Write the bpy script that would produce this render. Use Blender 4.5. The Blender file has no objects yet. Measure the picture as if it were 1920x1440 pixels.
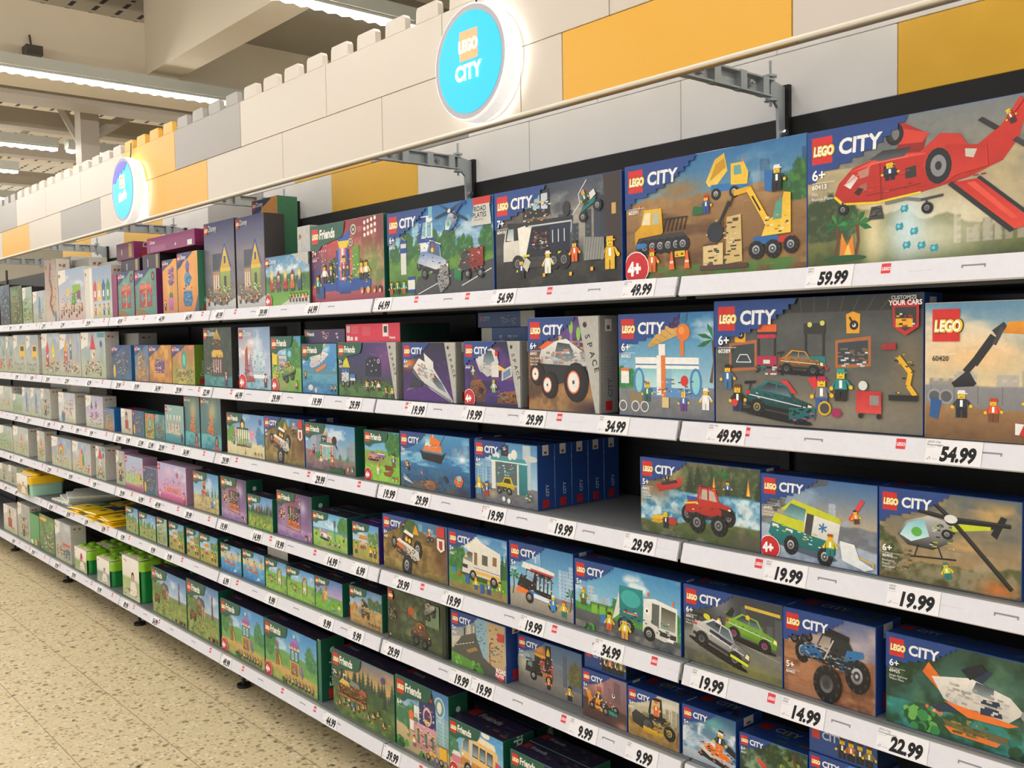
import bpy, math, random
import numpy as np
from mathutils import Vector, Matrix
S = bpy.context.scene
COL = S.collection
# ------------------------------------------------------------------ camera
cam_d = bpy.data.cameras.new('camera'); cam = bpy.data.objects.new('camera', cam_d); COL.objects.link(cam)
yaw, pitch, roll = 0.857784, -0.0504913, -0.0161862
fw = Vector((-math.sin(yaw)*math.cos(pitch), math.cos(yaw)*math.cos(pitch), math.sin(pitch)))
r0 = Vector((math.cos(yaw), math.sin(yaw), 0)); u0 = r0.cross(fw)
rr = math.cos(roll)*r0+math.sin(roll)*u0; uu = -math.sin(roll)*r0+math.cos(roll)*u0
M = Matrix((rr, uu, -fw)).transposed().to_4x4(); M.translation = (1.3906, -1.703, 1.51)
cam.matrix_world = M
cam_d.sensor_width = 36; cam_d.sensor_fit = 'HORIZONTAL'; cam_d.lens = 1808.35/1920*36; cam_d.clip_start = .02
S.camera = cam
# ------------------------------------------------------------------ world, exposure
w = bpy.data.worlds.new('world'); S.world = w; w.use_nodes = True
w.node_tree.nodes['Background'].inputs[0].default_value = (1, .97, .95, 1)
w.node_tree.nodes['Background'].inputs[1].default_value = 1.05
S.view_settings.view_transform = 'Standard'; S.view_settings.look = 'None'
S.view_settings.gamma = 1; S.view_settings.use_curve_mapping = False; S.view_settings.exposure = 0.2
LAMP = 41.0          # emission of the ceiling light diffusers
# ------------------------------------------------------------------ helpers
def lin(c):
    c = np.asarray(c, float); return np.where(c <= .04045, c/12.92, ((c+.055)/1.055)**2.4)
def C(h):
    if not isinstance(h, str): return np.array(h, float)
    if len(h) == 3: h = h[0]*2+h[1]*2+h[2]*2
    return np.array([int(h[i:i+2], 16)/255 for i in (0, 2, 4)])
MATS = {}
def mat(name, col, rough=.5, metal=0, emit=0, noise=0, nscale=8, spec=.5, bump=0):
    if name in MATS: return MATS[name]
    m = bpy.data.materials.new(name); m.use_nodes = True; MATS[name] = m
    nt = m.node_tree; b = nt.nodes['Principled BSDF']; c = tuple(lin(C(col)))+(1,)
    b.inputs['Base Color'].default_value = c; b.inputs['Roughness'].default_value = rough
    b.inputs['Metallic'].default_value = metal; b.inputs['Specular IOR Level'].default_value = spec
    if emit:
        b.inputs['Emission Color'].default_value = c; b.inputs['Emission Strength'].default_value = emit
    if noise:
        tc = nt.nodes.new('ShaderNodeTexCoord'); n = nt.nodes.new('ShaderNodeTexNoise'); n.inputs['Scale'].default_value = nscale
        n.inputs['Detail'].default_value = 6
        mx = nt.nodes.new('ShaderNodeMix'); mx.data_type = 'RGBA'
        mx.inputs[6].default_value = tuple(x*(1-noise) for x in c[:3])+(1,); mx.inputs[7].default_value = tuple(min(1, x*(1+noise)) for x in c[:3])+(1,)
        nt.links.new(tc.outputs['Object'], n.inputs['Vector']); nt.links.new(n.outputs['Fac'], mx.inputs[0]); nt.links.new(mx.outputs[2], b.inputs['Base Color'])
        if bump:
            bp = nt.nodes.new('ShaderNodeBump'); bp.inputs['Strength'].default_value = bump; bp.inputs['Distance'].default_value = .01
            nt.links.new(n.outputs['Fac'], bp.inputs['Height']); nt.links.new(bp.outputs[0], b.inputs['Normal'])
    return m
def print_mat(name, rough, spec=.5, coat=0, grain=.03):
    m = bpy.data.materials.new(name); m.use_nodes = True; nt = m.node_tree; b = nt.nodes['Principled BSDF']
    a = nt.nodes.new('ShaderNodeVertexColor'); a.layer_name = 'print'
    g0 = nt.nodes.new('ShaderNodeTexCoord'); gn = nt.nodes.new('ShaderNodeTexNoise'); gn.inputs['Scale'].default_value = 70; gn.inputs['Detail'].default_value = 7; gn.inputs['Roughness'].default_value = .7
    mr = nt.nodes.new('ShaderNodeMapRange'); mr.inputs[1].default_value = .3; mr.inputs[2].default_value = .7; mr.inputs[3].default_value = 1-grain; mr.inputs[4].default_value = 1+grain
    vm = nt.nodes.new('ShaderNodeVectorMath'); vm.operation = 'SCALE'; nt.links.new(g0.outputs['Object'], gn.inputs['Vector']); nt.links.new(gn.outputs['Fac'], mr.inputs[0])
    nt.links.new(a.outputs['Color'], vm.inputs[0]); nt.links.new(mr.outputs[0], vm.inputs['Scale']); nt.links.new(vm.outputs[0], b.inputs['Base Color']); b.inputs['Roughness'].default_value = rough
    b.inputs['Specular IOR Level'].default_value = spec; b.inputs['Coat Weight'].default_value = coat; b.inputs['Coat Roughness'].default_value = .25
    tc = nt.nodes.new('ShaderNodeTexCoord'); n = nt.nodes.new('ShaderNodeTexNoise'); n.inputs['Scale'].default_value = 9
    bp = nt.nodes.new('ShaderNodeBump'); bp.inputs['Strength'].default_value = .25; bp.inputs['Distance'].default_value = .006
    nt.links.new(tc.outputs['Object'], n.inputs['Vector']); nt.links.new(n.outputs['Fac'], bp.inputs['Height']); nt.links.new(bp.outputs[0], b.inputs['Normal'])
    return m
M_PRINT = print_mat('printed_cardboard', .42, .4, .15, .1)
M_PAPER = print_mat('printed_paper', .6, .3)
class Geo:
    """collects faces with a colour per vertex; build() links them as ONE mesh object"""
    def __init__(s): s.v = []; s.f = []; s.c = []; s.n = 0
    def add(s, verts, faces, cols):
        verts = np.asarray(verts, float).reshape(-1, 3); cols = np.asarray(cols, float)
        if cols.ndim == 1: cols = np.tile(cols, (len(verts), 1))
        s.v.append(verts); s.c.append(cols); s.f += [tuple(int(i)+s.n for i in f) for f in faces]; s.n += len(verts)
    def box(s, x0, x1, y0, y1, z0, z1, col='fff'):
        V = [(x, y, z) for z in (z0, z1) for y in (y0, y1) for x in (x0, x1)]
        s.add(V, [(0, 2, 3, 1), (4, 5, 7, 6), (0, 1, 5, 4), (1, 3, 7, 5), (3, 2, 6, 7), (2, 0, 4, 6)], C(col))
    def bevbox(s, x0, x1, y0, y1, z0, z1, b, cols, skip_front=False):
        """box with chamfered edges; cols: front, right, back, left, top, bottom, edge"""
        def quad(pts, c): s.add(pts, [(0, 1, 2, 3)], C(c))
        F, R, B, L, T, D, E = cols
        xa, xb, ya, yb, za, zb = x0+b, x1-b, y0+b, y1-b, z0+b, z1-b
        if not skip_front: quad([(xa, y0, za), (xb, y0, za), (xb, y0, zb), (xa, y0, zb)], F)
        quad([(x1, ya, za), (x1, yb, za), (x1, yb, zb), (x1, ya, zb)], R)
        quad([(xb, y1, za), (xa, y1, za), (xa, y1, zb), (xb, y1, zb)], B)
        quad([(x0, yb, za), (x0, ya, za), (x0, ya, zb), (x0, yb, zb)], L)
        quad([(xa, ya, z1), (xb, ya, z1), (xb, yb, z1), (xa, yb, z1)], T)
        quad([(xa, yb, z0), (xb, yb, z0), (xb, ya, z0), (xa, ya, z0)], D)
        e = [((xb, y0, za), (x1, ya, za), (x1, ya, zb), (xb, y0, zb)), ((x0, ya, za), (xa, y0, za), (xa, y0, zb), (x0, ya, zb)),
             ((x1, yb, za), (xb, y1, za), (xb, y1, zb), (x1, yb, zb)), ((xa, y1, za), (x0, yb, za), (x0, yb, zb), (xa, y1, zb)),
             ((xa, y0, zb), (xb, y0, zb), (xb, ya, z1), (xa, ya, z1)), ((xb, y1, zb), (xa, y1, zb), (xa, yb, z1), (xb, yb, z1)),
             ((x1, ya, zb), (x1, yb, zb), (xb, yb, z1), (xb, ya, z1)), ((x0, yb, zb), (x0, ya, zb), (xa, ya, z1), (xa, yb, z1)),
             ((xa, ya, z0), (xb, ya, z0), (xb, y0, za), (xa, y0, za)), ((xb, yb, z0), (xa, yb, z0), (xa, y1, za), (xb, y1, za)),
             ((xb, ya, z0), (xb, yb, z0), (x1, yb, za), (x1, ya, za)), ((xa, yb, z0), (xa, ya, z0), (x0, ya, za), (x0, yb, za))]
        for q in e: quad(q, E)
        for sx in (0, 1):
            for sy in (0, 1):
                for sz in (0, 1):
                    X = (x0, x1)[sx]; Xi = (xa, xb)[sx]; Y = (y0, y1)[sy]; Yi = (ya, yb)[sy]; Z = (z0, z1)[sz]; Zi = (za, zb)[sz]
                    t = [(X, Yi, Zi), (Xi, Y, Zi), (Xi, Yi, Z)]
                    if (sx+sy+sz) % 2 == 0: t = t[::-1]
                    s.add(t, [(0, 1, 2)], C(E))
    def cyl(s, c, r, axis, h, n=24, col='fff', r2=None):
        """closed cylinder from c along axis ('x','y','z') for h"""
        r2 = r if r2 is None else r2; A = 'xyz'.index(axis); i, j = [(1, 2), (2, 0), (0, 1)][A]; V = []
        for k, (hh, q) in enumerate(((0, r), (h, r2))):
            for a in range(n):
                p = [0, 0, 0]; p[A] = c[A]+hh; p[i] = c[i]+q*math.cos(a*2*math.pi/n); p[j] = c[j]+q*math.sin(a*2*math.pi/n); V.append(p)
        F = [(a, (a+1) % n, n+(a+1) % n, n+a) for a in range(n)]+[tuple(range(n))[::-1], tuple(range(n, 2*n))]
        s.add(V, F, C(col))
    def prism(s, pts, y0, y1, col='fff'):
        """outline in x-z (counter-clockwise seen from -y) pushed from y0 to y1"""
        n = len(pts); V = [(x, y0, z) for x, z in pts]+[(x, y1, z) for x, z in pts]
        s.add(V, [tuple(range(n)), tuple(range(n, 2*n))[::-1]]+[(i, n+i, n+(i+1) % n, (i+1) % n) for i in range(n)], C(col))
    def rod(s, a, b, r, n=8, col='fff'):
        a = Vector(a); b = Vector(b); d = (b-a).normalized(); p = d.orthogonal().normalized(); q = d.cross(p)
        V = [tuple(e+p*(r*math.cos(t*2*math.pi/n))+q*(r*math.sin(t*2*math.pi/n))) for e in (a, b) for t in range(n)]
        s.add(V, [(t, (t+1) % n, n+(t+1) % n, n+t) for t in range(n)]+[tuple(range(n))[::-1], tuple(range(n, 2*n))], C(col))
    def build(s, name, m, parent=None, loc=None, smooth=False):
        me = bpy.data.meshes.new(name); V = np.concatenate(s.v)
        me.from_pydata(V.tolist(), [], s.f)
        at = me.color_attributes.new('print', 'FLOAT_COLOR', 'POINT')
        c = np.ones((len(V), 4)); c[:, :3] = lin(np.concatenate(s.c)); at.data.foreach_set('color', c.astype(np.float32).ravel())
        me.materials.append(m)
        if smooth: me.polygons.foreach_set('use_smooth', [True]*len(me.polygons))
        me.update(); o = bpy.data.objects.new(name, me); COL.objects.link(o)
        if parent: o.parent = parent
        if loc is not None: o.location = loc
        return o
def tag(o, label=None, cat=None, group=None, kind=None):
    if label: o['label'] = label
    if cat: o['category'] = cat
    if group: o['group'] = group
    if kind: o['kind'] = kind
    return o
def empty(name, loc=(0, 0, 0)):
    o = bpy.data.objects.new(name, None); COL.objects.link(o); o.location = loc; o.empty_display_size = .05; return o
# text as outlines, cached: cap height 1, flat in x-y
TXT = {}
def text_mesh(t, bold=0, res=3):
    k = (t, bold, res)
    if k in TXT: return TXT[k]
    cu = bpy.data.curves.new('t', 'FONT'); cu.body = t; cu.resolution_u = res; cu.offset = bold; cu.size = 1
    o = bpy.data.objects.new('t', cu); COL.objects.link(o)
    dg = bpy.context.evaluated_depsgraph_get(); me = o.evaluated_get(dg).to_mesh()
    V = np.array([v.co[:2] for v in me.vertices]).reshape(-1, 2); F = [tuple(p.vertices) for p in me.polygons]
    o.evaluated_get(dg).to_mesh_clear(); bpy.data.objects.remove(o); bpy.data.curves.remove(cu)
    if len(V): V = V/.69; V[:, 0] -= V[:, 0].min()
    TXT[k] = (V, F); return TXT[k]
# ------------------------------------------------------------------ printed pictures
def vnoise(u, v, seed, scale, octv=4):
    rs = np.random.RandomState(seed % 100000); out = np.zeros_like(u); amp = 1; tot = 0
    for o in range(octv):
        g = rs.rand(64, 64); x = u*scale+17.3*o; y = v*scale+9.1*o
        xi = np.floor(x).astype(int); yi = np.floor(y).astype(int); fx = x-xi; fy = y-yi; fx = fx*fx*(3-2*fx); fy = fy*fy*(3-2*fy)
        G = lambda a, b: g[(yi+b) % 64, (xi+a) % 64]
        out += amp*((G(0, 0)*(1-fx)+G(1, 0)*fx)*(1-fy)+(G(0, 1)*(1-fx)+G(1, 1)*fx)*fy); tot += amp; amp *= .55; scale *= 2.1
    return out/tot
class Art:
    """a printed surface: a fine grid of coloured points below, crisp coloured shapes above. Units: height = 1, width = asp."""
    def __init__(s, W, H, cell, seed=1):
        s.W, s.H, s.asp, s.seed = W, H, W/H, seed; s.rs = np.random.RandomState(seed)
        s.nx = max(4, int(W/cell)); s.ny = max(4, int(H/cell))
        u, v = np.meshgrid(np.linspace(0, s.asp, s.nx+1), np.linspace(0, 1, s.ny+1)); s.u, s.v = u, v
        s.img = np.ones(u.shape+(3,))*.5; s.it = []; s.o()
    # --- painted ground
    def mix(s, m, c): m = np.clip(m, 0, 1)[..., None]; s.img = s.img*(1-m)+C(c)*m
    def grad(s, c0, c1, y0=0, y1=1):
        t = np.clip((s.v-y0)/(y1-y0), 0, 1)[..., None]; m = ((s.v >= y0-1e-6) & (s.v <= y1+1e-6))[..., None]
        s.img = np.where(m, C(c0)*(1-t)+C(c1)*t, s.img)
    def n(s, k, sc, o=4): return vnoise(s.u, s.v, s.seed*7+k, sc, o)
    def tex(s, col, sc=6, a=.5, y0=-1, y1=2, k=1, th=.5, sh=4, sx=1, sy=1):
        m = np.clip((vnoise(s.u*sx, s.v*sy, s.seed*7+k, sc)-th)*sh+.5, 0, 1)*a; s.mix(m*((s.v >= y0) & (s.v <= y1)), col)
    def soft(s, x, y, rx, ry, col, a=1): s.mix(a*np.exp(-(((s.u-x*s.asp)/rx)**2+((s.v-y)/ry)**2)*1.5), col)
    def land(s, h, c, c2=None, rough=.06, sc=3, k=5, tex=None, slope=0):
        top = h+slope*(s.u/s.asp-.5)+rough*(vnoise(s.u, s.v*0, s.seed*7+k, sc)-.5)*2
        m = np.clip((top-s.v)*s.ny*.8, 0, 1); t = np.clip(s.v/max(h, .01), 0, 1)[..., None]
        col = C(c2 if c2 else c)*(1-t)+C(c)*t; s.img = s.img*(1-m[..., None])+col*m[..., None]
        if tex: s.mix(m*np.clip((vnoise(s.u, s.v*1.6, s.seed*7+k+1, 9)-.5)*4+.5, 0, 1)*.55, tex)
    def trees(s, y, h, col, col2, n=12, k=3, x0=0, x1=1):
        rs = np.random.RandomState(s.seed+k); nz = vnoise(s.u, s.v, s.seed+k, 22, 3)
        for i in range(n):
            cx = (x0+(x1-x0)*(i+rs.rand())/n)*s.asp; hh = h*(.6+.5*rs.rand()); r = hh*.45
            d = ((s.u-cx)/r)**2+((s.v-y-hh*.5)/(hh*.55))**2; m = np.clip((1.05-d-(nz-.5)*1.2)*4, 0, 1); s.mix(m, col); s.mix(m*np.clip((nz-.5)*5, 0, 1)*.8, col2)
    def firs(s, y, h, col, n=14, k=3, x0=0, x1=1):
        rs = np.random.RandomState(s.seed+k)
        for i in range(n):
            cx = (x0+(x1-x0)*(i+rs.rand())/n)*s.asp; hh = h*(.5+.6*rs.rand()); t = np.clip((s.v-y)/hh, 0, 1)
            wd = (1-t)*hh*.24*(.75+.5*np.abs(np.sin(t*22+i))); s.mix(np.clip((wd-np.abs(s.u-cx))*s.ny, 0, 1)*((s.v >= y) & (s.v < y+hh)), C(col)*(.8+.4*rs.rand()))
    def city(s, y, h, col, win=None, n=9, k=3, x0=0, x1=1):
        rs = np.random.RandomState(s.seed+k)
        for i in range(n):
            a = (x0+(x1-x0)*(i+.6*rs.rand())/n)*s.asp; wd = (x1-x0)*s.asp/n*(.5+.6*rs.rand()); hh = h*(.4+.6*rs.rand())
            m = (s.u > a) & (s.u < a+wd) & (s.v > y) & (s.v < y+hh); s.mix(m*.9, C(col)*(.85+.3*rs.rand()))
            if win: s.mix((m & (np.sin(s.v*120) > .2) & (np.sin(s.u*90) > 0))*.6, win)
    def clouds(s, y0, y1, col='fff', a=.7, sc=3, k=9, th=.55):
        m = np.clip((vnoise(s.u*.7, s.v*1.5, s.seed+k, sc, 5)-th)*6, 0, 1); m *= np.clip((s.v-y0)*8, 0, 1)*np.clip((y1-s.v)*8, 0, 1); s.mix(m*a, col)
    # --- crisp shapes; o() sets a local frame
    def o(s, x=0, y=0, sc=1, rot=0, fx=1): s.O = (x*s.asp, y, sc, math.cos(math.radians(rot)), math.sin(math.radians(rot)), fx); return s
    def tr(s, pts):
        x, y, sc, c, sn, fx = s.O; p = np.asarray(pts, float).reshape(-1, 2)*(sc*fx, sc)
        return np.stack([x+p[:, 0]*c-p[:, 1]*sn, y+p[:, 0]*sn+p[:, 1]*c], 1)
    def clipok(s, q): q[:, 0] = np.clip(q[:, 0], .004, s.asp-.004); q[:, 1] = np.clip(q[:, 1], .004, .996); return q
    def P(s, c, pts, c2=None):
        q = s.clipok(s.tr(pts)); c = C(c)
        if c2 is None: cc = np.tile(c, (len(q), 1))
        else:
            t = ((q[:, 1]-q[:, 1].min())/max(1e-6, np.ptp(q[:, 1])))[:, None]; cc = C(c2)*(1-t)+c*t
        s.it.append((q, [tuple(range(len(q)))], cc))
    def R(s, c, x0, y0, x1, y1, c2=None): s.P(c, [(x0, y0), (x1, y0), (x1, y1), (x0, y1)], c2)
    def E(s, c, x, y, rx, ry=None, n=16, c2=None, a0=0, a1=360):
        ry = ry or rx; k = n if a1-a0 >= 360 else n+1
        s.P(c, [(x+rx*math.cos(math.radians(a0+(a1-a0)*i/n)), y+ry*math.sin(math.radians(a0+(a1-a0)*i/n))) for i in range(k)], c2)
    def L(s, c, w, pts):
        for (x0, y0), (x1, y1) in zip(pts, pts[1:]):
            d = math.hypot(x1-x0, y1-y0) or 1; nx, ny = -(y1-y0)/d*w/2, (x1-x0)/d*w/2
            s.P(c, [(x0-nx, y0-ny), (x1-nx, y1-ny), (x1+nx, y1+ny), (x0+nx, y0+ny)])
    def D(s, cols, n, x0, y0, x1, y1, sz=.02, k=0, el=1.8):
        """brick-like pieces laid in rows"""
        rs = np.random.RandomState(s.seed+k+n); n = int(n*1.3); sz *= .62; b = sz/el
        for i in range(n):
            a = sz*(.6+1.1*rs.rand()); x = x0+a/2+max(0, x1-x0-a)*rs.rand(); x = round(x/(sz*.3))*sz*.3; y = y0+b/2+max(0, y1-y0-b)*rs.rand(); y = y0+b*(math.floor((y-y0)/b)+.5)
            c = C(cols[rs.randint(len(cols))]); s.P(c, [(x-a/2, y-b*.46), (x+a/2, y-b*.46), (x+a/2, y+b*.46), (x-a/2, y+b*.46)], c*.82)
    def T(s, t, x, y, h, c, bold=0, sx=1, shear=0, res=3, rot=0):
        V, F = text_mesh(t, bold, res)
        if not len(V): return
        p = np.stack([(V[:, 0]+V[:, 1]*shear)*h*sx, V[:, 1]*h], 1); a = math.radians(rot)
        p = np.stack([p[:, 0]*math.cos(a)-p[:, 1]*math.sin(a), p[:, 0]*math.sin(a)+p[:, 1]*math.cos(a)], 1)+(x, y)
        q = s.tr(p)
        if q[:, 0].max() > s.asp or q[:, 0].min() < 0 or q[:, 1].max() > 1 or q[:, 1].min() < 0: q = s.clipok(q)
        s.it.append((q, F, np.tile(C(c), (len(q), 1))))
    def wheel(s, x, y, r, tyre='1d1d1f', hub='b9bcc0', rx=None, k=10):
        rx = rx or r; s.E('0c0c0d', x+r*.08, y-r*.04, rx*1.02, r*1.02); s.E(tyre, x, y, rx, r, c2='0e0e10', n=20)
        for i in range(k): a = i*6.283/k; s.P('34363a', [(x+rx*.98*math.cos(a), y+r*.98*math.sin(a)), (x+rx*.98*math.cos(a+.25), y+r*.98*math.sin(a+.25)), (x+rx*.72*math.cos(a+.15), y+r*.72*math.sin(a+.15))])
        s.E(hub, x, y, rx*.5, r*.5, c2='6e7176'); s.E('3a3c40', x, y, rx*.3, r*.3); s.E(hub, x, y, rx*.13, r*.13, n=8)
    def fig(s, x, y, h, shirt='2a5db0', legs='333', hat=None, skin='f2c417', hair='4a2a12'):
        """small toy figure standing at x, y"""
        w = h*.2
        s.R(legs, x-w, y, x-w*.08, y+h*.34); s.R(legs, x+w*.08, y, x+w, y+h*.34); s.R(legs, x-w, y+h*.28, x+w, y+h*.36)
        s.P(shirt, [(x-w*1.1, y+h*.36), (x+w*1.1, y+h*.36), (x+w*.8, y+h*.68), (x-w*.8, y+h*.68)])
        s.P(shirt, [(x-w*.8, y+h*.68), (x-w*1.1, y+h*.6), (x-w*1.8, y+h*.42), (x-w*1.3, y+h*.38)]); s.P(shirt, [(x+w*.8, y+h*.68), (x+w*1.3, y+h*.42), (x+w*1.9, y+h*.46), (x+w*1.2, y+h*.64)])
        s.E(skin, x-w*1.6, y+h*.38, w*.35, n=8); s.E(skin, x+w*1.7, y+h*.43, w*.35, n=8); s.R('fff', x-w*.25, y+h*.4, x+w*.25, y+h*.64)
        s.R(skin, x-w*.65, y+h*.69, x+w*.65, y+h*.93); s.R('222', x-w*.35, y+h*.83, x-w*.15, y+h*.87); s.R('222', x+w*.2, y+h*.83, x+w*.4, y+h*.87); s.R('222', x-w*.25, y+h*.74, x+w*.3, y+h*.76)
        s.P(hat or hair, [(x-w*.75, y+h*.88), (x+w*.75, y+h*.88), (x+w*.65, y+h), (x-w*.6, y+h)])
        if hat: s.R(hat, x-w*.75, y+h*.86, x+w*1.1, y+h*.9)
    def palm(s, x, y, h, c='2e8b45'):
        s.L('6b4423', h*.07, [(x, y), (x+h*.08, y+h*.35), (x+h*.05, y+h*.7)])
        for a in (-20, 15, 60, 110, 160, 200): s.P(c if a % 4 else '1d6a35', [(x+h*.05, y+h*.72), (x+h*.05+h*.22*math.cos(math.radians(a+14)), y+h*.72+h*.22*math.sin(math.radians(a+14))), (x+h*.05+h*.36*math.cos(math.radians(a)), y+h*.7+h*.3*math.sin(math.radians(a))), (x+h*.05+h*.2*math.cos(math.radians(a-14)), y+h*.7+h*.2*math.sin(math.radians(a-14)))])
    def bush(s, x, y, r, cols=('2c6e2e', '4c9a3a', '1f4f24'), n=14):
        rs = np.random.RandomState(int(x*999) % 9999+s.seed)
        for i in range(n): s.E(cols[i % len(cols)], x+(rs.rand()-.5)*2*r, y+(rs.rand()-.5)*r*1.3, r*(.2+.25*rs.rand()), n=7)
    # --- put it on a face: origin, unit vectors for u, v and outward
    def put(s, g, o, eu, ev, en, grid=True, edge=.0012):
        o, eu, ev, en = (np.array(k, float) for k in (o, eu, ev, en)); H = s.H
        if grid:
            U = np.clip(s.u*H, edge, s.W-edge); Vv = np.clip(s.v*H, edge, H-edge)
            P = o+U[..., None]*eu+Vv[..., None]*ev; nx = s.nx+1
            i = (np.arange(s.ny)[:, None]*nx+np.arange(s.nx)[None]).ravel()
            g.add(P.reshape(-1, 3), np.stack([i, i+1, i+nx+1, i+nx], 1).tolist(), np.clip(s.img.reshape(-1, 3), 0, 1))
        d = .00006
        for q, F, cc in s.it:
            P = o+q[:, :1]*H*eu+q[:, 1:]*H*ev+en*d; g.add(P, F, np.clip(cc, 0, 1)); d += .000012
# ------------------------------------------------------------------ vehicles, 1 unit long, wheels on y=0
def v_car(a, body, dark, glass='27323c', wh='c9a227', low=.3, open_=False):
    a.E('111', .5, .03, .52, .05)
    a.P(body, [(.02, .1), (.98, .1), (1, .2), (.97, .27), (.72, .31), (.6, .45), (.3, .46), (.14, .33), (.02, .3)], dark)
    a.P(glass, [(.2, .33), (.68, .31), (.58, .43), (.32, .44)], '6d8794'); a.L(body, .012, [(.45, .32), (.45, .45)])
    a.R(dark, .04, .1, .96, .145); a.L('e8e8e8', .012, [(.06, .24), (.9, .22)])
    a.P('f5e9a8', [(.92, .2), (.99, .19), (.98, .25), (.93, .26)]); a.P('c22', [(.02, .24), (.07, .24), (.07, .29), (.02, .29)])
    a.D([body, dark, 'ddd', '222'], 14, .12, .2, .88, .3, .04); a.P(dark, [(-.03, .36), (.13, .4), (.13, .43), (-.03, .4)]); a.L(dark, .015, [(.06, .3), (.06, .4)])
    for x in (.2, .78): a.wheel(x, .1, .11, hub=wh)
def v_truck4(a, body, dark, glass='9fc3cf', hub='a9adb3', big=.17, fig=True):
    for x, y in ((.1, .26), (.93, .3)): a.wheel(x, y, big*.9, rx=big*.75, hub=hub)
    a.P('26282c', [(.12, .2), (.9, .22), (.88, .32), (.1, .3)]); a.D(['3a3d42', '55585e', '1b1c1f', dark], 22, .12, .18, .9, .32, .05)
    a.P(body, [(.04, .3), (.12, .52), (.3, .55), (.36, .74), (.68, .72), (.76, .52), (.98, .46), (1, .32), (.6, .27)], dark)
    a.P(glass, [(.35, .54), (.4, .7), (.52, .7), (.52, .53)]); a.P(glass, [(.55, .53), (.55, .7), (.65, .68), (.71, .52)])
    if fig: a.E('f2c417', .46, .6, .045); a.R('c33', .42, .66, .5, .69)
    a.L(dark, .02, [(.33, .76), (.7, .74)]); a.L('222', .014, [(.38, .54), (.4, .75), (.52, .75), (.53, .53)])
    a.D(['eee', dark, body, '333'], 14, .08, .34, .95, .48, .05); a.R('fff6c8', .93, .38, .98, .43)
    for x, y in ((.3, .14), (.74, .14)): a.wheel(x, y, big, hub=hub, rx=big*.92)
def v_van(a, body, roof, low, glass='3c4a55', cab=.26):
    a.E('222', .5, .03, .52, .05)
    a.P(body, [(.0, .12), (1, .12), (1, .66), (.9, .72), (.12, .72), (.0, .5)], body); a.P(roof, [(.05, .7), (.95, .7), (.9, .8), (.2, .82)])
    a.P(low, [(0, .12), (1, .12), (1, .27), (0, .27)]); a.P(glass, [(.03, .4), (.03, .55), (.11, .66), (.2, .66), (.2, .4)], '8fb0be')
    for x in (.32, .52, .72): a.R('333', x-.01, .38, x+.15, .62); a.R(glass, x, .4, x+.14, .6, '9fb6c2'); 
    a.R('ccc', .24, .14, .3, .66); a.D([body, low, roof, 'eee'], 16, .05, .16, .95, .34, .05); a.R('fff3b0', .01, .3, .06, .35)
    for x in (.2, .8): a.wheel(x, .11, .11, hub='d5d8da')
def v_plane(a, body, dark, wing, glass='bcd6de'):
    a.P(wing, [(.45, .55), (.52, .86), (.6, .9), (.64, .55)]); a.P(dark, [(.5, .84), (.53, .9), (.61, .92), (.6, .88)])
    a.P(body, [(.0, .42), (.06, .52), (.2, .62), (.5, .66), (.85, .56), (.98, .8), (1.05, .8), (1, .48), (.8, .4), (.4, .3), (.1, .32)], dark)
    a.P(glass, [(.1, .53), (.2, .6), (.26, .6), (.22, .5)], 'fff'); a.P('222', [(.3, .5), (.3, .58), (.4, .6), (.4, .52)]); a.L('e8c820', .014, [(.0, .4), (.1, .33), (.4, .31), (.8, .4)])
    a.D([body, dark, '333', 'eee'], 20, .2, .4, .9, .56, .04)
    a.P(wing, [(.5, .45), (.66, .42), (1.0, .02), (.9, -.02)], dark); a.L('222', .02, [(.5, .44), (.9, -.03)]); a.wheel(.6, .5, .09, rx=.06)
def v_heli(a, body, dark, acc, glass='8cc8d6', rotor=True):
    a.P(dark, [(.45, .5), (1.05, .62), (1.05, .66), (.45, .64)]); a.P(acc, [(.5, .5), (1.0, .6), (1.0, .64), (.5, .62)]); a.P(dark, [(1.0, .55), (1.1, .78), (1.16, .76), (1.06, .5)])
    a.P(body, [(.0, .4), (.1, .58), (.35, .68), (.6, .62), (.62, .4), (.4, .26), (.12, .28)], dark); a.P(glass, [(.03, .4), (.12, .56), (.3, .63), (.36, .42), (.16, .33)], 'd6f2f5')
    a.E('5fb04a', .22, .46, .06); a.D([dark, acc, 'ddd', '444'], 22, .36, .3, .66, .6, .05); a.wheel(.55, .48, .06)
    a.L('1c1d1f', .02, [(.08, .14), (.65, .18)]); a.L('1c1d1f', .014, [(.2, .16), (.24, .3)]); a.L('1c1d1f', .014, [(.5, .18), (.46, .3)])
    for p in () if not rotor else (((.42, .74), (-.2, .92)), ((.42, .74), (1.1, .74)), ((.42, .74), (.16, 1.2)), ((.42, .74), (.95, .1))): a.L('191a1c', .05, p); a.L('3b3d40', .012, p)
    if rotor: a.E('e5e5e5', .42, .74, .07, .05)
def v_boat(a, hull, top, acc):
    a.P(hull, [(.0, .3), (.1, .08), (.8, .02), (1.0, .3), (.85, .22), (.15, .24)], '111'); a.P(acc, [(.12, .28), (.85, .26), (.8, .4), (.2, .42)]); a.P('8cc', [(.2, .4), (.28, .56), (.5, .54), (.5, .4)], 'cff')
    a.P(top, [(.38, .42), (.42, .66), (.8, .5), (.78, .4)]); a.L('eee', .02, [(.5, .6), (.52, .95)]); a.L('444', .03, [(.75, .42), (.95, .72), (1.08, .74)]); a.D([acc, top, 'eee', '333'], 16, .15, .3, .85, .5, .05)
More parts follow.
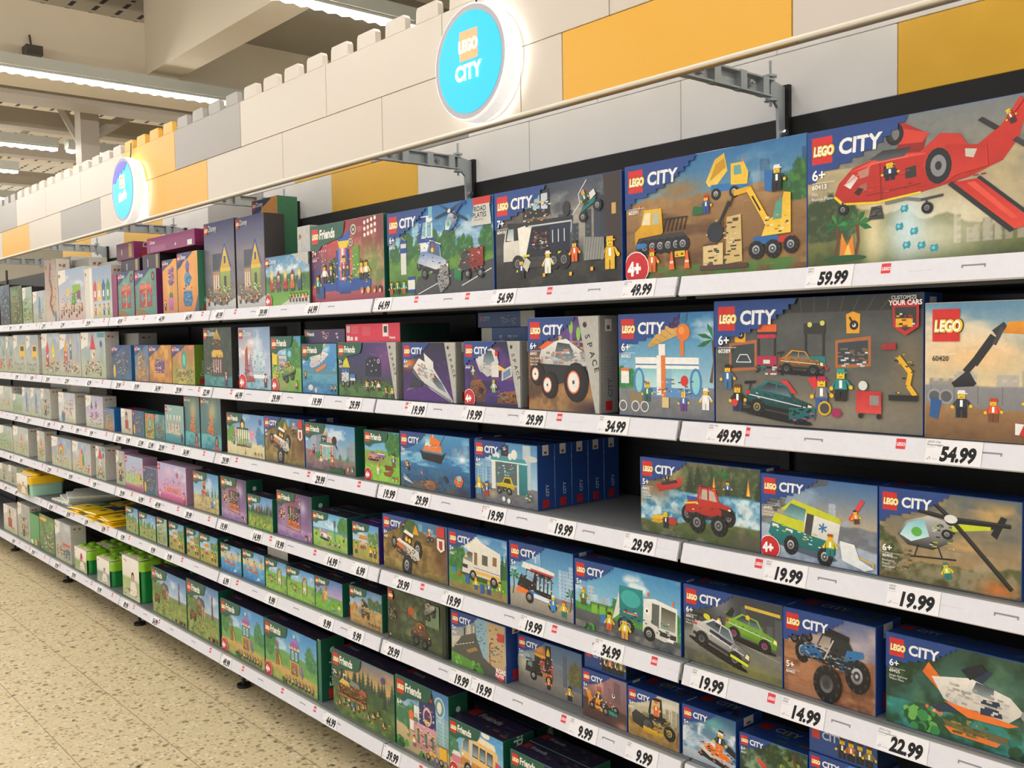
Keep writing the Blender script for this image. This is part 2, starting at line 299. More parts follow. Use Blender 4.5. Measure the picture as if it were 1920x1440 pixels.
def house(a, x, y, w, h, wall, roof, trim='fff', door='6a4a2c', flat=False, fl=2):
    a.R(wall, x, y, x+w, y+h, C(wall)*.78)
    if flat: a.R(roof, x-w*.05, y+h, x+w*1.05, y+h*1.12); a.R(trim, x-w*.05, y+h, x+w*1.05, y+h*1.03)
    else: a.P(roof, [(x-w*.1, y+h), (x+w*1.1, y+h), (x+w*.5, y+h*1.55)], C(roof)*.75)
    for f in range(fl):
        for i in range(3):
            xx = x+w*(.1+.3*i); yy = y+h*(.12+.9*f/fl)
            if f == 0 and i == 1: a.R(door, xx, y, xx+w*.22, y+h*.36)
            else: a.R(trim, xx-.006, yy-.006, xx+w*.2+.006, yy+h*.26+.006); a.R('3b4c58', xx, yy, xx+w*.2, yy+h*.26, '9db6c0')
    a.D([wall, roof, trim, C(wall)*.6], 12, x, y, x+w, y+h, w*.12)
# ------------------------------------------------------------------ the pictures
A = {}
def art(f): A[f.__name__[2:]] = f; return f
@art
def p_plane(a):
    a.grad('c9ad74', '787f83', 0, 1); a.clouds(.45, 1, '9ea19c', .8, 2.5); a.clouds(.4, .95, '5d666b', .7, 3, 12, .5); a.tex('d9c08a', 3, .6, .15, .7, 3); a.soft(.62, .3, .5, .2, 'dcd6bb', .8)
    a.land(.3, '8d8a5a', '4e5a26', .08, 3, tex='3f4d2c', slope=-.3); a.trees(.2, .3, '38482c', '5c6b3c', 9, 3, 0, .2); a.city(.1, .2, 'a39c88', '77705e', 9, 4, .62, .95); a.soft(.52, .15, .5, .2, 'e0e0cc', .8); a.soft(.44, .25, .16, .3, 'cfeaf2', .9); a.soft(.3, .2, .1, .3, 'f2e4b4', .8)
    for x, y in ((.43, .36), (.41, .24), (.47, .2), (.44, .11), (.5, .1), (.55, .075)):
        x *= a.asp; a.P('3a9ab0', [(x-.03, y), (x-.02, y+.026), (x, y+.02), (x+.022, y+.03), (x+.03, y), (x+.018, y-.024), (x, y-.018), (x-.02, y-.028)]); a.E('7fd0dc', x-.006, y+.004, .013, n=6)
    a.palm(.13*a.asp, .06, .32, '3a8f4a'); a.palm(.22*a.asp, .05, .34, '2e7a3e'); a.P('e98a2c', [(.15*a.asp, .05), (.22*a.asp, .05), (.21*a.asp, .22), (.185*a.asp, .14), (.16*a.asp, .24)]); a.P('f7c85a', [(.165*a.asp, .05), (.21*a.asp, .05), (.19*a.asp, .16)]); a.E('2c5a32', .175*a.asp, .05, .17, .025)
    a.o(.13, .4, .86, 3, 1.5); a.P('b9281c', [(.36, .36), (.4, .48), (.32, .64), (.37, .66), (.55, .48), (.52, .34)], '8c1f16'); a.P('d8402e', [(.39, .44), (.52, .42), (.56, .48), (.42, .56)]); a.E('1c1c1e', .37, .53, .052, .09); a.E('777', .37, .53, .028, .05); a.L('333', .02, [(.3, .62), (.36, .48)])
    a.P('d23224', [(0, .12), (.03, .22), (.12, .33), (.26, .37), (.45, .36), (.6, .33), (.8, .31), (.92, .42), (1.0, .56), (1.06, .58), (1.0, .3), (.92, .16), (.75, .08), (.5, .03), (.25, .01), (.06, .04)], 'b3281c'); a.L('e8d22c', .018, [(0, .12), (.05, .045), (.25, .01), (.5, .03)]); a.P('e35442', [(.1, .3), (.26, .36), (.45, .35), (.6, .32), (.3, .33)])
    a.P('c9b0a8', [(.065, .2), (.12, .28), (.15, .24), (.1, .16)], 'f0f4f2'); a.P('b98878', [(.15, .29), (.22, .31), (.21, .24), (.16, .23)]); a.P('a86458', [(.15, .17), (.2, .19), (.2, .13), (.16, .12)]); a.P('2c2c30', [(.22, .37), (.3, .42), (.46, .4), (.42, .34), (.28, .34)], '5c5e62'); a.P('3c1c18', [(.12, .12), (.15, .16), (.18, .14), (.15, .09)])
    a.P('222', [(.3, .2), (.3, .29), (.36, .31), (.38, .2)]); a.fig(.335, .17, .14, '25335c', '223', 'e8c21a'); a.P('333', [(.42, .16), (.42, .24), (.48, .25), (.48, .16)]); a.L('8c1e14', .008, [(.2, .08), (.5, .1)]); a.L('8c1e14', .006, [(.28, .32), (.28, .03)]); a.L('f07c68', .006, [(.06, .2), (.24, .33), (.44, .33)])
    a.D(['c22e20', 'e0503e', '9c2218'], 20, .2, .06, .85, .28, .03); a.P('c93426', [(.5, .34), (.62, .46), (.72, .42), (.78, .26), (.66, .3)]); a.E('c93426', .62, .24, .1, .17); a.P('b9281c', [(.6, .1), (.85, .14), (.85, .3), (.64, .36)], 'd23a2c'); a.E('222326', .6, .21, .07, .14); a.E('8b8d90', .6, .21, .042, .085); a.E('2a2a2c', .6, .21, .018, .035)
    a.P('c9c9bd', [(.74, .3), (.8, .28), (.78, .22), (.74, .24)]); a.P('c12c20', [(.66, .06), (.8, .06), (1.06, -.34), (.96, -.36)], 'dd4432'); a.L('2a2a2c', .03, [(.655, .06), (.95, -.37)]); a.L('2a2a2c', .02, [(.8, .07), (1.08, -.34)]); a.P('e35442', [(.74, .04), (.78, .04), (.98, -.28), (.95, -.28)]); a.L('2a2a2c', .03, [(.82, .5), (.9, .4)]); a.L('3a3a3c', .03, [(.98, .3), (1.06, .2)])
    a.L('777', .025, [(.3, -.01), (.42, .0), (.5, -.03)]); a.L('444', .02, [(.5, -.03), (.62, -.02)]); a.P('3c3c3e', [(.22, -.02), (.28, -.02), (.29, -.13), (.2, -.12)]); a.D(['666', '222'], 10, .21, -.12, .28, -.03, .03)
    for x, y in ((.05, -.0), (.53, -.1)): a.L('444', .012, [(x, y+.06), (x, y)]); a.wheel(x, y, .045, hub='999', rx=.03)
    a.o(.83, .86, .4, 25); a.fig(0, -.1, .24, 'a32', '333', 'e8d01a'); a.P('c83226', [(.05, .1), (.25, .22), (.28, .14), (.08, .04)]); a.o()
@art
def p_dig(a):
    a.grad('7aa3b8', '2f6fa8', .5, 1); a.city(.55, .36, '2d5f92', None, 9, 4, .62, 1); a.clouds(.6, 1, 'a9c4d2', .5, 3); a.land(.68, 'a98555', '6b4a2b', .05, 3, 5, '8a6840'); a.tex('5a3d24', 5, .7, .1, .55, 6, .52, 5, .5, 1.5); a.tex('c29c62', 4, .6, .05, .62, 8, .6); a.soft(.33, .72, .28, .1, '9a7440', .95); a.soft(.5, .05, .9, .07, '6d5a2e', .7)
    a.tex('4a8034', 8, .9, 0, .1, 9, .45); a.trees(.52, .3, '2f6033', '4b8a3e', 3, 3, .9, 1.02)
    for i in range(16): a.L('6d8ba0', .004, [(.3+.09*i, .62), (.3+.09*i, .74)])
    a.o(.5, .6, .52); a.P('e3b62c', [(-.05, .3), (.12, .62), (.3, .7), (.36, .42), (.15, .22), (.0, .22)], 'f0cf5a'); a.P('c79416', [(.02, .3), (.14, .55), (.3, .62), (.33, .48)]); a.P('2f78bb', [(.05, .12), (.72, .12), (.72, .22), (.05, .24)]); a.P('edc43a', [(.42, .2), (.72, .18), (.74, .36), (.66, .52), (.42, .52)]); a.P('67a5a5', [(.48, .34), (.62, .34), (.6, .48), (.48, .48)]); a.P('e8742c', [(.62, .52), (.66, .52), (.64, .6)])
    for x in (.14, .48): a.wheel(x, .09, .09, hub='ddd')
    a.o(.06, .2, .88); a.P('3a3a3c', [(.0, .02), (.62, .02), (.68, .12), (.6, .2), (.02, .2)]); 
    for x in (.12, .22, .32, .42, .52, .6): a.wheel(x, .09, .075)
    a.P('e8b923', [(0, .1), (0, .24), (.08, .3), (.12, .45), (.34, .45), (.36, .22), (.34, .2), (.05, .18)], 'c98f10'); a.P('e9dfb9', [(.09, .31), (.13, .42), (.2, .42), (.2, .3)]); a.P('b7b9a0', [(.23, .3), (.23, .42), (.31, .42), (.31, .3)]); a.R('2f78bb', .02, .08, .14, .13)
    for i in range(6): a.L('1f1f20', .012, [(.36+.05*i, .22), (.4+.05*i, .34)])
    a.L('1f1f20', .012, [(.36, .34), (.66, .34)]); a.L('f07a2a', .02, [(.06, .46), (.06, .5)])
    a.o(.47, .08, .62); a.P('ddc48a', [(0, .0), (.32, 0), (.32, .28), (0, .25)]); a.P('d0b678', [(.36, .0), (.62, .02), (.6, .62), (.38, .6)]); a.D(['5b3a34', '6e4d3c', 'ddc48a', '4a4a4c', 'f0e0b4'], 44, 0, 0, .62, .6, .09, el=2.6); a.R('5b3a34', -.05, -.06, .7, 0); a.E('2a2f3c', .2, .42, .13); a.L('24262c', .04, [(.26, .52), (.42, .8)])
    a.o(.755, .13, .5); a.L('e3ae1e', .09, [(-.42, 1.0), (-.12, 1.04)]); a.L('efc02f', .1, [(-.14, 1.05), (.2, .5)]); a.L('1c1c1c', .03, [(-.07, .92), (.08, .68)]); a.L('2a2a2c', .03, [(-.42, .98), (-.5, .8)]); a.P('e8b923', [(.1, .28), (.62, .3), (.62, .9), (.5, .92), (.42, .6), (.2, .52)], 'f2cc50'); a.P('5c9a88', [(.3, .52), (.46, .52), (.48, .84), (.36, .78)]); a.P('c93322', [(.4, .16), (.68, .16), (.68, .26), (.4, .26)]); a.R('2466a8', -.05, .16, .4, .28); a.D(['e8b923', '333', 'fff', 'c98f10'], 14, .14, .3, .6, .6, .06)
    for x in (.0, .3): a.wheel(x, .08, .14, hub='c2c6ca')
    a.wheel(.62, .12, .13)
    a.o(); a.fig(.86*a.asp, .6, .2, '222c36', '181c22', 'eee'); a.P('2d6fb0', [(.8*a.asp, .62), (.835*a.asp, .6), (.84*a.asp, .76), (.8*a.asp, .78)]); a.fig(.49*a.asp, .5, .15, '2b4d96', '2b4d96', 'c22'); a.P('1f6a3a', [(.41*a.asp, .5), (.47*a.asp, .5), (.48*a.asp, .56), (.42*a.asp, .57)]); a.fig(.17*a.asp, .06, .2, 'e0682a', 'd86a2a', 'c33a1c')
    for x in (.29, .38): a.P('ef6b2a', [(x*a.asp-.03, .07), (x*a.asp+.03, .07), (x*a.asp+.007, .22), (x*a.asp-.007, .22)]); a.R('f6d9c6', x*a.asp-.02, .12, x*a.asp+.02, .14)
    a.R('e8b923', .31*a.asp, .17, .37*a.asp, .22); a.D(['222'], 6, .31*a.asp, .18, .37*a.asp, .21, .02)
@art
def p_lab(a):
    a.grad('3c3d40', '3a4458', 0, 1); a.clouds(.35, 1, 'a4a8a8', .75, 2.5, 9, .45); a.soft(.72, .6, .35, .3, 'cfc3a8', .7); a.soft(.2, .6, .5, .3, '4a3d36', .8); a.city(.3, .62, '343c48', '5d6670', 4, 4, .5, .78); a.city(.35, .6, '2c3543', None, 3, 6, .8, .95); a.land(.3, '3b3a36', '262624', .02, 2, 5, '4f4b42'); a.tex('141414', 5, .5, .0, .3, 3)
    a.P('3a2f2e', [(.9*a.asp, .25), (a.asp, .22), (a.asp, 1), (.87*a.asp, 1)]); a.R('c9a45c', .93*a.asp, .62, .96*a.asp, .72)
    a.L('e8ecff', .008, [(.75*a.asp, .97), (.69*a.asp, .85), (.7*a.asp, .76), (.64*a.asp, .66), (.63*a.asp, .5)])
    a.o(.07, .18, 1.02); a.P('e9e6dc', [(0, .1), (0, .26), (.04, .42), (.3, .44), (.34, .3), (.32, .1)], 'cfcabf'); a.P('24272c', [(.03, .3), (.07, .48), (.34, .46), (.34, .3)]); a.P('93a6ad', [(.05, .31), (.08, .42), (.16, .42), (.16, .3)], 'd8dedc'); a.P('1f2b4a', [(.32, .12), (.96, .12), (.96, .42), (.34, .44)], '18202e'); a.P('f0ede2', [(.22, .42), (.44, .45), (.34, .14), (.25, .14)]); a.R('14171c', .42, .18, .68, .4); a.D(['d8d8d8', '777', 'a33', '555', '2a2a2a'], 40, .43, .18, .67, .38, .04); a.R('2a2c30', .34, .42, 1.0, .47); a.R('c9ccd0', .38, .415, .99, .43)
    for x in (.72, .8, .88): a.R('c4c8cc', x, .24, x+.015, .36)
    a.P('26282c', [(.3, .5), (.32, .78), (.68, .76), (.7, .5)]); a.R('c8d8e2', .33, .6, .43, .75); a.R('9ec4d8', .45, .58, .55, .73); a.R('c8d8e2', .57, .57, .66, .72); a.D(['2f6fae', 'e07a2c', '222', 'fff', 'f2c417'], 46, .3, .46, .72, .66, .035); a.R('cfe23a', .3, .77, .44, .79)
    for x in (.3, .62, .8): a.R('d7e02e', x, .13, x+.1, .15)
    for x in (.22, .74, .88): a.wheel(x, .07, .085, hub='777')
    a.R('3a3a3c', .3, .02, .66, .08); a.E('333', .92, .54, .05, .07)
    a.o(); a.fig(.23*a.asp, .1, .2, '2b3e66', '22252c', '2c2c30'); a.P('c9c5b4', [(.24*a.asp, .22), (.28*a.asp, .16), (.31*a.asp, .26), (.27*a.asp, .31)]); a.fig(.45*a.asp, .13, .22, 'eceade', 'eceade', 'eceade'); a.fig(.66*a.asp, .22, .2, 'e0662a', 'e0662a', '2c2c30'); a.fig(.92*a.asp, .12, .3, 'e3b62c', 'e3b62c', 'e3b62c')
    for x, y in ((.41, .1), (.62, .09), (.78, .12)): a.R('e8b923', x*a.asp, y, x*a.asp+.035, y+.035)
    a.P('8b8d88', [(.73*a.asp, .22), (.88*a.asp, .22), (.88*a.asp, .42), (.73*a.asp, .44)])
    for i in range(7): a.L('4a4c4a', .005, [((.73+.02*i)*a.asp, .22), ((.75+.02*i)*a.asp, .43)])
    a.o(.72, .6, .42, 20); a.wheel(.05, .05, .12); a.wheel(.55, .1, .13); a.P('1f6f6a', [(.0, .15), (.5, .2), (.6, .3), (.2, .32)]); a.fig(.25, .25, .36, '2a6a66', '333', None, 'f2c417', 'e58a7a'); a.P('ddd', [(.4, .3), (.6, .34), (.58, .48), (.42, .46)])
@art
def p_station(a):
    a.grad('79b0cc', '2c6fae', .4, 1); a.clouds(.5, 1, 'dceaf0', .7, 3); a.city(.45, .4, '86b4cc', 'c6dde8', 8, 4, 0, .5); a.city(.4, .3, '7fa3c4', 'b8cfe0', 3, 8, .82, 1); a.land(.48, '6f9a3c', '4b7d32', .03, 2, 5, '3d6b2a'); a.trees(.38, .34, '2e6434', '4c8c40', 9, 3); a.tex('5a8f34', 5, .5, .2, .42)
    a.P('45474a', [(.25*a.asp, .004), (a.asp, .004), (a.asp, .34), (.85*a.asp, .3), (.3*a.asp, .22)]); a.L('e4e4e0', .01, [(.3*a.asp, .02), (.5*a.asp, .13), (.62*a.asp, .2)]); a.L('e4e4e0', .01, [(.72*a.asp, .08), (.98*a.asp, .24)])
    a.o(.3, .3, .6); a.R('e8ebee', .1, .0, .5, 1.0); a.R('24479a', .0, .5, .56, .58); a.R('7fb8c8', .15, .6, .28, .88); a.R('7fb8c8', .32, .6, .46, .88); a.R('24479a', .06, .88, .3, .98); a.R('7fb8c8', .38, .95, .5, 1.2); a.P('24479a', [(.0, .5), (.14, .9), (.2, .9), (.12, .5)]); a.D(['24479a', 'eee', '8a9aa4', '555'], 40, .02, .0, .55, .9, .06); a.E('d8d4c8', .4, 1.3, .05, .08)
    a.o(.13, .26, .5); a.R('d9dcd8', .0, .0, .22, .75); a.R('24479a', -.03, .5, .25, .62); a.R('24479a', -.03, .72, .25, .8); a.D(['e8b923', '333', 'aaa'], 10, 0, .75, .25, .9, .06)
    a.o(.2, .04, .5); a.R('e6e6e0', 0, 0, .28, .36); a.R('24479a', 0, 0, .28, .08); a.R('24479a', 0, .3, .3, .38)
    a.o(.27, .2, .62, -12); v_truck4(a, '2a55a8', 'e8e8e8', '4b6478', '888', .1)
    a.o(.5, .08, .55); a.P('8d8f92', [(0, .1), (.1, -.12), (.4, .05), (.36, .4), (.1, .45)]); a.D(['555', 'ccc', '8c6a4c', '333'], 40, 0, -.05, .4, .5, .07)
    a.o(.66, .12, .65); a.P('9c2a22', [(.4, .2), (.78, .24), (.78, .55), (.4, .52)], '7b1d18'); a.P('3c3c3e', [(.1, .16), (.42, .2), (.42, .48), (.22, .5)]); a.P('1f8a4c', [(0, .06), (.18, .02), (.2, .22), (.0, .26)], '15703a'); a.D(['666', 'c9c9c9', '8d5a3a', '9c2a22', '222'], 50, .1, .14, .76, .58, .06)
    for x in (.36, .7): a.wheel(x, .12, .08)
    a.o(.62, .55, .42, 28); v_heli(a, 'c9d0d4', '24479a', '24479a', '7c98a8')
    a.o(); a.R('c62a22', .84*a.asp, .9, .99*a.asp, .996); a.P('c8c9c4', [(.82*a.asp, .7), (.995*a.asp, .7), (.98*a.asp, .92), (.85*a.asp, .92)]); a.T('ROAD', .85*a.asp, .85, .05, '222', .02); a.T('PLATES', .838*a.asp, .785, .05, '222', .02); a.T('INCLUDED', .85*a.asp, .75, .022, '333')
    for i, (x, s, l) in enumerate(((.035, '26305c', 'c43'), (.1, '2b8a4a', '333'), (.17, '4ab0d8', 'c43'))): a.fig(x*a.asp, .04, .15, s, l)
@art
def p_stage(a):
    a.grad('8f5a6a', '8a2a34', 0, 1); a.soft(.3, .75, .6, .35, 'c8463c', .8); a.soft(.1, .35, .5, .3, '3b3f7a', .8); a.soft(.55, .4, .5, .3, 'e0705e', .8); a.soft(.85, .45, .45, .3, '6f9a3c', .85); a.soft(.95, .85, .3, .25, '7a3a34', .6); a.land(.22, 'b5606c', '9a3f4c', .02, 2); a.soft(.9, .25, .25, .12, '5d8a34', .7); a.tex('f2b0a0', 10, .35, .1, .9, 4, .62)
    for x, y, r in ((.44, .87, .07), (.61, .87, .07), (.47, .72, .055), (.57, .72, .055)): a.E('5d2a2c', x*a.asp, y, r*1.15); a.E('bdb3a6', x*a.asp, y, r); a.E('4a3c3a', x*a.asp, y, r*.6); a.E('cfc6ba', x*a.asp, y, r*.3)
    for i in range(4):
        for j in range(3): a.E('f6ece4', (.76+.045*i)*a.asp, .78+.075*j+.012*i, .025); 
    for i in range(4):
        for j in range(2): a.E('c9a7c9', (.13+.03*i)*a.asp, .66+.07*j, .016)
    a.o(.42, .12, .9); a.P('1d4d9c', [(-.1, 0), (.34, 0), (.36, .16), (-.12, .16)]); a.P('2d62b8', [(-.02, -.03), (.26, -.03), (.28, .14), (-.04, .14)], '153a7c')
    for i, c in enumerate(('1f3c78', '3a7ad0', 'e07888', 'f2e4ea', 'e07888', '2a4f98', '1a2c58')): a.R(c, -.1+.05*i, .16, -.05+.05*i, .58+.04*(3-abs(3-i)))
    a.P('e9c92c', [(.0, .6), (.2, .6), (.26, .72), (-.06, .72)]); a.P('2b57b0', [(-.04, .7), (.24, .7), (.3, .86), (.1, .76), (-.1, .86)]); a.fig(.1, .2, .3, 'b04a3c', '333')
    a.P('1f4d3c', [(-.34, .14), (-.12, .1), (-.12, .5), (-.3, .42)]); a.P('5c9a2c', [(.34, .14), (.5, .14), (.5, .62), (.34, .6)]); a.P('1d4d9c', [(.34, .0), (.78, .02), (.8, .14), (.34, .18)]); a.P('1d4d9c', [(-.5, .02), (-.1, .02), (-.1, .13), (-.5, .15)]); a.D(['222', 'e8c020', '3a7ad0', 'eee', '8a3'], 70, -.5, .1, .8, .5, .05)
    for x, s in ((-.42, 'eee'), (-.24, '333'), (.56, 'e09a3c'), (.68, 'e8e0c0')): a.fig(x, .14, .26, s, '333')
    a.o(); a.P('1f4f8a', [(.08*a.asp, .06), (.19*a.asp, .05), (.19*a.asp, .2), (.09*a.asp, .22)]); a.fig(.1*a.asp, .12, .24, '2a8a80', '333')
    for x, c in ((.72, 'c86a2c'), (.8, 'e0b43c'), (.88, '8a5a34'), (.95, '333')): a.E(c, x*a.asp, .12, .04); a.E('e8b48c', x*a.asp, .1, .025)
@art
def p_train(a):
    a.grad('a8c4d0', '4a86b4', .5, 1); a.clouds(.6, 1, 'fff', .8, 3); a.land(.62, '4c7a3c', '5d9440', .05, 3, 5, '3a6a30'); a.land(.3, '5f9a3c', '7cb04a', .04, 2, 8); a.trees(.4, .2, '2e5c34', '4a7c3c', 8)
    for i, c in enumerate(('b8322c', '7a3a5a', 'b8322c', 'c86a2c', '3a4a7c')): x = (.1+.16*i)*a.asp; a.R(c, x, .32, x+.17, .46); a.R('e8e0c0', x+.03, .46, x+.14, .62, c); a.P('8a2c26' if i % 2 else 'e8c83a', [(x, .6), (x+.17, .6), (x+.085, .72)]); a.wheel(x+.04, .3, .03); a.wheel(x+.13, .3, .03)
    a.D(['b8322c', 'e8c83a', '3a4a7c', 'eee'], 30, .1*a.asp, .3, .9*a.asp, .6, .05); a.P('d0d0cc', [(.35*a.asp, .004), (.995*a.asp, .004), (.995*a.asp, .16), (.62*a.asp, .14)])
    for i in range(6): a.fig((.58+.07*i)*a.asp, .05, .18, ('222', 'c33', '4a8', '86c', 'fa8', 'c33')[i], '333')
    a.P('b8b8b4', [(.62*a.asp, .996), (.995*a.asp, .996), (.995*a.asp, .74)])
@art
def p_house(a):
    a.grad('8c8478', '4a4f80', 0, 1); a.soft(.5, .6, .6, .15, 'b0a090', .5); a.clouds(.3, .9, '9a94a0', .4, 2); a.tex('6c665c', 5, .5, 0, .3)
    a.P('c9c9c4', [(.004, .004), (.995*a.asp, .004), (.995*a.asp, .13), (.6*a.asp, .05), (.3*a.asp, .08), (.004, .16)])
    x = .28*a.asp; a.R('6a6256', x, .42, x+.34*a.asp, .58); a.R('444a58', x, .46, x+.36*a.asp, .64); a.P('e8c23c', [(x+.24*a.asp, .46), (x+.56*a.asp, .46), (x+.4*a.asp, .72)], 'd8a824'); a.L('34508c', .03, [(x+.2*a.asp, .46), (x+.4*a.asp, .74), (x+.6*a.asp, .46)])
    a.R('b48a6a', x, .2, x+.22*a.asp, .44); a.R('9ab45c', x+.24*a.asp, .18, x+.56*a.asp, .46, '7c944a'); a.R('e0c04a', x+.24*a.asp, .43, x+.58*a.asp, .47)
    for i in range(3): a.R('e8e0d0', x+(.02+.07*i)*a.asp, .24, x+(.05+.07*i)*a.asp, .4)
    a.R('4a3c34', x+.36*a.asp, .26, x+.44*a.asp, .38); a.R('3c4c6c', x+.37*a.asp, .52, x+.43*a.asp, .6)
    a.D(['9a8a6a', 'd8c8a0', '6a8a4a', 'c8683c', '5a5048', 'e8e4d8'], 60, .1*a.asp, .1, .9*a.asp, .28, .05)
    for i in range(4): a.fig((.12+.2*i)*a.asp, .06, .1, ('c8503c', '4c6a9c', '6a8a4a', 'b08a5a')[i], '444')
@art
def p_icecream(a):
    a.grad('9cc6d6', '2f78b0', .3, 1); a.clouds(.5, 1, 'e2eef2', .8, 2.5, 9, .5); a.city(.3, .3, '5c94bc', 'a9c8dc', 3, 4, 0, .1); a.trees(.26, .2, '2f7d4a', '4fa05c', 5, 3, 0, .25); a.land(.28, '7d8084', '6a6c70', .01, 2); a.tex('8c8f92', 8, .4, 0, .28)
    a.palm(a.asp*.97, .35, .55, '2f7a50')
    a.o(.19, .2, .9); a.R('5d90c4', .02, .0, .86, .2); a.R('7cc0cc', .05, .1, .3, .32, 'c6e4e6'); a.R('7cc0cc', .5, .1, .8, .32, 'c6e4e6'); a.R('f0f1ee', 0, .3, .86, .42); a.R('4c84bc', 0, .335, .86, .35); a.R('f0f1ee', .3, .02, .36, .44); a.R('e27a2c', .36, .0, .42, .46); a.E('4c84bc', .05, .16, .08, .15); a.E('8fd0da', .05, .16, .05, .12); a.E('4c84bc', .82, .16, .08, .15); a.E('8fd0da', .82, .16, .05, .12); a.D(['8c5a3c', 'eee', 'e8b4c4', '555'], 30, .1, .0, .8, .2, .04); a.R('eee', .33, .44, .42, .56)
    a.P('e0b86c', [(.18, .55), (.5, .84), (.62, .66), (.2, .52)], 'c89a4c')
    for i in range(5): a.L('b5853c', .008, [(.22+.07*i, .56+.05*i), (.3+.07*i, .56+.03*i)])
    a.E('4a2c5c', .52, .82, .1); a.D(['6a4a80', '35204a'], 12, .45, .76, .6, .9, .04); a.E('e07a2c', .66, .68, .09); a.E('f09a4c', .64, .7, .04); a.R('e07a2c', .62, .44, .67, .66); a.P('3c6e9c', [(.6, .8), (.7, .78), (.72, .92)])
    a.o(); a.P('8c7c5c', [(.13*a.asp, .14), (.27*a.asp, .14), (.27*a.asp, .24), (.13*a.asp, .24)]); 
    for x in (.05, .19, .29): a.E('e8e8e4', x*a.asp, .1, .055); a.E('6c6e70', x*a.asp, .1, .043)
    a.R('eee', .03*a.asp, .32, .12*a.asp, .44); a.R('e07a2c', .03*a.asp, .44, .12*a.asp, .47); a.fig(.32*a.asp, .15, .19, '2d7a6a', '2b5a5c', None, 'f2c417', 'b06a2c'); a.fig(.7*a.asp, .08, .18, '4a6ab8', '6b3a8a', None, 'f2c417', 'e8b923'); a.E('d6302a', .71*a.asp, .36, .042, .05); a.L('ddd', .006, [(.71*a.asp, .3), (.71*a.asp, .2)]); a.fig(.92*a.asp, .1, .2, 'eee', 'eee', 'eee'); a.R('d9c48a', .48*a.asp, .1, .55*a.asp, .2)
@art
def p_garage(a):
    a.grad('7d776a', '46494a', 0, 1); a.tex('6b6459', 6, .5, 0, .45, 3, .5, 4, .6, 2); a.soft(.5, .12, 1, .16, 'a59c86', .6); a.soft(.5, .66, 1.0, .25, '5d625f', .8); a.tex('3d4040', 9, .4, .4, 1, 4, .5, 3, .4, 1); a.soft(.95, .5, .2, .3, '8d7c5a', .6); a.grad('33342f', '2c2e2d', .88, 1)
    for i in range(9): a.L('4c4d48', .008, [((.4+.06*i)*a.asp, .88), ((.38+.07*i)*a.asp, .996)])
    for x, y, w, h in ((.08, .42, .15, .26), (.62, .46, .16, .24)): 
        a.P('b06a38', [(x*a.asp, y), ((x+w)*a.asp, y+.02), ((x+w)*a.asp, y+h), (x*a.asp, y+h-.03)]); a.P('3a4348', [((x+.012)*a.asp, y+.03), ((x+w-.012)*a.asp, y+.04), ((x+w-.012)*a.asp, y+h-.03), ((x+.012)*a.asp, y+h-.05)])
    a.D(['c9ccd0', 'eee', '8c6a4a', '777'], 26, .63*a.asp, .46, .77*a.asp, .62, .04); a.L('dfe4e6', .008, [(.12*a.asp, .5), (.14*a.asp, .56), (.18*a.asp, .56), (.2*a.asp, .5), (.12*a.asp, .5)])
    for x, y in ((.14, .74), (.7, .8)): a.P('e9a72a', [((x-.028)*a.asp, y-.08), ((x+.03)*a.asp, y-.08), ((x+.034)*a.asp, y+.06), (x*a.asp, y+.08), ((x-.03)*a.asp, y+.06)]); a.E('222', x*a.asp+.01, y-.02, .035); a.E('ddd', x*a.asp+.01, y-.02, .015); a.L('222', .014, [((x-.015)*a.asp, y+.04), (x*a.asp+.01, y-.02)])
    for x, c1, c2 in ((.28, 'b32a4c', '3fa0b0'), (.52, '1f7c7a', '222')):
        a.R('2c2e30', (x-.045)*a.asp, .42, (x-.035)*a.asp, .76); a.R('2c2e30', (x+.04)*a.asp, .42, (x+.05)*a.asp, .76); a.R(c1, (x-.05)*a.asp, .48, (x+.055)*a.asp, .55); a.R('dfe0da', (x-.015)*a.asp, .49, (x+.02)*a.asp, .52); a.R('333', (x-.05)*a.asp, .72, (x+.055)*a.asp, .8)
    a.R('e0642a', .235*a.asp, .74, .335*a.asp, .8); a.R('c22f4e', .235*a.asp, .69, .33*a.asp, .72); a.E('d9d66a', .5*a.asp, .79, .02); a.E('d9d66a', .56*a.asp, .8, .02); a.D(['222', 'c22f4e', 'ddd', '1f7c7a', '555'], 50, .22*a.asp, .4, .6*a.asp, .5, .05)
    a.o(.34, .42, .4, -3); v_car(a, 'ef9a28', '2a2a2c', '38281c', '333'); a.o(); a.P('d8343a', [(.36*a.asp, .36), (.39*a.asp, .36), (.44*a.asp, .26), (.4*a.asp, .26)]); a.P('d8343a', [(.49*a.asp, .38), (.53*a.asp, .4), (.55*a.asp, .3), (.53*a.asp, .28)])
    a.E('3f3d38', .33*a.asp, .12, .34, .06); a.o(.16, .1, .62, -8); v_car(a, '167f80', '101418', '1b2228', 'b89a3c')
    a.o(); a.P('17686a', [(.4*a.asp, .06), (.53*a.asp, .08), (.53*a.asp, .16), (.4*a.asp, .15)]); a.D(['111', '17686a', 'c94f9c'], 16, .4*a.asp, .05, .53*a.asp, .15, .04)
    a.L('e9b421', .035, [(.97*a.asp, .28), (.94*a.asp, .35), (.95*a.asp, .44), (.9*a.asp, .55)]); a.D(['222', 'e9b421'], 14, .88*a.asp, .25, .98*a.asp, .58, .03); a.R('222', .86*a.asp, .24, .98*a.asp, .28); a.P('a42a2c', [(.83*a.asp, .6), (.89*a.asp, .6), (.89*a.asp, .65), (.83*a.asp, .64)])
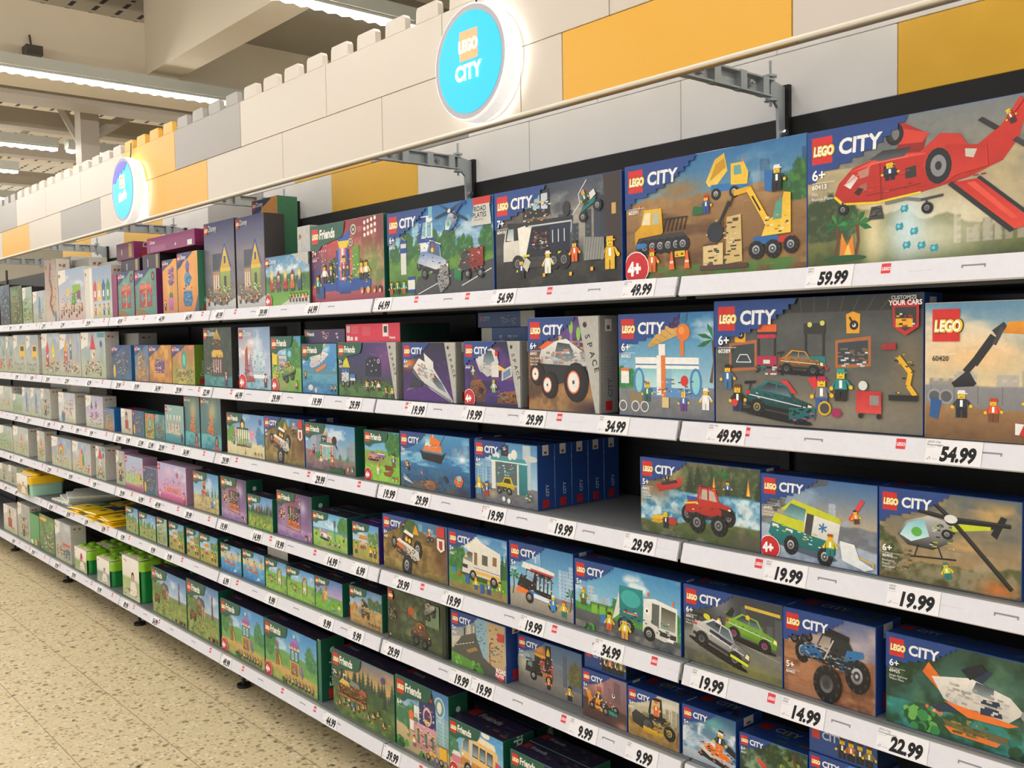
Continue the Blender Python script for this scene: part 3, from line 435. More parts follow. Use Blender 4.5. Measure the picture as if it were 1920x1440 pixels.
    a.fig(.075*a.asp, .28, .2, '3f6c9c', '3f6c9c', '222'); a.fig(.13*a.asp, .1, .22, '222', '26305c', None, 'f2c417', '6a3a1c'); a.E('d23b30', .115*a.asp, .17, .03); a.fig(.56*a.asp, .15, .25, '777', '3a5a9c', 'b3265c'); a.E('d8b020', .575*a.asp, .16, .055); a.E('4c4a44', .575*a.asp, .16, .04); a.fig(.65*a.asp, .22, .24, '1f8a8a', '222', '26a09c')
    a.P('c42a2c', [(.72*a.asp, .14), (.83*a.asp, .14), (.83*a.asp, .3), (.72*a.asp, .3)], 'd84a44'); a.E('d9dedc', .75*a.asp, .34, .035); a.E('a2245c', .63*a.asp, .13, .04, .035); a.E('222', .74*a.asp, .12, .02); a.E('222', .82*a.asp, .12, .02); a.R('8c8c88', .78*a.asp, .2, .82*a.asp, .27)
    a.P('c22a30', [(.875*a.asp, .94), (.985*a.asp, .94), (.985*a.asp, .76), (.93*a.asp, .7), (.88*a.asp, .76)]); a.P('3a3b38', [(.885*a.asp, .9), (.975*a.asp, .9), (.975*a.asp, .78), (.93*a.asp, .73), (.89*a.asp, .78)]); a.R('e8b021', .89*a.asp, .76, .96*a.asp, .82); a.D(['c22a30', '222', 'e8b021', 'eee'], 14, .89*a.asp, .76, .97*a.asp, .86, .04)
    a.T('CUSTOMIZE', .872*a.asp, .955, .026, 'ddd', .02, .9); a.T('YOUR CARS', .86*a.asp, .915, .034, 'fff', .03, .9)
@art
def p_excavator(a):
    a.grad('e9cf9c', '5f92b8', .35, 1); a.clouds(.5, 1, 'f4dfc0', .85, 2, 9, .45); a.soft(.3, .6, .5, .15, 'f7c98c', .8); a.clouds(.65, 1, '86a6bc', .6, 2.5, 4, .5); a.city(.38, .14, 'a7a39c', 'cfcbc4', 6, 4); a.land(.4, '8c8d90', '75767a', .01, 2); a.land(.25, 'a9855c', '6d4e30', .03, 3, 7, '8a6540')
    for i in range(8): a.L('6c6d70', .006, [(.05+.17*i, .26), (.05+.17*i, .39)])
    for x in (.06, .13): a.E('9a9ca0', x*a.asp, .31, .055); a.E('5a5c60', x*a.asp, .31, .04)
    a.o(.0, .05); a.L('2b2c2e', .06, [(.36, .5), (.5, .7)]); a.L('37383a', .05, [(.5, .72), (.58, .78)]); a.P('33343a', [(.2, .36), (.32, .46), (.38, .36), (.36, .34), (.22, .33)], '18181a'); a.L('2b2c2e', .05, [(.3, .44), (.4, .56)])
    a.P('ea9c26', [(.56, .72), (.6, .8), (.9, .8), (1.1, .72), (1.1, .64), (.9, .7)], 'c97a14'); a.L('44464a', .03, [(.5, .64), (.56, .76)]); a.P('ea9c26', [(.88, .3), (.88, .42), (1.2, .44), (1.2, .3)]); a.L('2b2c2e', .04, [(.92, .42), (.98, .66)]); a.P('dfe3e2', [(.95, .4), (.97, .58), (1.1, .58), (1.1, .4)]); a.R('2b2c2e', .86, .12, 1.23, .27)
    for x in (.9, .98, 1.06, 1.14): a.wheel(x, .18, .05)
    a.o(); a.P('2c5c9c', [(.04, .16), (.1, .14), (.13, .28), (.05, .3)]); a.fig(.22*a.asp, .16, .2, '2a3442', '1c222c', 'eee'); a.fig(.4*a.asp, .14, .17, 'e2582a', '7a4a30', 'c9341f'); a.fig(.6*a.asp, .22, .15, 'e2582a', '5a6a74', 'c9341f'); a.P('eee', [(.52*a.asp, .06), (.92*a.asp, .02), (.92*a.asp, .1), (.52*a.asp, .14)])
    for i in range(6): a.P('c93322', [((.54+.065*i)*a.asp, .055-.006*i), ((.565+.065*i)*a.asp, .052-.006*i), ((.59+.065*i)*a.asp, .125-.006*i), ((.565+.065*i)*a.asp, .128-.006*i)])
@art
def p_rover(a):
    a.grad('8a6440', '38285a', 0, 1); a.clouds(.5, 1, '6a4a94', .8, 2, 9, .45); a.land(.62, '6e4c34', 'a57c4c', .08, 3, 5, '8a623c'); a.tex('c79a60', 6, .6, 0, .3, 6); a.tex('2c1c18', 5, .6, 0, .6, 7, .6); a.soft(.9, .04, .4, .12, '2a1a2c', .8)
    for x, h in ((.62, .95), (.72, .88)): a.P('8c6ab0', [((x-.015)*a.asp, .68), ((x+.015)*a.asp, .68), ((x+.02)*a.asp, h-.08), ((x-.02)*a.asp, h-.08)]); a.E('8cc04a', x*a.asp, h-.06, .03, .07)
    a.fig(.47*a.asp, .64, .16, '9ab0a4', '7c9488', 'a8c0b4'); a.D(['7a5a8c', 'a88458', '5a4434', 'c8a878'], 30, .5*a.asp, .62, .85*a.asp, .74, .06)
    a.o(.12, .18, .95); a.wheel(.86, .33, .16, rx=.12); a.P('e8e8e6', [(.06, .42), (.12, .56), (.5, .62), (.75, .48), (.86, .42), (.8, .32), (.4, .3), (.1, .34)], 'b4b4b4'); a.P('394046', [(.3, .42), (.36, .58), (.55, .56), (.66, .42), (.5, .36)], '8496a0'); a.P('e2632c', [(.05, .52), (.2, .6), (.3, .58), (.12, .5)]); a.P('26282c', [(.02, .16), (.1, .34), (.7, .32), (.66, .18), (.3, .1)]); a.D(['e4e4e2', 'c4c4c2', '9a9a9a', 'd89070'], 40, .08, .34, .8, .5, .08)
    for x, y, r in ((.0, .22, .12), (.2, .1, .14), (.62, .14, .2)): a.E('0f0f10', x+.03, y, r*.95, r*1.1); a.E('1d1d1f', x, y, r*.8, r, n=20); a.E('e8713c', x-.01, y, r*.5, r*.64); a.E('e9e9e4', x-.01, y, r*.42, r*.55); a.E('555', x-.01, y, r*.1, r*.12)
@art
def p_asteroid(a):
    a.grad('2c1f58', '1e1a3c', 0, 1); a.clouds(0, 1, '4a2c80', .9, 2, 9, .4); a.tex('c86a3a', 3, .4, .4, .9, 4, .62)
    a.o(.05, .05); a.P('8a5430', [(.02, .12), (.12, .34), (.34, .36), (.48, .2), (.4, .0), (.1, 0)], '5c3620'); a.P('96602f', [(.72, .0), (.8, .16), (1.15, .2), (1.25, 0)], '6c4422'); a.D(['a86a3c', '3c2418', '5c3a28', '777'], 46, .05, .02, .45, .34, .05); a.D(['a86a3c', '3c2418', '888'], 30, .7, .02, 1.2, .2, .06); a.E('2c1c18', .34, .18, .05)
    a.P('c9ccc8', [(.85, .34), (1.1, .42), (1.08, .58), (.86, .5)]); a.P('6c86a8', [(.89, .36), (1.07, .44), (1.05, .54), (.89, .47)]); a.fig(.66, .16, .2, 'b8c8c0', '8cb07c', '8cc04a'); a.fig(.16, .42, .14, 'b8c8c0', '8cb07c', '8cc04a')
    a.o(.22, .42, .7); a.P('f2c25a', [(.7, .18), (1.05, .2), (.72, .34)]); a.P('e9e9e6', [(0, .42), (.12, .64), (.4, .72), (.7, .62), (.8, .36), (.7, .12), (.4, .04), (.12, .2)], 'b9b9b6'); a.P('3c4650', [(.26, .36), (.32, .62), (.56, .62), (.66, .4), (.46, .3)], '8fa4b0'); a.D(['e0e0de', 'c8c8c6', 'a8a8a8'], 34, .12, .14, .7, .34, .09); a.R('dcdcd8', .55, .04, .8, .3); a.P('c22', [(.68, .5), (.78, .5), (.78, .6), (.68, .62)])
@art
def p_spaceship(a):
    a.grad('55287c', '1c1a38', 0, 1); a.clouds(0, .6, '7a3a98', .8, 2); a.soft(.1, .65, .3, .12, 'f0902c', .9)
    for i in range(14): a.L('8c74b4', .004, [(.3+.08*i, .2+.04*(i*7 % 13)), (.36+.08*i, .15+.04*(i*7 % 13))])
    a.o(.08, .1, 1.0, -22); a.P('5a6068', [(.0, .42), (.04, .68), (.4, .56), (.3, .36)]); a.P('6c6a80', [(.05, .28), (-.05, .04), (.3, .3)]); a.P('ecece8', [(.0, .5), (.1, .72), (.5, .74), (1.25, .42), (1.2, .38), (.6, .36), (.3, .4)], 'b2b4b8'); a.P('30343c', [(.55, .52), (.6, .64), (.85, .58), (1.02, .48), (.8, .46)], '7c8e98'); a.P('e2e2de', [(.3, .7), (.2, .86), (.5, .82), (.55, .72)]); a.D(['e0e0de', 'c4c4c4', 'a4a8ac', 'e08a5c'], 44, .1, .46, .66, .68, .08); a.L('444', .012, [(.3, .38), (1.2, .4)])
    a.P('2c3040', [(.05, .34), (.0, .12), (.34, .3), (.36, .4)])
@art
def p_camp(a):
    a.grad('2c3c44', '3b2c6c', .2, 1); a.soft(.8, .7, .5, .4, '7c3f86', .8); a.soft(.2, .75, .5, .2, '2a3364', .7); a.land(.3, '3d5a38', '4c7a3c', .08, 3, 5, '2c4428'); a.firs(.25, .2, '1c2c34', 12); a.tex('6c9a44', 8, .5, 0, .2, 8)
    for i in range(26): a.E('d8d4f0', a.rs.rand()*a.asp, .5+.48*a.rs.rand(), .006, n=5)
    a.P('181c34', [(.48*a.asp, .38), (.74*a.asp, .38), (.74*a.asp, .66), (.68*a.asp, .74), (.54*a.asp, .74), (.48*a.asp, .66)])
    for x, y in ((.52, .6), (.56, .66), (.6, .58), (.64, .68), (.66, .5), (.58, .48)): a.E('f0f0e8', x*a.asp, y, .014, n=5)
    a.E('eee', .7*a.asp, .66, .04); a.E('4a5a7c', .7*a.asp, .66, .03)
    a.o(.06, .16, .6); a.R('ccd4d0', .0, .16, .42, .5); a.R('1f5a9c', -.02, .46, .44, .6); a.P('e5e02e', [(.05, .62), (.5, .62), (.3, .96), (.18, .96)], 'c8c41c'); a.R('bcd', .22, .2, .28, .5); a.D(['1f5a9c', 'eee', 'c8a0c0', '555'], 30, 0, .15, .44, .56, .06); a.wheel(.08, .1, .1); a.wheel(.36, .1, .1); a.R('3a78c0', .5, .3, .8, .42); a.R('ddd', .5, .22, .8, .3); a.wheel(.6, .16, .06)
    a.o()
    for x, s in ((.5, 'd8b48c'), (.6, '2a7c5c'), (.7, 'e8e0d0'), (.82, '7a4a30'), (.92, 'c8a04c')): a.fig(x*a.asp, .12 if x < .8 else .02, .2, s, '445')
    a.D(['8a5a3c', 'c89a5c', 'eee', '333'], 30, .45*a.asp, .1, .8*a.asp, .3, .05)
@art
def p_seaplane(a):
    a.grad('2f7cb4', '4a94cc', 0, 1); a.clouds(.4, 1, 'fff', .8, 3); a.land(.48, '5c8c94', '1f6aa8', .03, 2, 5); a.tex('5fb0d0', 7, .6, 0, .4, 3, .5, 4, .5, 1.6); a.o(.28, .3, .85, 18); a.P('eceae4', [(0, .32), (.1, .5), (.7, .46), (.95, .3), (.5, .2), (.1, .22)], 'b8b4c0'); a.P('333', [(.3, .46), (.36, .6), (.6, .58), (.6, .46)]); a.P('2a8a94', [(.0, .3), (-.04, .6), (.06, .62), (.12, .46)]); a.P('e9d82c', [(.55, .6), (.9, .7), (.94, .64), (.6, .5)]); a.D(['eee', 'c8b0d0', '2a8a94', 'e07a2c'], 40, .05, .2, .85, .5, .06); a.P('e07a2c', [(.3, .06), (.72, .06), (.8, .14), (.26, .14)])
    a.o(); a.E('d8d4cc', .25*a.asp, .12, .1, .06); a.E('e8c0c4', .4*a.asp, .07, .05); a.fig(.1*a.asp, .28, .16, '333', '333'); a.fig(.85*a.asp, .06, .14, '2a8a94', '333'); a.fig(.95*a.asp, .06, .14, 'c86a4c', '333')
@art
def p_vet(a):
    a.grad('8cc4dc', '4a94c8', .4, 1); a.clouds(.5, 1, 'fff', .7, 3); a.land(.5, '7cb04a', '5c9434', .05, 2, 5, '8cc050'); a.trees(.45, .5, '3c7a34', '5ca044', 4, 3, .7, 1); a.trees(.45, .3, '3c7a34', '5ca044', 3, 5, 0, .3); a.soft(.3, .1, .4, .12, 'b09a6c', .8)
    a.R('e8c82c', .02*a.asp, .48, .2*a.asp, .7); a.o(.25, .38, .6); house(a, 0, 0, .4, .42, 'd8b4b8', '6a9aa4', flat=True); a.R('2d8a84', .5, 0, .58, .55); a.R('2d8a84', .8, 0, .88, .55); a.E('2d8a84', .69, .55, .2, .16); a.E('8cc4dc', .69, .5, .11, .1); a.P('2d8a84', [(.44, .62), (.94, .62), (.69, .82)])
    a.o(.4, .12, .5, 14); v_truck4(a, 'e8c020', '2a7c5c', '555', '444', .14); a.o(); a.D(['e8c020', 'f0d85c'], 16, .04*a.asp, .24, .28*a.asp, .34, .08); a.fig(.85*a.asp, .05, .16, 'c86a4c', '555'); a.D(['d8b4b8', 'eee', '5c9434'], 20, .05*a.asp, .3, .5*a.asp, .48, .06)
@art
def p_icecastle(a):
    a.grad('b8c4dc', '7a9cc4', .2, 1); a.soft(.3, .6, .4, .3, 'e8b8a4', .8); a.clouds(.4, 1, 'fff', .7, 2.5); a.land(.25, '8cb0c4', '5c98ac', .03, 2, 5, 'c0dce8')
    a.o(.62, .18); 
    for x, w, h in ((-.22, .12, .3), (-.1, .1, .45), (0, .1, .62), (.1, .1, .42), (.2, .1, .28)): a.R('d4e4ec', x-w/2, .05, x+w/2, h, 'a4c0d0'); a.P('bcd0e4', [(x-w/2, h), (x+w/2, h), (x, h+.16)]); a.R('7c98b0', x-.015, h*.5, x+.015, h*.5+.06)
    a.D(['eef6fa', '9cb8cc', '7c98b0'], 30, -.25, .05, .25, .4, .05); a.R('eee', -.3, .0, .3, .06)
    a.o(.2, .1); a.P('b85c58', [(-.08, .0), (.36, .02), (.3, .12), (-.02, .12)], '8c3c40'); a.P('9c4c50', [(0, .14), (.02, .52), (.1, .6), (.12, .14)]); a.P('b8888c', [(.13, .16), (.2, .5), (.3, .18)]); a.L('7c9cd0', .02, [(.1, .1), (.18, .4), (.3, .1)]); a.D(['b85c58', '6a3438', 'e8b8a0'], 20, -.05, .02, .3, .3, .06)
    a.o(); a.fig(.84*a.asp, .04, .22, '6a3c44', '5a3c4c', None, 'e8c4a4'); a.firs(0, .1, 'fff', 1); a.P('c22a2a', [(.004, .2)]*3)
@art
def p_cottage(a):
    a.grad('34483c', '2c3c34', 0, 1); a.soft(.5, .85, .25, .3, 'a8c8b8', .8); a.tex('20302a', 4, .7, .2, 1, 4); a.trees(.4, .6, '26382c', '3c5440', 6, 3); a.land(.2, '3c8484', '2c6c74', .04, 2, 5, '64b0a8')
    a.o(.5, .2, 1); a.R('5c4038', -.2, 0, .2, .3); a.R('d8b03c', -.22, .3, .22, .36); a.E('d8b03c', 0, .36, .22, .08, a0=0, a1=180); a.R('4c3430', -.12, .42, .12, .62); a.P('d8b03c', [(-.15, .6), (.15, .6), (.0, .78)], 'a8842c'); a.D(['e8d8b0', '7c4c54', 'a87c3c', '3c2c2c'], 44, -.2, .02, .2, .62, .05)
    for i in range(4): a.R('c8a8b0', -.16+.09*i, .04, -.12+.09*i, .26)
    a.o(); a.fig(.8*a.asp, .03, .26, '5c4470', '4c3c5c', None, 'c89064', '2c1c18'); a.D(['78a088', 'c89a5c'], 16, .1*a.asp, .2, .35*a.asp, .4, .06)
@art
def p_heli(a):
    a.grad('b08c58', '5d6a70', .1, 1); a.clouds(.3, 1, 'c9a468', .9, 2, 9, .45); a.clouds(.5, 1, '4a5860', .7, 2.2, 5, .5); a.land(.22, '5c6038', '6c5c34', .1, 3, 5, '3c4424', slope=.1); a.trees(.1, .5, '48522f', '6c7048', 4, 3, -.04, .1); a.tex('a89c80', 7, .7, .02, .4, 6, .55); a.soft(.85, .08, .2, .1, 'd8742c', .8)
    a.o(.14, .16, .86, 0, 1.15); v_heli(a, 'c9ccc8', '1e2022', 'c8d42c', '7cc4d4', False); a.o()
    for x, y in ((.06, .84), (.34, .97), (.93, .74), (.94, .1)):
        a.L('191a1c', .045, [(.53*a.asp, .74), (x*a.asp, y)]); a.L('3b3d40', .01, [(.53*a.asp, .75), (x*a.asp, y+.01)])
    a.E('26282c', .53*a.asp, .72, .06, .05); a.E('e5e5e5', .53*a.asp, .74, .07, .045); a.o(.52, .1, .6, 15); a.fig(0, 0, .3, 'c8d42c', '1f7c7a', '1f7c7a'); a.o(); a.D(['8a8468', 'a49c80', '5c5a44'], 40, .02*a.asp, .08, .25*a.asp, .36, .06)
@art
def p_ambulance(a):
    a.grad('d8b888', '3f6ea8', .35, 1); a.clouds(.5, 1, '9cb4d0', .6, 2.5); a.city(.35, .4, '9cacc0', 'c4ccd8', 6, 4, .2, .8); a.land(.5, '7a8088', '8c98a8', .06, 2, 5, '5c6068'); a.land(.32, 'a0b0c4', '7c8ca4', .03, 2, 8, 'c0ccd8', slope=-.15)
    a.P('545c68', [(.0, .9), (.35*a.asp, .85), (.6*a.asp, .94), (.6*a.asp, .996), (.3*a.asp, .996)]); a.D(['6a6e74', '5a5e62', '7c8084'], 24, 0, .55, .25*a.asp, .75, .1)
    a.o(.09, .22, .95, -9); a.E('4c5c70', .45, .0, .5, .06); a.P('efefea', [(.3, .12), (.92, .14), (.92, .48), (.4, .52)], 'd0d0cc'); a.P('c9cf2e', [(.08, .4), (.25, .58), (.9, .52), (.92, .45), (.5, .46)]); a.P('3f6c70', [(.12, .36), (.22, .52), (.44, .5), (.44, .34)], '8cc0c0'); a.P('c9cf2e', [(-.02, .22), (.02, .34), (.44, .34), (.46, .18)]); a.P('1a8484', [(-.04, .06), (-.02, .22), (.5, .2), (.9, .2), (.92, .06), (.4, .0), (.1, -.02)], '126464'); a.R('e8e8e0', .0, .16, .1, .2); a.R('e8e8e0', .2, .15, .3, .19); a.P('444', [(.46, .2), (.46, .46), (.56, .46), (.56, .2)]); a.D(['1a8484', 'eee', 'c9cf2e', '666'], 24, 0, .08, .9, .24, .05)
    for t in (0, 60, 120): a.L('2f78b8', .02, [(.7-.06*math.cos(math.radians(t+90)), .34-.06*math.sin(math.radians(t+90))), (.7+.06*math.cos(math.radians(t+90)), .34+.06*math.sin(math.radians(t+90)))])
    for x in (.3, .78): a.wheel(x, .0, .12, hub='c9ccd0', rx=.1)
    a.o(); a.fig(.62*a.asp, .12, .26, 'd8c82c', '1a7c7c', None, 'f2c417', 'b0481c'); a.P('e8ecee', [(.72*a.asp, .1), (.7*a.asp, .32), (.82*a.asp, .3), (.86*a.asp, .14), (.98*a.asp, .06), (.9*a.asp, .02)]); a.L('e8b421', .016, [(.86*a.asp, .16), (.97*a.asp, .12), (.97*a.asp, .06)]); a.P('e0404c', [(.77*a.asp, .58), (.8*a.asp, .56), (.9*a.asp, .8), (.87*a.asp, .82)]); a.o(.84, .54, .8, 10); a.fig(.0, .0, .2, 'e8a02c', '5c3424', '333')
@art
def p_firetruck(a):
    a.grad('4a8fae', '6f6a4c', 0, 1); a.trees(.5, .5, '46543a', '6c7a4c', 14, 3, .2, 1); a.firs(.5, .5, '33442f', 10, 5, .25, 1); a.soft(.3, .85, .2, .2, 'e4c88c', .6); a.land(.62, '3c8ab4', '2f74a4', .04, 2, 5, 'd8ecf2'); a.tex('e8f4f6', 7, .8, .15, .6, 6, .56, 6); a.land(.24, '5f6c3a', '4c5a34', .05, 2, 8, '3c4a2a', slope=.12); a.tex('8c8474', 5, .7, .0, .7, 12, .66, 6); a.soft(.14, .6, .3, .16, '8c6c4c', .9); a.soft(.92, .1, .3, .12, '5c564c', .8)
    a.palm(.68*a.asp, .62, .36, '2f7a3e'); 
    for x in (.64, .91): a.P('f09a2c', [(x*a.asp-.03, .66), (x*a.asp+.03, .66), (x*a.asp, .86)]); a.P('f8d870', [(x*a.asp-.015, .66), (x*a.asp+.015, .66), (x*a.asp, .76)])
    a.fig(.75*a.asp, .64, .18, '3a6ab0', '333'); a.o(.15, .56, .5, 8); a.P('d63a30', [(0, .2), (.1, .0), (.8, .1), (.95, .34), (.8, .3), (.2, .24)], 'a82a24'); a.P('333', [(.2, .16), (.75, .2), (.7, .28), (.2, .24)]); a.fig(.4, .2, .3, '333', '333', 'd8c82c')
    a.o(.38, .14, .76); v_truck4(a, 'd23a2c', 'a82a20', 'c8b0a4', '888', .17, False); a.P('e8c82c', [(.04, .42), (.32, .46), (.32, .49), (.04, .45)]); a.R('2b57b0', .1, .5, .3, .56); a.P('222', [(.8, .3), (.99, .3), (.99, .4), (.8, .42)])
    a.o(.1, .1, .5); a.P('e8b421', [(0, .2), (.1, .3), (.45, .34), (.5, .26), (.3, .2)]); a.P('c8a01c', [(.0, .12), (.3, .1), (.5, .22), (.1, .22)]); a.fig(.5, .0, .42, '2c2c30', '2c2c30', 'd8c82c'); a.R('b83228', .6, .12, .85, .3)
@art
def p_carwash(a):
    a.grad('aecbda', '4a8cc0', .3, 1); a.clouds(.5, 1, 'fff', .6, 3); a.city(.3, .4, '5c8ab0', '9cc0d8', 6, 4, 0, .35); a.land(.32, '6c6e74', '55575c', .01, 2, 5, '7c7e84'); a.soft(.3, .15, .15, .08, 'c8b890', .7); a.P('b8c8d0', [(.78*a.asp, .3), (.9*a.asp, .3), (.9*a.asp, .98), (.78*a.asp, .98)]); a.E('c8d0d0', .9*a.asp, .78, .16, .05)
    a.o(.28, .2, 1.0); a.R('e2e2dc', .0, .04, .1, .5); a.R('e2e2dc', .62, .0, .74, .5); a.R('2f8c94', .66, .0, .86, .5, '1f6c74'); a.P('3c9aa0', [(-.02, .5), (.88, .46), (.8, .56), (.0, .58)]); a.R('dceaea', -.02, .48, .86, .5); a.R('52666c', .1, .14, .62, .48); a.D(['8cc8d0', 'd8e8e8', '3c9aa0', 'd23a2c'], 20, .12, .25, .6, .46, .06); a.P('2c3038', [(.24, .58), (.42, .58), (.42, .76), (.24, .76)]); a.D(['7cd0e8', 'e05a5c', 'eee'], 8, .26, .62, .4, .74, .05)
    for x, y, r in ((.08, .62, .07), (.17, .58, .04), (.46, .58, .05), (.56, .62, .075)): a.E('e6e8e4', x, y, r, r*1.05)
    a.o(.36, .16, .5); a.P('e2cf22', [(0, .26), (.1, .36), (.3, .4), (.4, .58), (.7, .58), (.8, .4), (.9, .34), (.86, .2)], 'b8a414'); a.P('3c3428', [(.34, .4), (.42, .54), (.66, .54), (.72, .38)]); a.R('2c2c2c', .06, .12, .5, .26); a.D(['c8c8c4', '222'], 10, .08, .12, .48, .24, .06); a.wheel(.62, .14, .12); a.wheel(.14, .12, .1)
    a.o(); a.fig(.07*a.asp, .12, .26, 'e8c82c', '4a9cd0', 'e8c82c'); a.fig(.2*a.asp, .1, .24, '3a5a9c', 'b03a34', '2b4d96')
    for x, y in ((.48, .1), (.56, .08)): a.E('e8ecec', x*a.asp, y, .04)
    a.D(['3c7c44', '8c5a3c', 'eee'], 12, .82*a.asp, .08, .95*a.asp, .24, .06)
@art
def p_boat(a):
    a.grad('123c6c', '4a98cc', 0, 1); a.clouds(.6, 1, 'e8f2f6', .7, 3); a.city(.6, .25, '6c94b8', None, 5, 4, .75, 1); a.land(.62, '2f7cb8', '16406c', .04, 2, 5); a.tex('8cc8e8', 6, .8, .42, .66, 6, .52, 5, .5, 2); a.soft(.9, .62, .12, .08, 'fff', .9); a.land(.4, '1f5c94', '12365c', .03, 2, 9, '2f78a8'); a.tex('6c5c44', 6, .8, 0, .14, 11, .42); a.tex('3c6c84', 9, .5, .1, .4, 12, .6); a.soft(.92, .08, .3, .12, '1c2c50', .8)
    a.o(.3, .48, .78); v_boat(a, '1c2430', 'ee7a2c', 'e8803c'); a.o(.12, .28, .5, 30); a.fig(.1, 0, .4, '222', '222', '333'); a.P('e07a2c', [(0, .2), (.08, .2), (.08, .4), (0, .4)])
    a.o(); a.P('b8bcc4', [(.02*a.asp, .26), (.14*a.asp, .1), (.2*a.asp, .08), (.12*a.asp, .16)]); a.P('d8dcdc', [(.04*a.asp, .2), (.18*a.asp, .08), (.06*a.asp, .13)]); a.E('8c5c40', .45*a.asp, .1, .17, .09); a.E('a87850', .42*a.asp, .12, .1, .05); a.D(['8c5c40', 'c86a4c', '4c8c6c', '6c4434'], 30, .3*a.asp, .06, .62*a.asp, .22, .06); a.E('d86a6c', .33*a.asp, .3, .03)
    a.o(.62, .22, .6, -20); a.P('26303c', [(.0, .1), (.1, .2), (.3, .1), (.2, .0)]); a.o(.78, .16, .55, -12); a.P('ee7a2c', [(0, .12), (.08, .34), (.3, .42), (.45, .3), (.4, .1), (.15, .02)], 'c85a1c'); a.E('8cc8d8', .24, .3, .1); a.D(['222', 'eee', 'ee7a2c'], 16, .02, .06, .42, .34, .07)
@art
def p_tractor(a):
    a.grad('8cc4e0', '3f94cc', .5, 1); a.clouds(.5, 1, 'fff', .7, 3); a.land(.62, '7cb440', '8cc44a', .04, 2, 5, '6ca438'); a.trees(.55, .42, '2f6c34', '4c9440', 4, 3, .72, 1.05); a.soft(.3, .42, .5, .12, '9a7c5c', .9); a.land(.34, '6cac34', '8cc83c', .05, 2, 8, 'b0dc5c')
    a.o(.1, .4, .4); v_car(a, 'a878c0', 'e8823c', '5c4c6c', 'ddd'); a.o(.38, .46, .34); a.R('8c5cb0', 0, .06, .8, .22); a.R('e8e0ec', 0, .22, .8, .28); a.D(['e8b43c', 'f0c860', 'c87c34'], 16, .05, .28, .75, .42, .09); a.wheel(.2, .04, .07); a.wheel(.6, .04, .07)
    a.o(); a.P('8c5030', [(.55*a.asp, .2), (.72*a.asp, .22), (.78*a.asp, .3), (.85*a.asp, .28), (.74*a.asp, .12), (.58*a.asp, .14)]); a.P('6c3c24', [(.58*a.asp, .34), (.82*a.asp, .34), (.8*a.asp, .26), (.62*a.asp, .24)]); a.fig(.84*a.asp, .32, .26, '2f6ca0', '7a5c34'); a.fig(.4*a.asp, .14, .2, 'e8dcc8', 'e8dcc8', None, 'f2c417', 'e8903c')
    for x, c in ((.82, '2f8a5c'), (.92, 'c84a3c')): a.E(c, x*a.asp, .1, .045); a.E('e8b88c', x*a.asp, .075, .03)
@art
def p_diner(a):
    a.grad('9cb8cc', '4a8cc8', .3, 1); a.clouds(.5, 1, 'fff', .7, 3); a.city(.3, .5, '8c9cb0', 'c8a08c', 9, 4); a.land(.34, '8c7470', '54485c', .02, 2, 5, '9c8078', slope=-.2); a.trees(.25, .16, '3c7c4c', '5c9c5c', 7)
    a.o(.32, .22, .8); a.R('e4d8c8', .0, .02, .6, .42, 'c8b8a8'); a.R('208074', -.04, .42, .66, .5); a.R('e8d0d4', -.02, .4, .64, .43)
    for i in range(7): a.R('d8404c' if i % 2 else 'f0ece4', .34+.045*i, .5, .385+.045*i, .62)
    a.R('1c2028', .04, .5, .34, .66); a.D(['eee', 'ddd'], 12, .08, .53, .3, .62, .05); a.E('1c2028', .72, .56, .12, .12); a.P('222', [(.8, .5), (.9, .3), (.76, .42)]); a.E('e8b43c', .22, .76, .09, .1); a.E('f0d878', .22, .8, .08, .05); a.R('333', .2, .64, .24, .7); a.R('b83c44', .02, .0, .07, .4); a.R('b83c44', .52, .0, .57, .4); a.R('7cc0bc', .12, .08, .28, .38); a.R('7cc0bc', .32, .08, .48, .38); a.R('208074', .38, -.04, .6, .06); a.D(['eee', 'b83c44', '208074', 'c88c5c'], 34, 0, .0, .6, .4, .05)
    a.o(.1, .3, .35); a.R('c8406c', 0, .0, .5, .3); a.D(['e890a8', 'eee', '8c3c6c'], 14, 0, 0, .5, .4, .09)
    a.o(); a.fig(.33*a.asp, .12, .22, 'd8c0c8', '8c7c90'); a.fig(.56*a.asp, .14, .22, 'e0904c', 'c8484c'); a.fig(.18*a.asp, .34, .2, '5c3c7c', '333'); a.R('2c5c34', .52*a.asp, .0, .8*a.asp, .1); a.D(['3c6c34', '24482c'], 20, .5*a.asp, .02, .8*a.asp, .14, .07)
    for x, c in ((.87, 'd8743c'), (.95, '2f8a7c')): a.E(c, x*a.asp, .14, .045); a.E('e8b88c', x*a.asp, .11, .03)
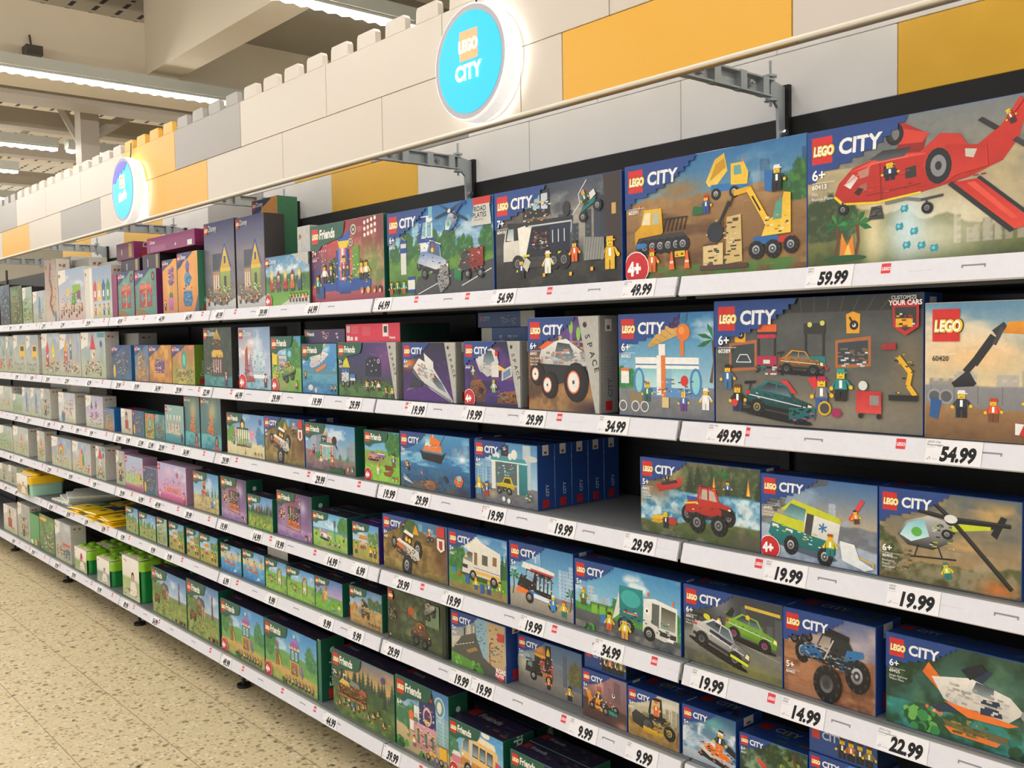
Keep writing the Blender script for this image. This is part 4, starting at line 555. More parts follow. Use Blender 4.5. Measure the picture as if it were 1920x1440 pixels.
@art
def p_offroad(a):
    a.grad('8c7444', '3f7cb0', .2, 1); a.city(.7, .28, '6ca8d4', 'a0cce8', 5, 4, .5, .85); a.land(.82, '8a703c', '6c5630', .1, 2.5, 5, '5c4826'); a.tex('b89c5c', 7, .6, 0, .6, 6); a.trees(.7, .3, '3c5c30', '5c7c3c', 5, 3, .3, .55); a.soft(.92, .5, .3, .5, '5c3a24', .8); a.land(.16, 'a89454', '7c6a38', .1, 4, 9, '5c4c28', slope=-.2)
    a.P('e89c2c', [(.48*a.asp, .74), (.58*a.asp, .74), (.53*a.asp, .92)]); a.fig(.74*a.asp, .7, .2, 'c83c34', '333', 'eee'); a.wheel(.72*a.asp, .7, .045); a.wheel(.78*a.asp, .72, .045); a.fig(.33*a.asp, .8, .16, 'd8703c', '333', 'c8503c')
    a.o(.2, .2, .72, 0); a.wheel(-.04, .44, .16, rx=.12); a.wheel(.98, .4, .22, rx=.17)
    a.o(.16, .18, .82, -12); a.P('2c2c2e', [(.1, .24), (.9, .22), (.86, .36), (.1, .4)]); a.P('e2793a', [(.06, .4), (.14, .5), (.44, .46), (.44, .34)], 'c8602c'); a.P('ecece6', [(.05, .5), (.16, .58), (.5, .56), (.9, .52), (.98, .36), (.8, .28), (.5, .36), (.44, .48)], 'c4c4be'); a.P('2c2a28', [(.24, .56), (.3, .78), (.62, .76), (.6, .56)]); a.P('f0f0ea', [(.28, .76), (.34, .84), (.66, .82), (.64, .75)]); a.E('f2c417', .42, .64, .05); a.E('f2c417', .54, .64, .05); a.R('c44', .38, .68, .46, .72); a.D(['dcdcd6', 'b8b8b2', 'd88c5c', '555'], 40, .12, .28, .9, .5, .07); a.E('222', .72, .46, .05); a.E('e8dcb0', .72, .46, .03)
    a.wheel(.54, .08, .24, rx=.17); a.o(); a.P('e4e4de', [(.86*a.asp, .78), (.97*a.asp, .78), (.97*a.asp, .6), (.915*a.asp, .54), (.86*a.asp, .6)]); a.R('c83434', .86*a.asp, .8, .97*a.asp, .98); a.P('b8302c', [(.89*a.asp, .74), (.94*a.asp, .74), (.94*a.asp, .6), (.915*a.asp, .58), (.89*a.asp, .62)])
@art
def p_greenhouse(a):
    a.grad('b0c8dc', '5c90c8', .3, 1); a.clouds(.5, 1, 'fff', .5, 3); a.land(.35, 'dcd0a4', 'd0c494', .02, 2, 5, 'e8dcb8'); a.trees(.3, .5, '5c9440', '8cb45c', 3, 3, 0, .2); a.trees(.4, .25, 'd890b0', 'e8b8c8', 5, 5, .2, .8); a.trees(.3, .4, '3c7cac', '6ca4c4', 2, 6, .85, 1)
    a.o(.28, .2, .85); a.R('2c3438', -.02, .5, .72, .55); a.R('cfe0a8', .0, .08, .7, .5, 'a8c47c')
    for i in range(6): a.R('2c3438', .0+.13*i, .06, .03+.13*i, .52); a.E('e8f0d0', .08+.13*i, .34, .04, .12)
    a.R('3c4448', .2, .55, .5, .7); a.E('e8c870', .35, .62, .09); a.P('2c3438', [(.18, .7), (.52, .7), (.35, .82)]); a.D(['5c9440', '8cb45c', 'e8c850', '3c4448', 'eee'], 50, .0, .04, .72, .3, .05); a.R('5c5044', -.03, .02, .85, .08); a.R('8c9c90', .6, .06, .9, .16)
    a.o(); a.fig(.2*a.asp, .24, .22, '3c6cac', '2c5c9c'); a.fig(.5*a.asp, .04, .14, 'c8a06c', '8c7c5c'); a.E('5c5aa8', .9*a.asp, .84, .07); 
    for x, c in ((.76, '3a2c28'), (.84, 'c8803c'), (.92, '4a9c90')): a.E(c, x*a.asp, .09, .045); a.E('d8a07c', x*a.asp, .07, .03)
@art
def p_slushvan(a):
    a.grad('8cc8e0', '3f80b8', .3, 1); a.clouds(.4, 1, 'fff', .75, 2.5); a.city(.3, .55, '9cb4cc', '6c84a4', 3, 4, .75, 1); a.land(.26, 'b4ac9c', '8c8478', .02, 2, 5, '9c9488', slope=-.1); a.palm(.05*a.asp, .2, .4); a.palm(.95*a.asp, .16, .34, '2f7a3e')
    a.o(.12, .18, .92, -4); a.P('1e2226', [(.0, .2), (.06, .36), (.2, .38), (.22, .14), (.0, .12)]); a.P('1e2226', [(.2, .14), (.2, .5), (.8, .52), (.82, .14)], '14161a'); a.P('ee7a2c', [(-.02, .08), (.3, .08), (.26, .16), (0, .18)]); a.P('2f7cc0', [(.24, .06), (.9, .06), (.86, .12), (.3, .18)]); a.P('e8ecec', [(.4, .07), (.88, .07), (.86, .14), (.4, .14)]); a.P('e8e8e2', [(.08, .5), (.12, .6), (.6, .6), (.86, .58), (.84, .5)]); a.R('c83c5c', .3, .5, .84, .53); a.P('8cb4cc', [(.2, .34), (.22, .48), (.4, .48), (.36, .32)])
    for i in range(4): a.R('6ca0c0', .46+.09*i, .22, .52+.09*i, .44, 'b8d8e8')
    a.D(['eee', 'ee7a2c', '2f7cc0', '333', 'c83c5c'], 34, .05, .1, .85, .5, .05); a.P('b0d0e8', [(.36, .62), (.56, .6), (.5, .86), (.4, .94), (.32, .84)], '6ca8d8'); a.P('e8f4fa', [(.33, .88), (.42, .92), (.4, .97), (.3, .94)]); a.L('e8f4fa', .015, [(.42, .64), (.38, .86)])
    for x in (.3, .84): a.wheel(x, .05, .09, hub='ddd')
    a.o(); a.fig(.7*a.asp, .1, .24, '3c8ccc', '3c8ccc', 'eee'); a.fig(.86*a.asp, .06, .24, 'e8c03c', '2a8070', 'b0402c')
@art
def p_garbage(a):
    a.grad('9ccfe4', '3f8cc4', .3, 1); a.clouds(.45, 1, 'fff', .8, 2.5); a.city(.4, .3, 'b8ccd8', '7ca0bc', 6, 4, .1, .5); a.city(.3, .4, '6c9cc8', None, 4, 6, .85, 1); a.trees(.3, .4, '2f8048', '50a458', 8, 3, .4, 1.02); a.land(.34, '4c9a3c', '5cac44', .02, 2, 5, '3c8434', slope=-.1); a.land(.24, '54585c', '44474b', .02, 2, 8, '606468', slope=-.1); a.tex('b0a894', 5, .5, 0, .1, 10)
    a.R('3c5a34', .16*a.asp, .34, .4*a.asp, .42)
    for i in range(3): a.R('7cb83c', (.17+.08*i)*a.asp, .26, (.23+.08*i)*a.asp, .38); a.R('5c9430', (.17+.08*i)*a.asp, .38, (.235+.08*i)*a.asp, .41)
    a.o(.42, .14, 1.08, -3); a.P('1f8c8c', [(.0, .18), (.02, .58), (.42, .6), (.44, .18)], '177074'); a.E('3caaa8', .22, .44, .17, .11); a.R('c83c34', .1, .24, .36, .265); a.D(['e8e8e8'], 8, .1, .24, .36, .26, .03); a.P('dcdcd6', [(-.08, .1), (.02, .5), (.04, .2)]); a.P('efefea', [(.44, .08), (.44, .5), (.62, .54), (.98, .5), (1, .1), (.8, .04)], 'd0d0ca'); a.P('5c6460', [(.58, .22), (.58, .48), (.7, .48), (.7, .2)]); a.P('4c4c44', [(.73, .2), (.73, .47), (.96, .45), (.96, .2)], '9c9c8c'); a.R('333', .72, .1, .98, .16); a.R('eee', .84, .06, .94, .1); a.E('fff', .5, .36, .04); a.E('444', .5, .36, .02); a.D(['1f8c8c', 'eee', '666', '333'], 30, .02, .1, .9, .3, .05); a.R('e8742c', .5, .54, .53, .6); a.R('e8742c', .9, .52, .93, .58)
    for x in (.1, .2, .55): a.wheel(x, .08, .09)
    a.o(); a.fig(.09*a.asp, .34, .26, '6c8c3c', '5c5434', None, 'f2c417', 'd8843c'); a.P('2f78c0', [(.26*a.asp, .16), (.31*a.asp, .14), (.32*a.asp, .28), (.27*a.asp, .28)]); a.fig(.35*a.asp, .08, .26, 'd8b83c', 'd8602c', '2c2420'); a.fig(.5*a.asp, .02, .3, 'e8d03c', 'e0a04c', '2b4d96'); a.bush(.16*a.asp, .04, .1)
@art
def p_camper(a):
    a.grad('a8d0e4', '3f84c0', .4, 1); a.clouds(.6, 1, 'fff', .9, 2.5, 9, .5); a.trees(.3, .5, '2f6c38', '4c8c44', 4, 3, 0, .22); a.firs(.3, .5, '2c6434', 4, 5, .8, 1); a.land(.36, '5c9438', '6ca440', .03, 2, 5, '4c8430'); a.land(.14, '9c8a50', 'a89458', .03, 2, 8, '7c7040')
    a.o(.24, .2, 1.02, -3); a.E('34541f', .45, .1, .5, .05); a.P('f2f0e8', [(.0, .12), (.02, .34), (.14, .5), (.02, .56), (.06, .74), (.3, .78), (.5, .68), (.94, .6), (.96, .14)], 'd8d4c8'); a.P('e8b84c', [(.3, .16), (.95, .18), (.95, .23), (.3, .21)]); a.L('7c6cb0', .012, [(.3, .25), (.95, .26)]); a.P('4c4a44', [(.03, .34), (.14, .49), (.26, .48), (.26, .32)], '8ca0a0'); a.R('8c6c44', .3, .3, .38, .5); a.R('5c5848', .5, .34, .64, .5); a.R('8c6c44', .76, .38, .86, .52); a.E('c8843c', .1, .68, .025); a.R('2c2c2c', .01, .2, .14, .26); a.E('f2c417', .1, .4, .03)
    for x in (.28, .8): a.wheel(x, .12, .085, hub='e0e0dc')
    a.o(); a.fig(.48*a.asp, .08, .22, 'e8b43c', '2c5ca8', None, 'f2c417', 'b0602c'); a.fig(.7*a.asp, .06, .24, '4c7c9c', '2c4c90', None, 'f2c417', 'c8842c'); a.fig(.88*a.asp, .08, .24, '7ca84c', '8c7c5c'); a.P('2c5cb0', [(.3*a.asp, .16), (.36*a.asp, .14), (.38*a.asp, .3), (.31*a.asp, .3)]); a.P('2c5cb0', [(.56*a.asp, .04), (.62*a.asp, .06), (.62*a.asp, .2), (.56*a.asp, .2)]); a.R('3c7cc0', .06*a.asp, .28, .14*a.asp, .36); a.R('c83c3c', .18*a.asp, .22, .22*a.asp, .32)
@art
def p_sportscars(a):
    a.grad('4c4c40', '3c4048', 0, 1); a.city(.45, .5, '4c5258', None, 8, 4, .3, 1); a.soft(.4, .85, .2, .2, '9c9aa8', .6); a.land(.48, '5c605c', '6c6c48', .03, 1.5, 5, '44464a'); a.tex('8c8c84', 3, .5, .1, .5, 6, .5, 4, .3, 3); a.soft(.7, .06, .5, .14, '8c8a44', .7); a.soft(.2, .35, .3, .1, 'b4b8b8', .6); a.P('d8b83c', [(.64*a.asp, .86), (.98*a.asp, .84), (.98*a.asp, .88), (.64*a.asp, .9)]); a.L('9c9c94', .01, [(.5*a.asp, .44), (.98*a.asp, .3)])
    a.o(.42, .46, .78, -8); v_car(a, '8cc43a', '5c8c24', '2c3028', 'b0246c'); a.P('222', [(.0, .34), (.1, .5), (.16, .46), (.12, .34)]); a.E('f2c417', .42, .44, .04)
    a.o(.06, .3, .92, -16); v_car(a, 'ecece6', '262c34', '3c444c', '444'); a.P('1f2c4c', [(.3, .3), (.7, .28), (.66, .24), (.3, .26)]); a.P('d8e02c', [(.7, .1), (1, .1), (1, .14), (.7, .14)]); a.E('d8d42c', .2, .44, .06, .04); a.fig(.4, .38, .16, 'eee', '333')
@art
def p_monster(a):
    a.grad('8c5c40', '5c6c98', 0, 1); a.clouds(.45, 1, 'c8b0a0', .8, 2, 9, .45); a.soft(.85, .75, .3, .2, 'b8b0c0', .7); a.land(.58, 'a0704c', '6c4028', .08, 3, 5, '7c5034'); a.tex('c8906c', 6, .6, 0, .5, 7, .5, 4, .5, 1.4); a.tex('4c2c1c', 5, .6, 0, .4, 8, .6); a.o(.05, .62, .3); v_truck4(a, 'a0482c', '5c2c20', '444', '444', .2); 
    a.o(.14, .2, .85, -4); a.wheel(.08, .4, .16, rx=.11); a.wheel(.9, .3, .22, rx=.17); a.P('24282e', [(.1, .34), (.8, .3), (.84, .46), (.2, .5)]); a.P('2f74b0', [(.04, .42), (.14, .54), (.36, .52), (.4, .38), (.14, .34)], '1c5488'); a.P('2a2c30', [(.28, .5), (.38, .76), (.74, .74), (.86, .56), (.7, .44)]); a.P('8c8480', [(.3, .52), (.38, .7), (.5, .7), (.48, .48)], 'c4b4a8'); a.P('1b1c1e', [(.36, .74), (.46, .82), (.76, .78), (.76, .72)]); a.P('2f74b0', [(.7, .44), (.98, .56), (.96, .64), (.74, .6)]); a.D(['222', '2f74b0', '777', 'b0b0b0', '14161a'], 60, .1, .3, .9, .56, .06); a.L('c8c4bc', .02, [(.42, .38), (.54, .68)]); a.wheel(.48, .06, .25, rx=.2, hub='333')
@art
def p_waterplane(a):
    a.grad('2c6c68', '33503f', 0, 1); a.tex('1c3424', 4, .8, .3, 1, 4, .45); a.tex('54805c', 5, .6, .2, 1, 6, .6); a.soft(.6, .6, .5, .2, '6c9484', .7); a.land(.3, '2f8a84', '1f5c50', .03, 2, 5, '54aca0'); a.tex('24401f', 6, .8, 0, .3, 9, .5); a.trees(.5, .4, '1f3c24', '3c5c34', 3, 3, 0, .15); a.bush(.22*a.asp, .14, .16, ('3c8a4c', '6cb054', '24542c'), 22); a.bush(.3*a.asp, .26, .08, ('e0704c', '5c9c5c', 'f0a888'), 8)
    a.o(.22, .3, 1.0, -3); a.P('2a3850', [(.2, .16), (.5, .24), (.72, .56), (.62, .58), (.36, .3)]); a.P('ee7a30', [(0, .36), (.06, .48), (.3, .26), (.3, .12)], 'c8581c'); a.P('f0ece4', [(.1, .34), (.5, .44), (.9, .36), (1.04, .24), (.9, .1), (.5, .06), (.24, .14)], 'c8c4bc'); a.P('3c4450', [(.52, .3), (.56, .42), (.74, .4), (.74, .28)], '9cacac'); a.P('2a3850', [(.3, .1), (.62, .12), (.2, -.02), (.1, .02)]); a.P('ee7a30', [(.24, .12), (1, .1), (.9, .05), (.5, .02)]); a.P('2a3850', [(.62, .1), (.84, .12), (.8, .28), (.62, .26)]); a.E('555', 1.05, .22, .02, .2); a.E('999', 1.05, .22, .04, .05); a.P('6c6040', [(.24, -.08), (.9, -.06), (.92, -.12), (.3, -.16)]); a.P('ee7a30', [(.26, -.14), (.84, -.14), (.8, -.19), (.34, -.2)]); a.D(['e8e4dc', 'd0ccc4', 'b4b0a8'], 36, .25, .12, .9, .34, .07); a.P('1c242c', [(.4, .5), (.6, .62), (.66, .56), (.5, .42)])
    a.o(); a.D(['7c7c3c', '9c9450', '5c5c2c'], 26, .4*a.asp, .1, .62*a.asp, .26, .07); a.fig(.93*a.asp, .05, .28, 'd8743c', '8c5c34', '333'); a.P('222', [(.84*a.asp, .16), (.92*a.asp, .16), (.92*a.asp, .24), (.84*a.asp, .24)]); a.bush(.8*a.asp, .02, .12, ('1c3424', '2c4c2c'), 14)
@art
def p_burger(a):
    a.grad('8c8474', '4c6c94', .1, 1); a.soft(.1, .5, .3, .25, 'd8d0a8', .8); a.clouds(.5, 1, '8ca4b8', .6, 2.5); a.city(.35, .4, '8ca0b0', None, 4, 4, .1, .4); a.city(.25, .6, '4c5c74', '7c6c5c', 3, 7, .65, 1); a.trees(.35, .4, '5c5c3c', '7c7c4c', 3, 3, .8, 1); a.land(.26, '8c8680', '6c6864', .02, 2, 5, '7c7670')
    a.o(.12, .22, 1.0); a.P('2a2c2e', [(.0, .1), (.04, .3), (.3, .34), (.3, .08)]); a.P('222426', [(.26, .08), (.28, .5), (.76, .46), (.8, .08)], '18191b'); a.R('c83c4c', .44, .2, .56, .4); a.R('4c9c44', .44, .24, .56, .28); a.R('c83c4c', .74, .2, .8, .38); a.P('7c8a94', [(.06, .22), (.1, .3), (.2, .3), (.2, .2)]); a.E('b87840', .44, .56, .17, .12); a.P('e0a83c', [(.24, .5), (.64, .5), (.7, .44), (.3, .46)]); a.E('c89058', .42, .6, .1, .06); a.R('1c1c1c', .58, .44, .74, .72); a.P('e0b43c', [(.61, .52), (.71, .52), (.7, .6), (.66, .68), (.62, .6)]); a.R('b87848', .5, .06, .78, .18); a.D(['e0a83c', '444', 'c83c4c', 'eee', '8c5c3c'], 40, .26, .08, .8, .5, .05); a.R('444', .02, .34, .2, .37)
    for x in (.24, .68): a.wheel(x, .05, .09, hub='e0e0dc')
    a.o(); a.fig(.5*a.asp, .1, .24, 'c84c3c', '2c2c30', None, 'f2c417', 'c8542c'); a.fig(.82*a.asp, .04, .28, 'c8a03c', '2c3440', '333')
@art
def p_roads(a):
    a.grad('c8b898', '5c7ca0', .3, 1); a.city(.4, .6, 'c8b898', '8c98a0', 4, 4, .3, .6); a.P('8cb0c0', [(.45*a.asp, .45), (.68*a.asp, .25), (.68*a.asp, .98), (.45*a.asp, .98)]); a.P('c0a47c', [(.68*a.asp, .22), (.98*a.asp, .1), (.98*a.asp, .98), (.68*a.asp, .98)]); a.D(['6c8898', '546c7c', '8c7454'], 24, .7*a.asp, .3, .96*a.asp, .9, .08); a.D(['5c8498', 'b0ccd4'], 24, .46*a.asp, .4, .66*a.asp, .9, .06)
    a.P('585854', [(.004, .22), (.2*a.asp, .56), (.45*a.asp, .7), (.6*a.asp, .3), (.98*a.asp, .1), (.98*a.asp, .004), (.4*a.asp, .004)], '4c4c4a'); a.P('c8c4b8', [(.02*a.asp, .5), (.2*a.asp, .56), (.14*a.asp, .45), (.02*a.asp, .36)]); a.P('5c9438', [(.004, .004), (.6*a.asp, .004), (.5*a.asp, .14), (.2*a.asp, .2), (.004, .22)]); a.bush(.5*a.asp, .06, .14, ('4c8434', '6cac40', '2c5c24'), 20); a.bush(.15*a.asp, .1, .1, ('6cac40', '8cc454'), 8)
    for i in range(6): a.L('e8e4dc', .012, [((.1+.06*i)*a.asp, .36+.03*i), ((.14+.06*i)*a.asp, .38+.03*i)]); a.L('e8c03c', .014, [((.3+.03*i)*a.asp, .34+.02*i), ((.35+.03*i)*a.asp, .3+.02*i)])
    a.L('3c3c40', .012, [(.46*a.asp, .5), (.46*a.asp, .85)]); a.L('3c3c40', .012, [(.72*a.asp, .2), (.72*a.asp, .6)]); a.L('3c3c40', .012, [(.72*a.asp, .6), (.78*a.asp, .64)]); a.R('333', .25*a.asp, .6, .27*a.asp, .74); a.E('c83c3c', .9*a.asp, .1, .12, .1); a.T('ROAD', .83*a.asp, .14, .07, 'fff', .04); a.T('PLATES', .82*a.asp, .06, .06, 'fff', .04, .8); a.P('c83c3c', [(.86*a.asp, .7), (.97*a.asp, .7), (.97*a.asp, .84), (.86*a.asp, .84)])
@art
def p_karts(a):
    a.grad('6c4438', '8c7484', 0, 1); a.soft(.4, .75, .3, .2, 'e0a088', .9); a.city(.5, .45, '7c5c64', None, 5, 4, .3, .9); a.land(.38, '4c3c38', '5c3c34', .03, 2, 5, '3c3030', slope=-.1); a.soft(.9, .05, .2, .1, 'd89c84', .7)
    a.o(.05, .22, .85, -8); a.P('e89a2c', [(0, .4), (.12, .46), (.22, .3), (.2, .08), (.12, .06), (.1, .22)], 'c8741c'); a.P('e89a2c', [(.28, .1), (.6, .08), (.56, .24), (.34, .26)]); a.P('2c2c30', [(.2, .16), (.9, .2), (.86, .32), (.3, .34)]); a.D(['222', 'e89a2c', 'eee', '777', 'c83c34'], 46, .15, .1, 1.0, .42, .07); a.fig(.42, .22, .36, '3c2c44', 'e89a2c', 'c83c34'); a.P('1f8c80', [(.78, .12), (1.08, .16), (1.06, .24), (.78, .22)]); a.wheel(.24, .12, .09); a.wheel(.7, .14, .1); a.wheel(1.0, .3, .08); a.E('eee', .9, .62, .05); a.E('222', .9, .63, .03)
@art
def p_roller(a):
    a.grad('a8946c', 'c8c4b4', 0, 1); a.clouds(.5, 1, 'e8e4d8', .6, 2.5); a.city(.4, .4, '9c947c', 'c8c0a4', 5, 4, .65, 1); a.trees(.4, .16, '7c7c54', '949464', 9); a.land(.42, 'b09058', 'a8884c', .04, 3, 5, '8c6c38'); a.tex('7c6034', 7, .6, 0, .35, 8)
    a.o(.06, .14, 1.05); a.P('3c3e42', [(.05, .14), (.02, .3), (.12, .4), (.5, .3), (.6, .12), (.45, .04)], '222'); a.E('2a2c30', .44, .18, .15); a.E('4c4e52', .42, .18, .1); a.P('e0b428', [(.3, .02), (.78, .02), (.82, .1), (.32, .14)], 'b88c14'); a.R('24262a', .46, .3, .9, .42); a.P('24262a', [(.44, .42), (.5, .72), (.54, .72), (.5, .42)]); a.P('24262a', [(.72, .42), (.74, .74), (.78, .74), (.8, .42)]); a.R('24262a', .48, .7, .78, .76); a.P('c8bca0', [(.54, .44), (.56, .68), (.72, .68), (.72, .44)]); a.fig(.64, .4, .3, 'e0662a', 'e0662a', 'e0662a'); a.E('e0902c', .64, .8, .03); a.wheel(.96, .16, .14, hub='e0b428'); a.D(['e0b428', '333', '555', '222'], 40, .4, .1, 1.0, .42, .06); a.L('6c5030', .014, [(1.14, .04), (1.18, .26)])
@art
def p_snowmobile(a):
    a.grad('a8bccc', '2c5c84', 0, 1); a.soft(.6, .8, .3, .15, '6cb8b0', .8); a.soft(.85, .65, .2, .15, 'a0b0bc', .9); a.land(.55, '7c9cb8', 'b8c8d4', .12, 3, 5, 'dce8ee'); a.tex('3c6c94', 4, .7, .2, .6, 7, .55); a.land(.2, 'b8c4cc', 'a0acb8', .04, 2, 9); a.tex('f4f8fa', 7, .8, .3, .75, 10, .62)
    a.o(.2, .1, 1.0, -8); a.P('222428', [(.1, .08), (.9, .02), (.96, .1), (.2, .18)]); a.P('eceae4', [(.12, .22), (.3, .38), (.6, .36), (.7, .2), (.4, .12)], 'c8c4bc'); a.P('ee7a2c', [(.2, .3), (.34, .38), (.6, .3), (.6, .2), (.3, .22)]); a.P('ee7a2c', [(.44, .2), (.8, .2), (.84, .3), (.56, .34)]); a.fig(.56, .3, .42, '333840', 'ee7a2c', '222'); a.R('eee', .5, .64, .62, .68); a.D(['222', 'ee7a2c', 'eee', '555'], 46, .1, .06, .95, .36, .06); a.P('222428', [(.7, .4), (.95, .34), (.98, .46), (.76, .52)])
@art
def p_jungle(a):
    a.grad('2c4434', '6c9478', 0, 1); a.tex('1c2c20', 4, .8, .0, 1, 4, .5); a.tex('a8c8a0', 4, .7, .3, .9, 6, .58); a.trees(.5, .5, '2c4028', '4c6438', 5, 3, .5, 1); a.bush(.75*a.asp, .7, .2, ('3c5430', '6c8440', '8c9c4c', '24341c'), 26); a.bush(.2*a.asp, .1, .14)
    a.o(.24, .5, .5, -30); a.P('e05c48', [(0, .1), (.1, .26), (.5, .24), (.7, .1), (.4, .02)], 'b83c30'); a.o(); a.L('5c4434', .07, [(.7*a.asp, .2), (.85*a.asp, .6), (.8*a.asp, .9)]); a.D(['5c4434', '8c6c4c', 'd8a83c'], 24, .5*a.asp, .1, .9*a.asp, .5, .08); a.fig(.8*a.asp, .1, .2, 'e0902c', '5c4434')
@art
def p_junglebuggy(a):
    a.grad('3c4a30', '44543c', 0, 1); a.soft(.45, .55, .4, .3, '94b48c', .8); a.tex('26301f', 4, .9, .2, 1, 4, .48); a.soft(.5, .2, .5, .15, '9cb080', .6); a.land(.2, '3c4428', '34391f', .05, 3, 5, '52603a'); a.tex('5c7044', 8, .5, 0, 1, 8, .6)
    a.L('4c4430', .06, [(.1*a.asp, .62), (.3*a.asp, .6), (.5*a.asp, .5), (.66*a.asp, .52)]); a.L('3a3426', .05, [(.1*a.asp, .9), (.2*a.asp, .65), (.14*a.asp, .3)]); a.P('b8502c', [(.37*a.asp, .6), (.47*a.asp, .62), (.46*a.asp, .72), (.4*a.asp, .76), (.36*a.asp, .7)]); a.L('b8502c', .02, [(.38*a.asp, .6), (.37*a.asp, .52)]); a.L('b8502c', .02, [(.45*a.asp, .6), (.46*a.asp, .52)])
    a.o(.4, .08, .62, -6); v_truck4(a, 'c86430', '26282a', '3c4438', '3a3a3a', .16); a.o(.05, .36, .5, 12); a.D(['2c2e2a', '8c8c7c', 'c8a08c', '555'], 40, 0, 0, .5, .5, .09); a.o(); a.R('6c8464', .66*a.asp, .5, .88*a.asp, .93); a.o(.67, .55, .42, 30); v_truck4(a, 'd8d4c4', '33342f', '555', '333', .16); a.o(); a.R('1c2a1c', .93*a.asp, .004, .995*a.asp, .996); a.E('d8d4c4', .06*a.asp, .08, .02)
@art
def p_farm(a):
    a.grad('b8cce0', '4a7cb8', .5, 1); a.clouds(.5, 1, 'e8eef4', .7, 2); a.soft(.3, .7, .3, .08, '8ca4bc', .6); a.land(.5, '7c9448', '9cac54', .06, 2, 5, '54743a', slope=-.1); a.trees(.45, .25, '54743c', '7c9450', 7, 3, 0, .3); a.tex('6c5434', 5, .6, .05, .45, 8, .58); a.tex('b8c070', 8, .5, 0, .3, 9); a.soft(.9, .05, .2, .06, '3c4430', .8)
    a.o(.28, .34, .62); a.P('3f4f5c', [(0, .42), (.2, .66), (.6, .6), (.72, .36), (.5, .42)], '54646c'); a.P('a8845c', [(.08, .08), (.08, .44), (.26, .58), (.44, .44), (.44, .08)], '7c5c40'); a.P('c8a878', [(.5, .06), (.5, .4), (.68, .38), (.68, .06)]); a.D(['5c4030', 'd8c09c', '7c5840', '3c2c24', 'e8dcc8'], 60, .06, .02, .7, .46, .06)
    for x in (.1, .24, .4, .56): a.L('7c5c44', .025, [(x, .0), (x, .4)])
    a.o(.78, .42, .5); a.P('5c4838', [(0, .0), (.05, .7), (.1, .7), (.16, 0)]); a.D(['b83c34', '5c4838'], 14, .0, .3, .16, .9, .08); a.P('b83c34', [(.02, .7), (.14, .7), (.08, .92)])
    a.o(.06, .24, .5); a.R('8c4c30', .06, .1, .6, .3); a.D(['a05c38', '4c3428', '7c5840'], 30, 0, .06, .66, .4, .1); a.wheel(.16, .08, .1, hub='8c6c4c'); a.wheel(.48, .08, .1, hub='8c6c4c')
    a.o(); a.D(['7c6444', 'a88c5c', 'c8b890', '4c5c34'], 40, .1*a.asp, .06, .9*a.asp, .3, .05)
    for i in range(4): a.E(('5c3424', 'c89a5c', '2c2420', 'a8602c')[i], (.7+.07*i)*a.asp, .05, .035)
@art
def p_adventure(a):
    a.grad('9ccbe4', '3c88cc', .4, 1); a.clouds(.4, 1, 'e8f4fa', .6, 2.5); a.land(.55, '6ca45c', '8cb85c', .06, 2, 5, '54904c'); a.trees(.4, .5, '3c7c44', '60a058', 3, 3, -.05, .16); a.trees(.42, .4, '3c7c54', '60a068', 3, 6, .8, 1.04); a.land(.26, 'c89c5c', '7cac44', .1, 1.5, 8, 'd8b474'); a.soft(.4, .22, .25, .08, 'd8a86c', .9); a.soft(.7, .08, .4, .06, '3c3428', .5)
    a.o(.5, .2, .75); a.R('d8a850', 0, .0, .4, .34); a.R('a87c4c', .04, .02, .36, .31, '6c5038'); a.D(['e8dcc0', 'c8a880', '5c4434', 'c86c4c', '4c8c8c'], 40, .05, .02, .35, .2, .05); a.R('2c7c80', .02, .34, .42, .62); a.R('e8e8e0', .09, .38, .18, .58); a.R('e8e8e0', .26, .38, .35, .58); a.R('5ca0a8', .11, .4, .16, .56); a.R('5ca0a8', .28, .4, .33, .56); a.R('f0d8c0', -.02, .62, .46, .68); a.P('b07cc0', [(.02, .68), (.44, .68), (.36, .84), (.22, .88), (.1, .82)], '8c5ca4')
    for i in range(6): a.E(('d8483c', 'e8a0a0')[i % 2], .04+.07*i, .66, .035, .03, n=6)
    a.E('f0f0ec', .22, .93, .04); a.L('c8c8c4', .02, [(.22, .88), (.22, .98)]); a.P('a078b8', [(.42, .3), (.52, .32), (.62, .12), (.56, .0), (.48, .14)], '7c5494')
    a.o(.22, .26, .7); a.R('8c6048', .0, .0, .16, .4); a.D(['c8b8a0', '6c4434', 'a87858'], 26, 0, 0, .16, .4, .05); a.R('4c8c7c', .02, .42, .14, .54); a.P('c84840', [(-.02, .54), (.18, .54), (.08, .62)]); a.L('a0a0a0', .01, [(.08, .62), (.08, .84)]); a.P('d8343c', [(.08, .84), (.08, .76), (-.02, .78)]); a.P('e8b43c', [(.16, .26), (.2, .28), (.34, .0), (.26, -.02)])
    a.o()
    for i in range(9): a.fig((.42+.062*i)*a.asp, .03+.01*(i % 2), .13, ('c84840', '4c6c9c', 'e8b43c', '7c4c8c', '3c8c6c')[i % 5], '4c3c34', None, 'd8a06c', ('2c1c18', '8c4c24', 'c89a4c')[i % 3])
    a.bush(.4*a.asp, .04, .08)
